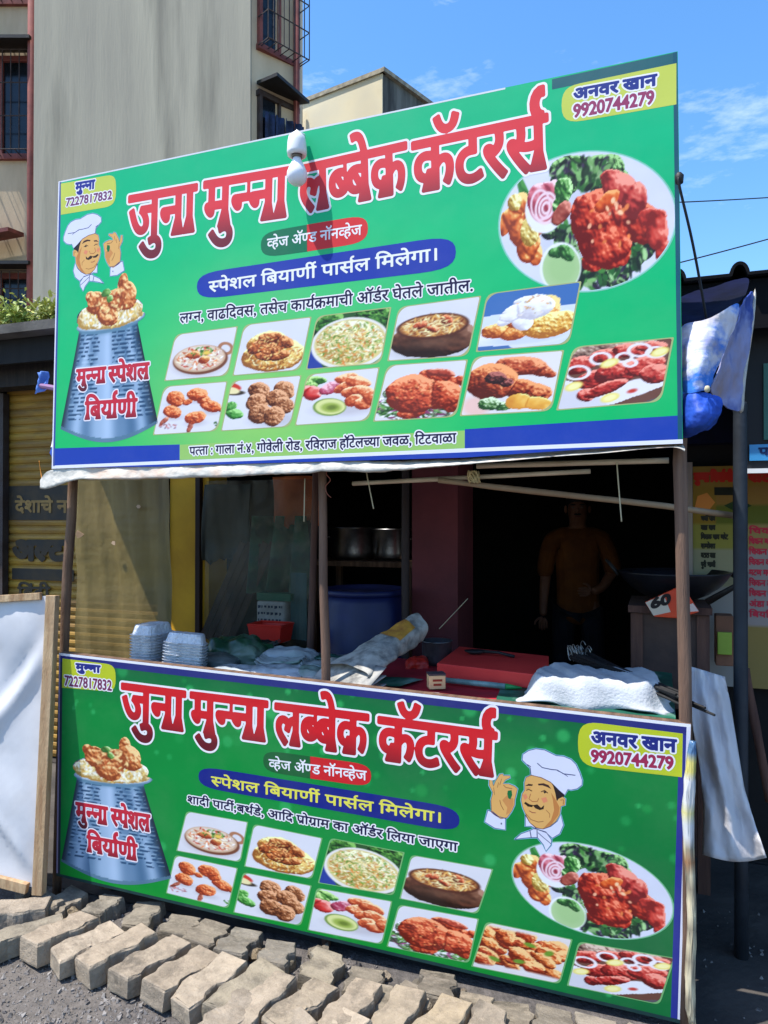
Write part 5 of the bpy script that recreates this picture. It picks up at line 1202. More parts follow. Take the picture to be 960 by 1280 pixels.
bm = bmesh.new(); c = hit(53, 480, .16); grid(bm, lambda u, v: c + EV * (.055 * u - .03) + Vector((0, 0, .055 - .10 * v * (1 - .3 * u))) + NV * .015 * math.sin(u * 7 + v * 4), 6, 6)
solid(obj('rag', bm, mat('pale_blue_rag', s8(120, 160, 226), .8, s8(70, 110, 190), 6), pl, smooth=True), .006)

# bulb on the upper banner
def lb_axis(d): return d.normalized().to_track_quat('Z', 'Y').to_matrix()
bz = UB.z; top = hit(371, 168, -.05); ax = Vector((0.01, -.02, -1)).normalized(); A3 = lb_axis(ax)
bulb = thing('light_bulb', top, 'white bulb in a white holder hanging over the headline of the upper banner', 'bulb')
bm = bmesh.new(); lathe(bm, [(0, -.006), (.016, -.004), (.030, .010), (.034, .03), (.036, .065), (.034, .078), (.026, .080), (.020, .074), (0, .072)], top, 20, A3); tube(bm, [top + Vector((0, 0, .004)), top - bz * .05 + Vector((0, 0, .018))], .012, 8); obj('holder', bm, M_WHITE, bulb, smooth=True)
bm = bmesh.new(); lathe(bm, [(.0, .071), (.019, .073), (.019, .087), (0, .088)], top, 16, A3); obj('collar', bm, mat('grey_bulb_collar', s8(120, 116, 110), .4, metal=.6), bulb, smooth=True)
bm = bmesh.new(); lathe(bm, [(0, .086), (.015, .087), (.018, .098), (.028, .118), (.036, .138), (.0375, .152), (.033, .170), (.020, .183), (0, .188)], top, 20, A3); obj('globe', bm, mat('frosted_white_glass', s8(236, 236, 240), .25, s8(228, 228, 234), 3), bulb, smooth=True)

# polythene screens in the far bay
def film(name, col, alpha, rough):
    m = mat(name, col, rough, tuple(c * .8 for c in col), 5, .6, 12); n = m.node_tree; b = n.nodes['Principled BSDF']
    b.inputs['Alpha'].default_value = alpha; return m
M_FILM = film('dusty_clear_polythene', s8(122, 104, 56), .84, .5)
def screen(px0, px1, pyt, zb, n_, m, label, seed):
    s0, s1 = hs(px0, n_), hs(px1, n_); zt = hz((px0 + px1) / 2, pyt, n_); bm = bmesh.new()
    grid(bm, lambda u, v: S(s0 + (s1 - s0) * u, n_ + .018 * noise1(u * 6 + v * 1.5, seed) + .01 * noise1(v * 4, seed + 2), zb + (zt - zb) * v), 30, 20)
    return obj('polythene_sheet', bm, m, label=label, cat='plastic sheet', smooth=True)
screen(94, 213, 600, .30, .92, M_FILM, 'dusty clear polythene sheet hung in front of the yellow shutter behind the counter', 1)
screen(256, 392, 600, .30, 1.02, film('dusty_clear_polythene_thin', s8(64, 66, 56), .42, .3), 'dusty clear polythene sheet hung in front of the green and orange cloths', 5)
for k, (px, py, sz, lb) in enumerate([(173, 633, .014, 'small torn pale patch near the top of the polythene sheet'), (142, 679, .018, 'torn pale patch in the middle of the polythene sheet'), (99, 668, .022, 'tan cardboard scrap beside the rough post')]):
    bm = bmesh.new(); c = hit(px, py, .88 if k < 2 else .12); r_ = random.Random(k)
    prism(bm, [c + EV * sz * math.cos(t) * r_.uniform(.5, 1.2) + Vector((0, 0, sz * math.sin(t) * r_.uniform(.5, 1.1))) for t in [i * 1.05 for i in range(6)]], NV * .003)
    obj('scrap', bm, mat('pale_scrap', s8(190, 160, 130), .8) if k < 2 else M_BAMBOO, label=lb, cat='scrap')

# things hung and stacked in the dark far bay
def cloth(name, px0, px1, py0, py1, n_, m, label, cat, seed, amp=.03, folds=7):
    s0, s1 = hs(px0, n_), hs(px1, n_); zt, zb = hz(px0, py0, n_), hz(px0, py1, n_); bm = bmesh.new()
    grid(bm, lambda u, v: S(s0 + (s1 - s0) * u + .03 * (v - .5) * noise1(u * 3, seed), n_ + amp * math.sin(u * folds + seed + v * 2), zt + (zb - zt) * v + .03 * noise1(u * 5, seed) * v), 28, 10)
    o = obj(name, bm, m, label=label, cat=cat, smooth=True); solid(o, .004); return o
cloth('hanging_cloth', 340, 402, 596, 655, 1.25, mat('orange_cloth', s8(214, 112, 50), .8, s8(150, 70, 34), 4), 'orange cloth hung at the top of the far bay behind the polythene', 'cloth', 1)
cloth('hanging_cloth', 312, 384, 645, 742, 1.22, mat('green_cloth', s8(36, 104, 70), .8, s8(16, 44, 34), 7, .4, 12, col3=s8(150, 150, 130), scale3=8, amt3=.5), 'dark green cloth bundle hanging below the orange cloth', 'cloth', 2, .05, 17)
cloth('hanging_cloth', 256, 316, 606, 700, 1.3, mat('dark_grey_green_cloth', s8(66, 70, 60), .8, s8(36, 38, 34), 5), 'dark grey-green cloth hanging next to the yellow pillar', 'cloth', 3, .04)
bm = bmesh.new(); c = hit(295, 740, 1.2)
for k in range(5): box(bm, c + EV * (.045 * k - .09) + Vector((0, 0, 0)) + NV * .004 * k, (.036, .012, .62), SROT @ Matrix.Rotation(R(26), 3, 'Y'))
obj('slatted_crate_lid', bm, mat('dark_slat_wood', s8(84, 62, 48), .85, s8(56, 42, 34), 6, .3), label='slanting brown wooden slats leaning under the hanging cloths', cat='slats')
sk = thing('printed_sack', hat_(340, 1.12, .95), 'white printed sack with a green band standing on the counter back', 'sack')
bm = bmesh.new(); p0, p1 = hit(320, 786, 1.12), hit(356, 752, 1.12); s0, _, z0 = sn(p0); s1, _, z1 = sn(p1); box(bm, S((s0 + s1) / 2, 1.16, (z1 + .93) / 2), (s1 - s0, .08, z1 - .93), SROT); obj('sack_body', bm, mat('white_woven_sack', s8(206, 204, 196), .8, s8(170, 168, 160), 9), sk, bevel=.015)
bm = bmesh.new(); z2 = hz(340, 742, 1.12); box(bm, S((s0 + s1) / 2 + .02, 1.16, (z1 + z2) / 2 + .002), (s1 - s0 + .03, .084, z2 - z1), SROT); obj('green_band', bm, mat('green_sack_band', s8(30, 110, 76), .7), sk)
_f = sframe(sk, 1.1185); _r = random.Random(2)
for row_ in range(4):
    bm = bmesh.new(); x_ = s0 + .012
    while x_ < s1 - .02:
        w_ = _r.uniform(.006, .018); y_ = z1 - .025 - .036 * row_; bm.faces.new([bm.verts.new(_f(a_, b_, .0)) for a_, b_ in ((x_, y_ - _r.uniform(.008, .018)), (x_ + w_, y_ - .012), (x_ + w_, y_), (x_, y_))]); x_ += w_ + _r.uniform(.004, .012)
    me = bpy.data.meshes.new('sack_print'); bm.to_mesh(me); bm.free(); link_mesh('sack_print', me, M_CLOTHB, sk)
bm = bmesh.new(); grid(bm, lambda u, v: S(s1 + .02 + .10 * u, 1.15 + .01 * math.sin(u * 5), .95 + .36 * v), 4, 6); solid(obj('teal_sheet', bm, mat('teal_plastic', s8(34, 90, 92), .6), label='dark teal plastic sheet hanging beside the printed sack', cat='plastic sheet'), .003)
rt = thing('red_tub', hat_(330, .88, .97), 'red plastic tub at the back of the counter behind the green packets', 'tub')
p0, p1 = hit(311, 812, .88), hit(352, 783, .88); s0 = sn(p0)[0]; s1 = sn(p1)[0]; zt_ = p1.z
bm = bmesh.new(); v0 = [S(x, y, .975) for x, y in ((s0 + .012, .88), (s1 - .012, .88), (s1 - .012, 1.0), (s0 + .012, 1.0))]; v1 = [S(x, y, zt_) for x, y in ((s0, .87), (s1, .87), (s1, 1.01), (s0, 1.01))]
A = [bm.verts.new(q) for q in v0]; Bv = [bm.verts.new(q) for q in v1]; bm.faces.new(A[::-1])
for i in range(4): bm.faces.new((A[i], A[(i + 1) % 4], Bv[(i + 1) % 4], Bv[i]))
M_REDPL = mat('red_plastic', s8(206, 44, 30), .4, s8(180, 36, 26), 3); o = obj('tub_body', bm, M_REDPL, rt); solid(o, .004)
bm = bmesh.new()
for i in range(4): tube(bm, [v1[i], v1[(i + 1) % 4]], .006, 6)
obj('rim', bm, M_REDPL, rt)
# blue drum, pots
dc = S(sn(hit(452, 790, 1.18))[0], 1.22, 0); zt_ = hz(450, 747, 1.05)
drum = thing('plastic_drum', dc, 'big dark blue plastic drum standing behind the counter under the cooking pots', 'drum')
M_BLUED = mat('dark_blue_plastic', s8(20, 32, 86), .5, s8(14, 22, 60), 3)
bm = bmesh.new(); R_ = .235; lathe(bm, [(0, 0), (R_ * .93, 0), (R_, .04), (R_, .3), (R_ * 1.03, .32), (R_, .34), (R_, .66), (R_ * 1.03, .68), (R_, .70), (R_, zt_ - .06), (R_ * .94, zt_ - .03), (R_ * .94, zt_), (0, zt_)], dc, 36); obj('drum_body', bm, M_BLUED, drum, smooth=True)
bm = bmesh.new(); lathe(bm, [(0, zt_ + .003), (R_ * .97, zt_ + .003), (R_ * .98, zt_ + .028), (R_ * .9, zt_ + .034), (R_ * .86, zt_ + .02), (0, zt_ + .02)], dc, 36); obj('lid', bm, M_BLUED, drum, smooth=True)
shelf_n = 2.2
sh = thing('wall_shelf', hat_(465, shelf_n, hz(465, 699, shelf_n) - .04), 'dark wooden shelf in the dark bay carrying the cooking pots', 'shelf')
zsh = hz(465, 699, shelf_n); s0, s1 = hs(400, shelf_n), hs(530, shelf_n)
bm = bmesh.new(); sbox(bm, s0, s1, shelf_n - .25, shelf_n + .3, zsh - .035, zsh - .002); obj('shelf_board', bm, M_WOOD, sh)
for s_ in (s0 + .03, s1 - .06):
    bm = bmesh.new(); sbox(bm, s_, s_ + .04, shelf_n - .2, shelf_n - .16, 0, zsh - .037); obj('leg', bm, M_WOOD, sh)
    bm = bmesh.new(); sbox(bm, s_, s_ + .04, shelf_n + .2, shelf_n + .24, 0, zsh - .037); obj('leg', bm, M_WOOD, sh)
def pot_thing(px, pyt, r, label, hfac=1.0):
    c = hat_(px, shelf_n, zsh); h = (hz(px, pyt, shelf_n) - zsh) * hfac; t = thing('cooking_pot', c, label, 'pot', 'aluminium pots on the shelf')
    bm = bmesh.new(); lathe(bm, [(0, 0), (r * .92, 0), (r * .98, .02), (r, .05), (r, h - .012), (r * 1.06, h), (r * 1.06, h + .006), (r * .97, h + .004), (r * .96, h - .02), (r * .94, .02), (0, .015)], c, 32); obj('pot_body', bm, M_STEEL, t, smooth=True)
    for sg_ in (-1, 1):
        bm = bmesh.new(); q = c + EV * r * sg_ + Vector((0, 0, h * .7)); tube(bm, [q - NV * .05, q - NV * .045 + EV * .03 * sg_, q + NV * .045 + EV * .03 * sg_, q + NV * .05], .006, 6)
        obj('handle', bm, M_STEEL, t, smooth=True)
pot_thing(442, 660, .155, 'wide shiny aluminium pot on the shelf, nearer the middle post'); pot_thing(489, 662, .125, 'narrower dull aluminium pot on the shelf, nearer the maroon pillar')

# ------------------------------------------------------------------ counter and what stands on it
ZT = .945
ct = thing('counter_table', S(1.25, .5, 0), 'long wooden counter table behind the lower banner', 'table')
bm = bmesh.new(); sbox(bm, .06, 2.42, .10, .84, ZT - .035, ZT - .004); obj('table_top', bm, mat('dark_table_wood', s8(58, 46, 40), .85, s8(40, 32, 28), 5, .3), ct)
for s_ in (.1, 2.32):
    for n_ in (.15, .76):
        bm = bmesh.new(); sbox(bm, s_, s_ + .06, n_, n_ + .06, 0, ZT - .037); obj('leg', bm, M_WOOD, ct)
def sheet(name, P, m, label, cat, z, seed, amp=.006, nu=30, nv=16):
    """a cloth lying on the table; P four (s, n) corners"""
    P = [Vector((p[0], p[1], 0)) for p in P]; bm = bmesh.new()
    def fn(u, v):
        q = (P[0] * (1 - u) + P[1] * u) * (1 - v) + (P[3] * (1 - u) + P[2] * u) * v
        return S(q.x, q.y, z + amp * (1 + noise1(q.x * 9 + q.y * 3, seed) * .6 + noise1(q.y * 13, seed + 1) * .4))
    grid(bm, fn, nu, nv); o = obj(name, bm, m, label=label, cat=cat, smooth=True); return o
sheet('table_cloth', [(.06, .10), (1.10, .10), (1.10, .84), (.06, .84)], mat('grey_oilcloth', s8(112, 116, 120), .5, s8(76, 80, 86), 5, .3), 'grey plastic cloth under the foil containers and packets', 'tablecloth', ZT, 1)
M_REDCL = mat('printed_red_cloth', s8(178, 34, 48), .6, s8(150, 26, 42), 6, .2)
rc = sheet('table_cloth', [(1.02, .09), (1.95, .09), (1.86, .80), (1.02, .80)], M_REDCL, 'red printed plastic cloth with white words under the cutting block', 'tablecloth', ZT + .007, 2)
M_GREENCL = mat('green_printed_cloth', s8(26, 100, 76), .6, s8(18, 70, 56), 6, .2, col3=s8(150, 180, 170), scale3=7, amt3=.5)
sheet('table_cloth', [(1.84, .09), (2.42, .09), (2.42, .84), (1.75, .84)], M_GREENCL, 'green printed plastic cloth at the end of the counter beside the wooden post', 'tablecloth', ZT + .014, 3)
gs = sheet('plastic_strip', [(1.05, .22), (1.45, .20), (1.5, .36), (1.08, .34)], M_GREENCL, 'green plastic strip lying on the red cloth by the newspaper roll', 'plastic strip', ZT + .019, 4, .004)
# white marks printed on the red cloth
for (sa, na, wd, hg) in ((1.30, .13, .09, .06), (1.43, .12, .09, .05), (1.55, .12, .05, .045)):
    bm = bmesh.new(); bm.faces.new([bm.verts.new(S(x, y, ZT + .0215)) for x, y in ((sa, na), (sa + wd, na - .004), (sa + wd + .02, na + hg), (sa + .02, na + hg))]); obj('white_print', bm, mat('white_cloth_print', s8(206, 190, 196), .6), rc)

# foil containers
def foil_mesh(seed):
    r = random.Random(seed); bm = bmesh.new(); L, Wd, h = .16, .115, .042
    def ring(l, w_, z, n=40):
        out = []
        for k in range(n):
            t = 2 * math.pi * k / n; c_, s_ = math.cos(t), math.sin(t); p = 5.0
            q = (abs(c_) ** p + abs(s_) ** p) ** (-1 / p); f = 1 + .012 * (k % 2) + r.uniform(-.01, .01)
            out.append(bm.verts.new((l / 2 * c_ * q * f, w_ / 2 * s_ * q * f, z + r.uniform(-.0008, .0008))))
        return out
    R_ = [ring(L + .016, Wd + .016, -.001), ring(L + .018, Wd + .018, .003), ring(L, Wd, .004), ring(L * .90, Wd * .88, h * .8), ring(L * .84, Wd * .82, h), ring(L * .5, Wd * .5, h * .985)]
    for a_, b_ in zip(R_, R_[1:]):
        for k in range(40): bm.faces.new((a_[k], a_[(k + 1) % 40], b_[(k + 1) % 40], b_[k]))
    bm.faces.new(R_[-1]); me = bpy.data.meshes.new('foil_container'); bm.to_mesh(me); bm.free(); me.materials.append(M_FOIL); return me
fm = [foil_mesh(1), foil_mesh(2)]
def foil_stack(px, n_, rot, k, lean, which, lab, zb):
    c = hat_(px, n_, zb)
    for i in range(k):
        o = bpy.data.objects.new('foil_container', fm[i % 2]); COL.objects.link(o)
        o.location = c + Vector((lean[0] * i, lean[1] * i, .0125 * i + .002)); o.rotation_euler = (lean[2], lean[3], rot + rnd.uniform(-.05, .05))
        pos = 'topmost in' if i == k - 1 else ('bottom one of' if i == 0 else 'one nested inside')
        setp(o, f'upturned silver foil container, {pos} the {lab}', 'foil container', f'foil containers nested in the {lab}')
foil_stack(191, .28, TH + R(86), 12, (0, 0, 0, 0), 0, 'taller squarer stack next to the shutter', ZT + .012)
foil_stack(231, .24, TH + R(24), 10, (.0008, -.0005, R(-4), R(6)), 1, 'shorter leaning stack beside the green packets', ZT + .012)

def pillow(name, c, sx, sy, sz, m, label, cat, rot=0, seed=1, crump=.15, parent=None):
    r = random.Random(seed); bm = bmesh.new(); ph = [r.uniform(0, 6) for _ in range(6)]; Mr = Matrix.Rotation(rot, 3, 'Z')
    bmesh.ops.create_cube(bm, size=2); bmesh.ops.subdivide_edges(bm, edges=bm.edges[:], cuts=9, use_grid_fill=True)
    for v in bm.verts:
        x, y, z = v.co; e = max(abs(x), abs(y)); k = (1 - .55 * e ** 4) 
        d = crump * (math.sin(x * 5 + ph[0] + y * 2) * .5 + math.sin(y * 7 + ph[1] - x * 3) * .4 + math.sin(x * 11 + y * 9 + ph[2]) * .3)
        p = Vector((x * sx / 2 * (1 + .1 * d), y * sy / 2 * (1 + .12 * d), (z * k * (1 + d) + 1 * k) * sz / 2))
        v.co = Vector(c) + Mr @ p
    o = obj(name, bm, m, parent, label=label, cat=cat, smooth=True); subsurf(o, 1); wrinkle(o, sz * .55, .05); return o
M_GPACK = mat('dark_green_plastic_pack', s8(30, 84, 50), .3, s8(20, 50, 34), 6, .4, 20, col3=s8(140, 150, 140), scale3=5, amt3=.7)
M_CLEAR = mat('clear_crumpled_polythene', s8(190, 196, 200), .22, s8(120, 130, 134), 9, .9, 22, contrast=(.3, .6))
pillow('plastic_pack', hat_(296, .52, ZT + .012), .30, .18, .10, M_GPACK, 'dark green plastic pack behind the foil stacks', 'packet', TH, 2)
pillow('plastic_pack', hat_(272, .40, ZT + .012), .20, .16, .045, mat('grey_green_pack', s8(110, 116, 112), .35, s8(60, 68, 64), 6, .4, 20), 'dull grey pack squeezed between the foil stack and the green pack', 'packet', TH + .2, 3)
pillow('plastic_pack', hat_(360, .56, ZT + .012), .26, .16, .06, mat('white_pack', s8(206, 208, 210), .35, s8(150, 156, 156), 5, .4, 20, col3=s8(60, 110, 80), scale3=5, amt3=.6), 'white plastic pack lying near the back of the counter beside the middle post', 'packet', TH + .1, 4)
pillow('polythene_bag', hat_(300, .22, ZT + .012), .28, .16, .035, M_CLEAR, 'clear crumpled polythene bag at the front edge of the counter by the foil stacks', 'plastic bag', TH, 5, .3)
pillow('polythene_bag', hat_(345, .26, ZT + .012), .26, .17, .04, M_CLEAR, 'clear crumpled polythene bag before the middle post', 'plastic bag', TH + .15, 6, .3)
pillow('polythene_bag', hat_(385, .30, ZT + .013), .22, .16, .035, mat('silver_green_bag', s8(176, 186, 180), .3, s8(60, 100, 80), 7, .7, 20), 'greenish silver polythene bag tucked behind the middle post', 'plastic bag', TH - .1, 7, .3)

M_FOLD = mat('white_green_printed_wrapper', s8(196, 200, 198), .4, s8(150, 158, 154), 6, .5, 20, col3=s8(30, 110, 70), scale3=7, amt3=.9)
def folded(px, n_, wd, dp, rot, m, lab, sd, z=.014, layers=2):
    c = hat_(px, n_, ZT + z); bm = bmesh.new(); Mr = Matrix.Rotation(TH + rot, 3, 'Z')
    for l_ in range(layers):
        k = 14; V_ = [[bm.verts.new(c + Mr @ Vector(((i / k - .5) * wd * (1 - .05 * l_), (j / k - .5) * dp * (1 - .06 * l_), .006 + .011 * l_ + .007 * noise1(i * .5 + l_ * 3, sd) + .006 * noise1(j * .7, sd + 2) + (.012 if i in (0, k) else 0)))) for j in range(k + 1)] for i in range(k + 1)]
        for i in range(k):
            for j in range(k): bm.faces.new((V_[i][j], V_[i + 1][j], V_[i + 1][j + 1], V_[i][j + 1]))
    o = obj('folded_wrapper', bm, m, label=lab, cat='wrapper', smooth=True); solid(o, .003); return o
folded(352, .40, .20, .13, .2, M_FOLD, 'white and green printed wrapper folded flat behind the clear bags', 1, .03)
folded(410, .62, .24, .14, -.1, mat('teal_printed_wrapper', s8(40, 110, 90), .4, s8(24, 70, 60), 6, .5, 20, col3=s8(190, 196, 190), scale3=6, amt3=.8), 'teal and white printed wrapper lying behind the newspaper roll', 2)
folded(402, .44, .17, .12, .3, M_FOLD, 'white wrapper with green print beside the middle post', 3, .022)
folded(318, .66, .22, .12, .05, mat('black_green_wrapper', s8(46, 56, 48), .35, s8(26, 32, 28), 6, .5, 20, col3=s8(170, 176, 170), scale3=7, amt3=.7), 'dark wrapper with pale print lying behind the green pack', 4, .05)
folded(690, .66, .26, .14, -.1, mat('dark_green_foil_wrapper', s8(20, 70, 52), .3, s8(12, 40, 32), 6, .7, 24, col3=s8(180, 190, 186), scale3=8, amt3=.7), 'dark green crumpled wrapper behind the white cloth under the skewers', 5)
# newspaper roll
nr = thing('newspaper_roll', hat_(460, .3, ZT + .02), 'crumpled roll of newspaper lying on the counter with an orange picture near its far end', 'newspaper')
M_NEWS = mat('newsprint', s8(170, 167, 158), .85, s8(104, 102, 98), 14, .5, 16, contrast=(.36, .56), col3=s8(92, 92, 96), scale3=9, amt3=.7)
a = hat_(432, .17, ZT + .030); b = hat_(521, .56, ZT + .13); ax = (b - a)
def news_fn(u, v):
    t = v * 2 * math.pi; w_ = .115 * (1 - u) + .055 * u; hh = .034 * (1 - u) + .062 * u; sd_ = ax.cross(Vector((0, 0, 1))).normalized()
    wob = 1 + .06 * math.sin(5 * t + u * 7) + .05 * math.sin(3 * t - u * 11) + .04 * math.sin(11 * u * 3 + t)
    return a + ax * u + sd_ * w_ * math.cos(t) * wob + Vector((0, 0, hh * (1 + math.sin(t) * wob)))
bm = bmesh.new(); grid(bm, news_fn, 26, 40); bmesh.ops.remove_doubles(bm, verts=bm.verts[:], dist=.0004); obj('paper_roll', bm, M_NEWS, nr, smooth=True)
bm = bmesh.new(); grid(bm, lambda u, v: news_fn(.55 + .28 * u, .10 + .22 * v) + Vector((0, -.002, .004)), 10, 10); obj('orange_picture', bm, mat('orange_newsprint', s8(206, 150, 50), .85, s8(160, 100, 40), 20), nr, smooth=True)
for k in range(3):
    bm = bmesh.new(); c = a + Vector((0, 0, -.012 + .012 * k)); sd_ = ax.cross(Vector((0, 0, 1))).normalized(); d_ = ax.normalized()
    grid(bm, lambda u, v: c + sd_ * (.30 * u - .15) - d_ * (.05 - .12 * v) + Vector((0, 0, .012 * math.sin(u * 6 + k * 2) * (1 - v) + .02 * k * v)), 16, 6); solid(obj('loose_page', bm, M_NEWS, nr, smooth=True), .0015)

# match box, cutting block with ladle, tube, steel mug
mbx = thing('small_box', hat_(545, .22, ZT + .02), 'small cream box with a dark top standing on the red cloth', 'box')
c = hat_(545, .24, ZT + .02); Mb = SROT @ Matrix.Rotation(R(28), 3, 'Z')
bm = bmesh.new(); box(bm, c + Vector((0, 0, .026)), (.062, .05, .05), Mb); obj('carton', bm, mat('cream_card', s8(222, 196, 140), .7, s8(200, 170, 120), 8), mbx, bevel=.002)
bm = bmesh.new(); box(bm, c + Vector((0, 0, .055)), (.064, .052, .006), Mb); obj('dark_lid', bm, mat('dark_card', s8(70, 62, 66), .6), mbx)
for k in range(2):
    bm = bmesh.new(); d = Mb @ Vector((0, -1, 0)); box(bm, c + d * .0258 + Vector((0, 0, .034 - .016 * k)), (.036 - .006 * k, .001, .008), Mb); obj('red_mark', bm, mat('red_print', s8(150, 50, 30), .7), mbx)
blk = [hit(545, 840, .2), hit(684, 862, .2)]
def on_t(px, py, z): return at_z(px, py, z)
zb_ = ZT + .022; zt_ = zb_ + .055
P = [on_t(546, 829, zt_), on_t(686, 845, zt_), on_t(686, 820, zt_), on_t(574, 808, zt_)]
bm = bmesh.new(); prism(bm, [Vector((p.x, p.y, zb_)) for p in P], (0, 0, .055)); bmesh.ops.recalc_face_normals(bm, faces=bm.faces[:])
obj('cutting_block', bm, mat('red_plastic_block', s8(232, 62, 54), .6, s8(214, 50, 46), 4, .1), label='thick red plastic cutting block lying on the red cloth', cat='cutting block', bevel=.003)
ld = thing('serving_spoon', on_t(600, 817, zt_), 'black serving spoon lying on the red cutting block', 'spoon')
bm = bmesh.new(); c = on_t(594, 815, zt_ + .012); lathe(bm, [(0, -.010), (.018, -.008), (.032, .0), (.036, .008), (.031, .004), (0, -.004)], c, 18, sx=1.3, sy=.8); obj('bowl', bm, M_BLACK, ld, smooth=True)
bm = bmesh.new(); tube(bm, [c + EV * .035 + Vector((0, 0, .004)), c + EV * .10 + NV * -.01 + Vector((0, 0, .006)), c + EV * .17 - NV * .015 - Vector((0, 0, .006))], [.008, .006, .007], 8); obj('handle', bm, M_BLACK, ld, smooth=True)
tb = thing('clear_tube', on_t(600, 853, ZT + .03), 'clear plastic tube with a green cap lying in front of the red block', 'tube')
p0, p1 = on_t(556, 850, ZT + .032), on_t(632, 858, ZT + .032); p2 = on_t(652, 860, ZT + .030)
bm = bmesh.new(); tube(bm, [p0, p1], .011, 12); obj('tube_body', bm, mat('clear_greenish_plastic', s8(130, 160, 156), .15, s8(90, 120, 116), 14), tb, smooth=True)
bm = bmesh.new(); tube(bm, [p1, p2], [.0115, .004], 12); obj('cap', bm, mat('green_cap', s8(30, 140, 70), .4), tb, smooth=True)
c = hat_(546, .72, ZT + .014); bm = bmesh.new(); lathe(bm, [(0, 0), (.060, 0), (.066, .02), (.066, .10), (.070, .105), (.064, .104), (.060, .02), (0, .015)], c, 28)
obj('steel_mug', bm, mat('dull_dark_steel', s8(110, 114, 120), .4, s8(70, 72, 78), 5, metal=.8), label='dull steel vessel behind the far end of the newspaper roll', cat='vessel', smooth=True)
pillow('red_pouch', hat_(522, .62, ZT + .013), .10, .07, .045, M_REDPL, 'small red pouch between the newspaper roll and the steel vessel', 'pouch', 0, 12)

# white cloth over a tray
tr = thing('tray', hat_(735, .22, ZT + .02), 'low metal tray under the white cloth', 'tray')
tc_ = S(sn(hit(742, 900, .20))[0], .27, ZT + .012); bm = bmesh.new(); box(bm, tc_ + Vector((0, 0, .02)), (.40, .20, .04), SROT); obj('tray_body', bm, M_STEEL, tr, bevel=.01)
def cl_fn(u, v):
    X = (u - .5) * 2; Y = (v - .5) * 2; rr = (abs(X) ** 4 + abs(Y) ** 4) ** .25; e = min(1.0, max(0.0, (rr - .80) / .20))
    h = .094 * (1 - e * e * (3 - 2 * e)) + .012 * noise1(X * 3 + Y, 3) * (1 - e) + .004
    ed = .012 * math.sin(u * 17 + v * 13) * e; lift = .020 * e * max(0, math.sin(u * 9.5 + .4)) * (1 if Y < 0 else 0)
    return tc_ + SROT @ Vector((X * (.245 + ed), Y * (.150 + ed), h + lift + .004 * math.sin(X * 9) * e))
bm = bmesh.new(); grid(bm, cl_fn, 48, 32); o = obj('cover_cloth', bm, mat('white_terry_cloth', s8(186, 190, 194), .9, s8(160, 164, 168), 9, .35, 120), label='white terry cloth draped over the tray at the end of the counter', cat='cloth', smooth=True); solid(o, .006)

# bundle of skewers
r_ = random.Random(3); n_sk = 18
q0 = on_t(722, 824, ZT + .10); q1 = on_t(846, 870, ZT + .085)
for k in range(n_sk):
    j = Vector((r_.uniform(-1, 1) * .05, r_.uniform(-1, 1) * .05, r_.uniform(-.012, .03))); e = Vector((r_.uniform(-1, 1) * .012, r_.uniform(-1, 1) * .012, r_.uniform(-.02, .012))); sk_ = thing('skewer', q0 + j, 'black iron skewer in the loose bundle lying across the green cloth behind the white cloth', 'skewer', 'skewers bundled at the end of the counter')
    end = q1 + e + (q1 - q0).normalized() * r_.uniform(-.02, .22 if k < 3 else .05)
    bm = bmesh.new(); tube(bm, [q0 + j, (q0 + j).lerp(end, .5), end], [.006, .0105, .004], 6); obj('rod', bm, M_BLACK, sk_)
    bm = bmesh.new(); c = q0 + j; d = (q0 - q1).normalized(); a0 = r_.uniform(0, 6)
    tube(bm, [c + d * .022 * math.sin(t * .8) + EV.cross(d) * .014 * math.sin(t + a0) + Vector((0, 0, .016 * (1 - math.cos(t)))) for t in [i * .6 for i in range(9)]], .0016, 5); obj('eye_loop', bm, mat('bright_wire', s8(170, 170, 165), .4, metal=.8) if k == 0 else bpy.data.materials['bright_wire'], sk_, smooth=True)

# stove stand, wok, orange pack
nst = 1.0; s0, s1 = hs(797, nst), hs(880, nst); zt_ = hz(840, 752, nst); zb_ = 0
st = thing('stove_stand', S((s0 + s1) / 2, nst + .2, 0), 'brown wooden stove stand behind the end of the counter under the wok', 'stand')
bm = bmesh.new(); sbox(bm, s0, s1, nst, nst + .02, .78, zt_ - .05); obj('front_panel', bm, mat('dark_brown_board', s8(84, 64, 56), .8, s8(58, 46, 42), 4, .3), st)
for s_ in (s0 - .03, s1 - .03):
    for n_ in (nst - .01, nst + .36):
        bm = bmesh.new(); sbox(bm, s_, s_ + .05, n_, n_ + .05, 0, zt_ - .055); obj('leg', bm, M_POSTD, st)
bm = bmesh.new(); sbox(bm, s0 - .04, s1 + .03, nst - .03, nst + .42, zt_ - .05, zt_ - .02); obj('top_board', bm, M_POSTD, st)
wk_c = hat_(842, nst + .18, zt_ - .018); wr = .24; zr = hz(850, 716, nst + .18) - wk_c.z
wok = thing('wok', wk_c, 'large black iron wok with loop handles on the stove stand', 'wok')
bm = bmesh.new(); prof = [(0, 0)] + [(wr * math.sin(t), zr * (1 - math.cos(t)) / (1 - math.cos(1.15)) * 1.0) for t in [.2, .4, .6, .8, 1.0, 1.15]]; k_ = wr / prof[-1][0]; prof = [(r * k_, z) for r, z in prof]
lathe(bm, prof + [(wr * 1.01, zr + .006)] + [(r * .97, z + .008) for r, z in prof[::-1]], wk_c, 36); obj('wok_bowl', bm, mat('black_wok_iron', s8(36, 38, 46), .35, s8(22, 23, 28), 5, metal=.3), wok, smooth=True)
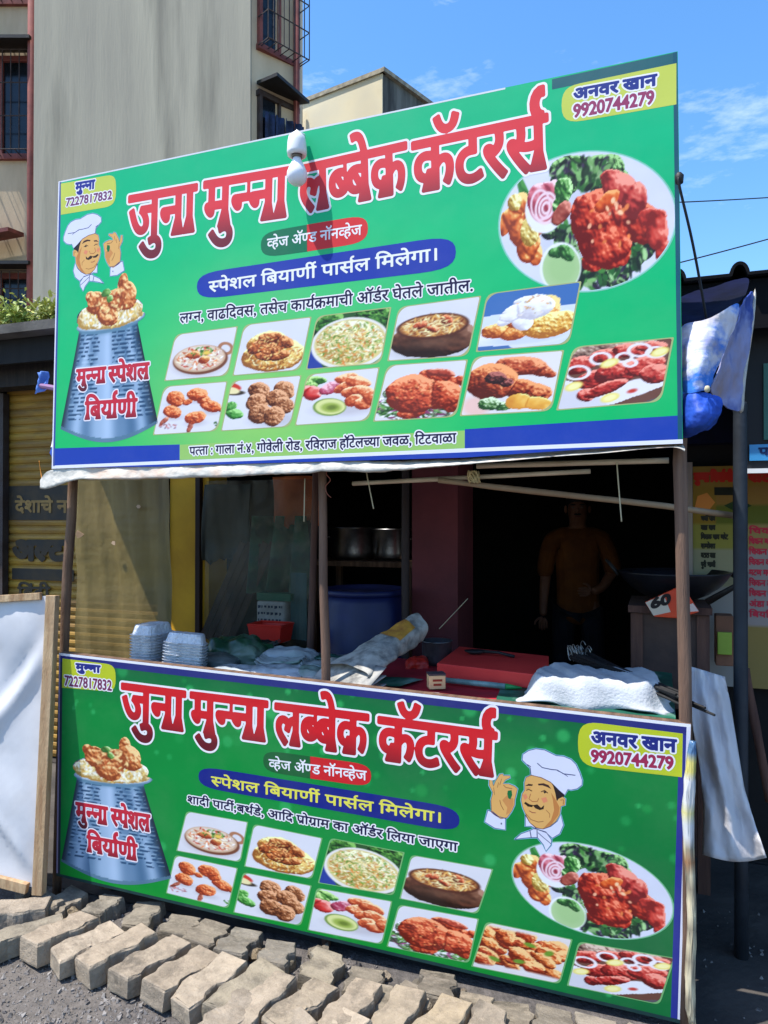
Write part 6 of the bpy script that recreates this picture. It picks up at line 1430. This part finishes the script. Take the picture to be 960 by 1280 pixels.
for sg_ in (-1, 1):
    q = wk_c + EV * wr * sg_ + Vector((0, 0, zr * .9)); bm = bmesh.new(); tube(bm, [q - NV * .045, q - NV * .03 + EV * .04 * sg_ + Vector((0, 0, .05)), q + EV * .055 * sg_ + Vector((0, 0, .065)), q + NV * .03 + EV * .04 * sg_ + Vector((0, 0, .05)), q + NV * .045], .006, 8); obj('handle', bm, M_BLACK, wok, smooth=True)
bm = bmesh.new(); tube(bm, [hit(885, 752, .95), hit(931, 726, .85)], [.016, .010], 8); obj('frying_pan_handle', bm, M_BLACK, label='black tapered handle sticking out beside the wok', cat='handle', smooth=True)
op = thing('orange_pack', hit(838, 756, .9), 'orange and white printed pack with black lettering behind the thick wooden post', 'pack')
oq = [hit(806, 753, .93), hit(818, 771, .93), hit(848, 773, .93), hit(874, 765, .93), hit(860, 742, .93), hit(845, 735, .93)]
bm = bmesh.new(); prism(bm, oq, NV * .03); bmesh.ops.recalc_face_normals(bm, faces=bm.faces[:]); obj('pack_body', bm, mat('orange_print', s8(226, 74, 30), .5, s8(210, 60, 26), 3), op, bevel=.003)
of = sframe(op, .928)
pq = lambda px, py: (hs(px, .928), hz(px, py, .928))
quad_col(op, of, [pq(806.5, 753), pq(816.5, 769.5), pq(838, 765), pq(829, 743)], (206, 190, 170), 'white_patch'); quad_col(op, of, [pq(856, 765), pq(873, 764), pq(866, 754), pq(857, 757)], (214, 190, 180), 'white_patch')
plane_text('60', op, lambda u, v, w_: of(u, v + (u - hs(812, .928)) * .35, w_ + .001), (hs(813, .928), hz(813, 749, .928)), hs(838, .928) - hs(813, .928), .042, (36, 30, 30), .004)

# white sheet hanging from the end of the counter
bm = bmesh.new(); out_l = [(863, 833), (862, 870), (866, 910), (875, 960), (880, 1010), (878, 1068)]; out_r = [(906, 846), (913, 880), (921, 930), (930, 985), (944, 1030), (958, 1072)]
def hang(u, v):
    t = v * 5; i = min(int(t), 4); f = t - i
    l = (out_l[i][0] * (1 - f) + out_l[i + 1][0] * f, out_l[i][1] * (1 - f) + out_l[i + 1][1] * f); r = (out_r[i][0] * (1 - f) + out_r[i + 1][0] * f, out_r[i][1] * (1 - f) + out_r[i + 1][1] * f)
    px = l[0] * (1 - u) + r[0] * u; py = l[1] * (1 - u) + r[1] * u + 7 * math.sin(u * 3.1) * v
    cr = math.exp(-((u - .05) / .25) ** 2 - ((v - .56) / .10) ** 2)
    return hit(px, py, .30 + .10 * (1 - v) + .022 * math.sin(u * 7 + v * 2.5) * (.3 + v) + .014 * math.sin(u * 15 - v * 4) + .05 * cr + .006 * math.sin(v * 14 + u * 5) + .006 * noise1(u * 9 + v * 6, 4) + .005 * noise1(v * 17 - u * 5, 8))
grid(bm, hang, 26, 44); o = obj('hanging_sheet', bm, mat('dirty_white_sheet', s8(214, 212, 214), .7, s8(190, 188, 192), 3, .5, 14, col3=s8(120, 118, 120), scale3=4, amt3=.6), label='dirty white plastic sheet hanging from the counter end beside the steel post', cat='sheet', smooth=True); solid(o, .003)
# wrapped pole at the lower banner's edge
wp = [(866, 926, .012), (865, 940, .020), (863, 975, .026), (861, 1015, .028), (862, 1060, .024), (864, 1110, .022), (864, 1160, .022), (863, 1220, .022), (863, 1260, .020), (866, 1280, .016)]
bm = bmesh.new(); pts = [hit(px, py, .05 - .02) for px, py, _ in wp]; rr_ = [r * .62 for _, _, r in wp]; tube(bm, pts, rr_, 12)
for v in bm.verts: v.co += Vector((math.sin(v.co.z * 61 + v.co.x * 40), math.sin(v.co.z * 47), 0)) * .0022
bm.normal_update(); zs = [v.co.z for v in bm.verts]; z0_, z1_ = min(zs), max(zs); me = bpy.data.meshes.new('wrapped_pole'); c0 = Vector((pts[-1].x, pts[-1].y, z0_))
bmesh.ops.subdivide_edges(bm, edges=bm.edges[:], cuts=2, use_grid_fill=True)
wc = []; rr2 = random.Random(8)
for v in bm.verts:
    t = 1 - (v.co.z - z0_) / (z1_ - z0_); n_ = noise1(v.co.z * 25 + v.co.x * 40, 2)
    c = (90, 130, 170) if t < .05 else ((226, 214, 120) if t < .13 else ((226, 224, 226) if t < .16 else ((220, 120, 160) if t < .175 or .195 < t < .205 else ((232, 230, 226) if t < .235 else ((224, 216, 150) if t < .28 else ((226, 226, 226) if t < .34 else ((176, 132, 96) if t < .38 or .42 < t < .46 else ((222, 210, 176) if n_ > 0 else (160, 150, 128)))))))))
    v.co += Vector((rr2.uniform(-1, 1), rr2.uniform(-1, 1), 0)) * .0022; wc.append(lin([q / 255 for q in c]))
for v in bm.verts: v.co -= c0
bm.to_mesh(me); bm.free(); a = me.color_attributes.new('Col', 'FLOAT_COLOR', 'POINT'); c4 = np.ones((len(wc), 4), np.float32); c4[:, :3] = np.array(wc) * .8; a.data.foreach_set('color', c4.ravel())
o = link_mesh('wrapped_pole', me, print_mat('crinkled_wrap', .22, .6, .2), None, True); o.location = c0; setp(o, 'upright pole wrapped in crinkled clear and yellowed plastic at the edge of the lower banner', 'pole')
a, b = hit(931, 836, .8), hit(947, 921, .8); pole('wooden_stake', [a, b, b + (b - a).normalized() * .25], .018, M_POSTD, 'short slanting wooden stake below the menu board', 'stake')
bm = bmesh.new(); sbox(bm, hs(893, 1.2), hs(915, 1.2), 1.15, 1.25, hz(905, 830, 1.2), hz(905, 768, 1.2)); obj('cardboard_box', bm, mat('old_cardboard', s8(140, 96, 72), .8, s8(110, 74, 56), 5), label='brown cardboard box beside the stove stand under the menu board', cat='box', bevel=.004)
bm = bmesh.new(); sbox(bm, hs(896, 1.14), hs(914, 1.14), 1.13, 1.145, hz(905, 818, 1.14), hz(905, 790, 1.14)); obj('green_packet', bm, mat('lime_packet', s8(150, 176, 60), .5), label='lime green packet in front of the brown cardboard box', cat='packet', bevel=.003)

# ------------------------------------------------------------------ white panel leaning at the far end
LPT = [at(69, 744, 3.12), at(52, 1112, 3.03), at(-330, 1015, 3.2), at(-330, 770, 3.3)]
for k in (1, 2): pass
pn = thing('leaning_panel', LPT[1], 'white plastic sheet stretched on a pale timber frame, leaning against the stall end', 'panel')
TRp, BRp, BLp, TLp = LPT; dn = ((TRp - BRp).cross(TLp - TRp)).normalized(); dn = dn if dn.y < 0 else -dn
def pf(u, v): return (BLp * (1 - u) + BRp * u) * (1 - v) + (TLp * (1 - u) + TRp * u) * v
def beam(par, a, b, wd, th, n, m, name='frame_bar'):
    d = (b - a).normalized(); s_ = n.cross(d).normalized(); bm = bmesh.new(); prism(bm, [a + s_ * wd / 2, a - s_ * wd / 2, b - s_ * wd / 2, b + s_ * wd / 2], n * th); bmesh.ops.recalc_face_normals(bm, faces=bm.faces[:]); return obj(name, bm, m, par, bevel=.002)
beam(pn, BRp - (TRp - BRp).normalized() * .01, TRp, .044, .035, dn, M_WOODP); beam(pn, pf(.962, -.002), pf(0, -.002), .04, .025, dn, M_WOODP); beam(pn, pf(.962, 1.0), pf(0, 1.0), .03, .02, dn, M_WOODP)
bm = bmesh.new()
def pan(u, v):
    w_ = .012 * math.sin((u * 2.2 + v * 1.4) * 6) + .020 * math.exp(-(((v - .18) - (u - .62) * 1.7) / .05) ** 2) + .012 * math.exp(-(((v - .05) + (u - .99) * 1.2) / .03) ** 2) - .008 * math.exp(-(((v - .26) - (u - .62) * 1.7) / .06) ** 2) + .004 * math.sin(v * 21 + u * 17) + .004 * noise1(u * 30 + v * 12, 3)
    return pf(u, v) + dn * (w_ * min(1, (1 - u) * 14) * min(1, v * 14) * min(1, (1 - v) * 14) + .001)
grid(bm, pan, 90, 60); o = obj('white_sheet', bm, mat('white_flex_sheet', s8(206, 206, 208), .75, s8(190, 190, 192), 2, .15, 10, col3=s8(170, 168, 166), scale3=6, amt3=.4), pn, smooth=True)

# ------------------------------------------------------------------ the man in the dark
mc = at(722, 648, 5.6); mc = Vector((mc.x, mc.y, 0.012))
man = thing('person', mc, 'man in ochre shirt and dark trousers standing in the dark shop, one arm bent', 'person')
face_d = (CAM - mc); face_d.z = 0; face_d.normalize(); side_d = Vector((-face_d.y, face_d.x, 0))
def mp3(x, y, z): return -side_d * x * -1 + face_d * y + Vector((0, 0, z))   # x to the picture's right
def skin(name, verts, edges, radii, m, sub=2, root=0):
    me = bpy.data.meshes.new(name); me.from_pydata([tuple(mp3(*v)) for v in verts], edges, []); o = link_mesh(name, me, m, man)
    sk_ = o.modifiers.new('skin', 'SKIN'); sl_ = me.skin_vertices[0].data if me.skin_vertices else None
    if sl_ is None: 
        bpy.context.view_layer.objects.active = o; o.select_set(True); sl_ = me.skin_vertices[0].data
    for i, r in enumerate(radii): sl_[i].radius = r if isinstance(r, tuple) else (r, r)
    sl_[root].use_root = True; subsurf(o, sub); return o
M_SKIN = mat('brown_skin', s8(142, 94, 70), .6, s8(124, 80, 60), 8)
SX = 1.0
body = [(0, 0, 1.0), (0, 0, 1.15), (0, .01, 1.35), (0, 0, 1.46), (0, .01, 1.53), (0, .025, 1.60), (0, .03, 1.68), (0, .02, 1.75),
        (-.18, 0, 1.43), (-.235, -.01, 1.18), (-.25, .05, .95), (-.25, .08, .86), (.18, 0, 1.43), (.25, -.03, 1.19), (.17, .10, 1.08), (.10, .16, 1.06),
        (-.10, 0, .90), (-.11, .02, .50), (-.115, -.01, .08), (-.12, .12, .03), (.10, 0, .90), (.12, .02, .50), (.13, -.01, .08), (.14, .12, .03)]
bed = [(0, 1), (1, 2), (2, 3), (3, 4), (4, 5), (5, 6), (6, 7), (3, 8), (8, 9), (9, 10), (10, 11), (3, 12), (12, 13), (13, 14), (14, 15), (0, 16), (16, 17), (17, 18), (18, 19), (0, 20), (20, 21), (21, 22), (22, 23)]
brd = [(.10, .07), (.11, .08), (.16, .11), (.11, .08), .055, (.072, .085), (.08, .095), (.055, .065), .062, .045, .034, .03, .062, .045, .034, .03, .085, .06, .042, .035, .085, .06, .042, .035]
skin('body', body, bed, brd, M_SKIN)
for sx_, h0, dirs in ((-1, (-.25, .09, .85), (0, .25, -1)), (1, (.09, .165, 1.06), (-1, .35, -.05))):
    D = Vector(dirs).normalized(); U_ = Vector((0, 1, 0)) - D * D.y; U_.normalize(); W3 = D.cross(U_); H0 = Vector(h0)
    for k in range(5):
        if k < 4: b0 = H0 + W3 * (-.027 + .018 * k) + D * .03; L = (.066, .078, .074, .058)[k]; pts = [H0, b0, b0 + D * L * .5 - U_ * .006, b0 + D * L * .8 - U_ * .022]
        else: b0 = H0 + W3 * -.034 + D * .005; pts = [H0, b0, b0 + (D * .7 - W3 * .7).normalized() * .035, b0 + (D * .9 - W3 * .5).normalized() * .058]
        skin('finger', [tuple(p) for p in pts], [(0, 1), (1, 2), (2, 3)], [.016, .0095, .009, .007], M_SKIN, 1)
M_SHIRT = mat('ochre_shirt', s8(124, 68, 18), .85, s8(96, 50, 14), 6, .3)
sh_v = [(0, 0, .78), (0, 0, 1.15), (0, .01, 1.35), (0, 0, 1.46), (-.19, 0, 1.435), (-.235, -.01, 1.25), (-.245, .0, 1.13), (.19, 0, 1.435), (.25, -.025, 1.24), (.258, -.028, 1.16)]
skin('shirt', sh_v, [(0, 1), (1, 2), (2, 3), (3, 4), (4, 5), (5, 6), (3, 7), (7, 8), (8, 9)], [(.18, .13), (.17, .125), (.19, .13), (.12, .095), .08, .07, .066, .08, .072, .068], M_SHIRT)
M_TROUS = mat('dark_trousers', s8(34, 36, 46), .85, s8(26, 27, 34), 6)
skin('trousers', [(0, 0, 1.02), (-.10, 0, .88), (-.112, .02, .50), (-.116, -.01, .10), (.10, 0, .88), (.122, .02, .50), (.131, -.01, .10)], [(0, 1), (1, 2), (2, 3), (0, 4), (4, 5), (5, 6)], [(.17, .12), .10, .078, .065, .10, .078, .065], M_TROUS)
def part_lathe(name, c, sx_, sy_, sz_, m):
    bm = bmesh.new(); bmesh.ops.create_uvsphere(bm, u_segments=16, v_segments=10, radius=1)
    for v in bm.verts: p = mp3(c[0] + v.co.x * sx_, c[1] + v.co.y * sy_, c[2] + v.co.z * sz_); v.co = p
    me = bpy.data.meshes.new(name); bm.to_mesh(me); bm.free(); return link_mesh(name, me, m, man, True)
M_HAIR = mat('black_hair', s8(24, 20, 20), .6)
part_lathe('hair', (0, -.005, 1.725), .088, .105, .068, M_HAIR)
for x in (-1, 1):
    part_lathe('eye', (.032 * x, .112, 1.672), .010, .006, .0045, mat('eye_white', s8(110, 104, 98), .3) if x < 0 else bpy.data.materials['eye_white']); part_lathe('eyebrow', (.034 * x, .115, 1.692), .02, .008, .005, M_HAIR); part_lathe('ear', (.086 * x, .02, 1.66), .012, .02, .03, M_SKIN)
part_lathe('nose', (0, .128, 1.648), .014, .02, .022, M_SKIN); part_lathe('moustache', (0, .116, 1.622), .028, .012, .007, M_HAIR); part_lathe('mouth', (0, .114, 1.606), .022, .010, .006, mat('lips', s8(120, 66, 58), .5))

# ------------------------------------------------------------------ zigzag concrete pavers heaped along the stall front
def paver_mat(name, tones, dirt):
    m = bpy.data.materials.new(name); m.use_nodes = True; n = m.node_tree; b = n.nodes['Principled BSDF']; b.inputs['Roughness'].default_value = .95; b.inputs['Specular IOR Level'].default_value = .15
    oi = n.nodes.new('ShaderNodeObjectInfo'); rmp = n.nodes.new('ShaderNodeValToRGB'); rmp.color_ramp.interpolation = 'LINEAR'
    rmp.color_ramp.elements[0].color = (*tones[0], 1); rmp.color_ramp.elements[1].color = (*tones[-1], 1)
    for k, t in enumerate(tones[1:-1]): e = rmp.color_ramp.elements.new((k + 1) / (len(tones) - 1)); e.color = (*t, 1)
    n.links.new(oi.outputs['Random'], rmp.inputs[0])
    tcn = n.nodes.new('ShaderNodeTexCoord'); mpn = n.nodes.new('ShaderNodeMapping'); cm = n.nodes.new('ShaderNodeCombineXYZ'); mu = n.nodes.new('ShaderNodeMath'); mu.operation = 'MULTIPLY'; mu.inputs[1].default_value = 37.0
    n.links.new(oi.outputs['Random'], mu.inputs[0]); n.links.new(mu.outputs[0], cm.inputs[0]); n.links.new(mu.outputs[0], cm.inputs[1]); n.links.new(cm.outputs[0], mpn.inputs['Location']); n.links.new(tcn.outputs['Object'], mpn.inputs['Vector'])
    cur = rmp.outputs[0]
    for sc, lo, hi, col, amt in ((11, .42, .62, tuple(c * .62 for c in tones[1]), .7), (5, .54, .70, dirt, .75), (46, .50, .66, tuple(c * 1.18 for c in tones[0]), .5), (90, .60, .72, dirt, .6)):
        nz_ = n.nodes.new('ShaderNodeTexNoise'); nz_.inputs['Scale'].default_value = sc; nz_.inputs['Detail'].default_value = 6; nz_.inputs['Roughness'].default_value = .65
        cr = n.nodes.new('ShaderNodeValToRGB'); cr.color_ramp.elements[0].position = lo; cr.color_ramp.elements[1].position = hi; cr.color_ramp.elements[1].color = (amt, amt, amt, 1)
        q = n.nodes.new('ShaderNodeMixRGB'); q.inputs[2].default_value = (*col, 1)
        n.links.new(mpn.outputs[0], nz_.inputs['Vector']); n.links.new(nz_.outputs['Fac'], cr.inputs[0]); n.links.new(cr.outputs[0], q.inputs[0]); n.links.new(cur, q.inputs[1]); cur = q.outputs[0]
    n.links.new(cur, b.inputs['Base Color'])
    bn = n.nodes.new('ShaderNodeTexNoise'); bn.inputs['Scale'].default_value = 60; bn.inputs['Detail'].default_value = 8; bn.inputs['Roughness'].default_value = .75
    bu = n.nodes.new('ShaderNodeBump'); bu.inputs['Strength'].default_value = .9; bu.inputs['Distance'].default_value = .008
    n.links.new(mpn.outputs[0], bn.inputs['Vector']); n.links.new(bn.outputs['Fac'], bu.inputs['Height']); n.links.new(bu.outputs[0], b.inputs['Normal'])
    return m
M_PAVER = paver_mat('tan_concrete', [s8(160, 145, 126), s8(152, 139, 122), s8(176, 161, 141), s8(146, 135, 121), s8(186, 164, 126)], s8(84, 78, 70))
M_PAVERD = paver_mat('shade_toned_concrete', [s8(140, 130, 114), s8(120, 112, 100), s8(152, 140, 122), s8(126, 120, 110), s8(158, 146, 124)], s8(66, 62, 54))  # darker copy; the banner's shade over the back row is in its tones
def paver_mesh(seed, L=.272, Wd=.130, h=.078):
    r = random.Random(seed); z = .013; bm = bmesh.new()
    half = [(-L / 2, -Wd / 2), (-L * .30, -Wd / 2), (-L * .20, -Wd / 2 + z), (-L * .02 - .0, -Wd / 2 + z), (L * .08, -Wd / 2 - .0), (L * .20, -Wd / 2), (L * .30, -Wd / 2 + z), (L / 2, -Wd / 2 + z)]
    oth = [(L / 2, Wd / 2), (L * .30, Wd / 2), (L * .20, Wd / 2 - z), (L * .02, Wd / 2 - z), (-L * .08, Wd / 2), (-L * .20, Wd / 2), (-L * .30, Wd / 2 - z), (-L / 2, Wd / 2 - z)]
    P = [(x + r.uniform(-.004, .004), y + r.uniform(-.004, .004)) for x, y in half + oth]
    if r.random() < .5: k = r.choice([0, 7, 8, 15]); P[k] = (P[k][0] * .9, P[k][1] * .82)
    rings = [[bm.verts.new((x * f, y * g, zz + r.uniform(-.002, .002))) for x, y in P] for f, g, zz in ((.985, .97, 0), (1, 1, .008), (1, 1, h - .010), (.985, .965, h - .002), (.95, .92, h))]
    n = len(P)
    for A_, B_ in zip(rings, rings[1:]):
        for k in range(n): bm.faces.new((A_[k], A_[(k + 1) % n], B_[(k + 1) % n], B_[k]))
    bm.faces.new(rings[0][::-1]); bm.faces.new(rings[-1])
    bmesh.ops.triangulate(bm, faces=[f for f in bm.faces if len(f.verts) > 4]); bmesh.ops.subdivide_edges(bm, edges=bm.edges[:], cuts=3, use_grid_fill=True)
    from mathutils import noise as mn
    sd_ = Vector((seed * 7.3, seed * 3.1, seed * 1.7)); bm.normal_update()
    for v in bm.verts:
        e_ = max(0.0, (abs(v.co.z - h / 2) / (h / 2)) - .75) * 4; nv_ = mn.noise(v.co * 16 + sd_); n2_ = mn.noise(v.co * 55 + sd_)
        rimd = 1.0 if v.normal.z < .9 else 0.25
        v.co -= v.normal * (max(0, nv_ - .05) * .013 * e_ * rimd + n2_ * .0010 + .0012 * mn.noise(v.co * 130))
    me = bpy.data.meshes.new('concrete_paver'); bm.to_mesh(me); bm.free(); return me
PM = [paver_mesh(k) for k in range(9)]
for m_ in PM: m_.materials.append(M_PAVER)
PMd = [m_.copy() for m_ in PM]
for m_ in PMd: m_.materials.clear(); m_.materials.append(M_PAVERD)
FRONT = [(14, 1132, 8, 0), (30, 1160, 30, 1), (76, 1160, 52, 0), (108, 1172, 52, 0), (148, 1180, 53, 0), (188, 1192, 53, 0), (226, 1206, 54, 0), (262, 1220, 52, 0), (327, 1243, 55, 0), (374, 1252, 57, 0), (437, 1257, 56, 0), (496, 1262, 60, 0), (549, 1275, 58, 0), (598, 1284, 60, 0), (288, 1264, 70, 0), (306, 1229, 60, 1), (345, 1290, 30, 0), (415, 1300, 48, 0)]
BACK = [(51, 1124, 5, 1), (82, 1114, 30, 1), (131, 1122, -10, 1), (180, 1132, -12, 1), (224, 1146, -14, 1), (256, 1157, -14, 1), (298, 1170, 50, 1), (345, 1184, -16, 1), (402, 1196, -18, 1), (455, 1215, 10, 1), (468, 1238, -12, 1), (512, 1240, -18, 1), (545, 1224, -18, 1), (592, 1250, -16, 1), (640, 1262, -14, 1), (690, 1272, -20, 1), (745, 1284, -16, 1), (800, 1296, -18, 1)]
ORD = ['first', 'second', 'third', 'fourth', 'fifth', 'sixth', 'seventh', 'eighth', 'ninth', 'tenth', 'eleventh', 'twelfth', 'thirteenth', 'fourteenth', 'fifteenth', 'sixteenth', 'seventeenth', 'eighteenth']
r_ = random.Random(11)
for row, L_, nm_ in ((0, FRONT, 'sunlit front row of pavers'), (1, BACK, 'back row under the lower banner')):
    for k, (px, py, rot, mo) in enumerate(sorted(L_)):
        zt_ = .085 if row == 0 else .075; p = at_z(px, py, zt_)
        o = bpy.data.objects.new('concrete_paver', (PMd if mo else PM)[(k * 4) % 9]); COL.objects.link(o)
        o.location = (p.x, p.y, zt_ - .078 + (.0 if row == 0 else -.01)); o.rotation_euler = (R(r_.uniform(-5, 5)), R(r_.uniform(-5, 5)), R(rot + r_.uniform(-6, 6))); o.scale = (r_.uniform(.92, 1.04), r_.uniform(.9, 1.03), r_.uniform(.9, 1.05))
        if row == 1:
            o.scale = (r_.uniform(.48, .62), r_.uniform(.92, 1.1), r_.uniform(.75, 1.0)); o.rotation_euler = (R(r_.uniform(-7, 7)), R(r_.uniform(-7, 7)), R(66 + r_.uniform(-14, 14)))
        setp(o, f'{"darker" if mo else "tan"} zigzag paver, {ORD[k]} from the white panel in the {nm_}', 'paver', 'zigzag concrete pavers along the stall front')
# rubble between the pavers
def stone_mesh(seed):
    r = random.Random(seed); bm = bmesh.new(); bmesh.ops.create_icosphere(bm, subdivisions=2, radius=1)
    ph = [r.uniform(0, 6) for _ in range(6)]
    for v in bm.verts:
        c = v.co.copy(); d = 1 + .25 * math.sin(c.x * 3 + ph[0]) * math.sin(c.y * 3.4 + ph[1]) + .16 * math.sin(c.z * 5 + ph[2] + c.x * 4); v.co = c * d; v.co.z *= .7
    me = bpy.data.meshes.new('rubble_stone'); bm.to_mesh(me); bm.free(); me.materials.append(M_PAVER if seed % 2 else M_PAVERD); return me
SM = [stone_mesh(k) for k in range(6)]
for k in range(70):
    px = r_.uniform(0, 660); base_y = 1112 + (px - 60) * .225; py = base_y + r_.uniform(8, 80); p = at_z(px, py, .0); s_ = .010 + .034 * r_.random() ** 1.6
    o = bpy.data.objects.new('rubble_stone', SM[k % 6]); COL.objects.link(o); o.location = (p.x, p.y, s_ * .35); o.scale = (s_, s_ * r_.uniform(.7, 1.2), s_); o.rotation_euler = (r_.uniform(-.3, .3), r_.uniform(-.3, .3), r_.uniform(0, 6))
    setp(o, 'small broken concrete lump wedged between the pavers along the stall front', 'stone', 'rubble lumps between the pavers')
# gravel on the road edge
bm = bmesh.new(); r_ = random.Random(5)
def pebble(p, s_):
    e = Euler((r_.uniform(0, 6), r_.uniform(0, 6), r_.uniform(0, 6))).to_matrix()
    vs_ = [bm.verts.new(p + e @ Vector(q) * s_ * r_.uniform(.7, 1.2)) for q in ((1, 0, 0), (-1, 0, 0), (0, .8, 0), (0, -.8, 0), (0, 0, .7), (0, 0, -.7))]
    for a_, b_, c_ in ((0, 2, 4), (2, 1, 4), (1, 3, 4), (3, 0, 4), (2, 0, 5), (1, 2, 5), (3, 1, 5), (0, 3, 5)): bm.faces.new((vs_[a_], vs_[b_], vs_[c_]))
for k in range(5200):
    px = r_.uniform(-60, 480); py = r_.uniform(1125, 1330); p = at_z(px, py, 0)
    if py < 1120 + (px - 60) * .2: continue
    pebble(Vector((p.x, p.y, .001)), .0035 + .012 * r_.random() ** 4)
for k in range(900):
    p = S(r_.uniform(2.3, 4), r_.uniform(-.6, .9), .004); pebble(p, .003 + .012 * r_.random() ** 4)
obj('gravel', bm, mat('loose_gravel', s8(140, 134, 128), .95, s8(80, 76, 74), contrast=(.35, .65), scale=9), kind='stuff', label='loose gravel on the road edge', cat='gravel')
# a dry leaf and red litter
p = at_z(170, 1238, .006); bm = bmesh.new(); grid(bm, lambda u, v: p + Vector((.05 * (u - .5), .03 * (v - .5), .008 * math.sin(u * 5))), 5, 3); obj('litter', bm, mat('faded_red_wrapper', s8(150, 70, 60), .6), label='faded reddish wrapper lying on the gravel', cat='litter')
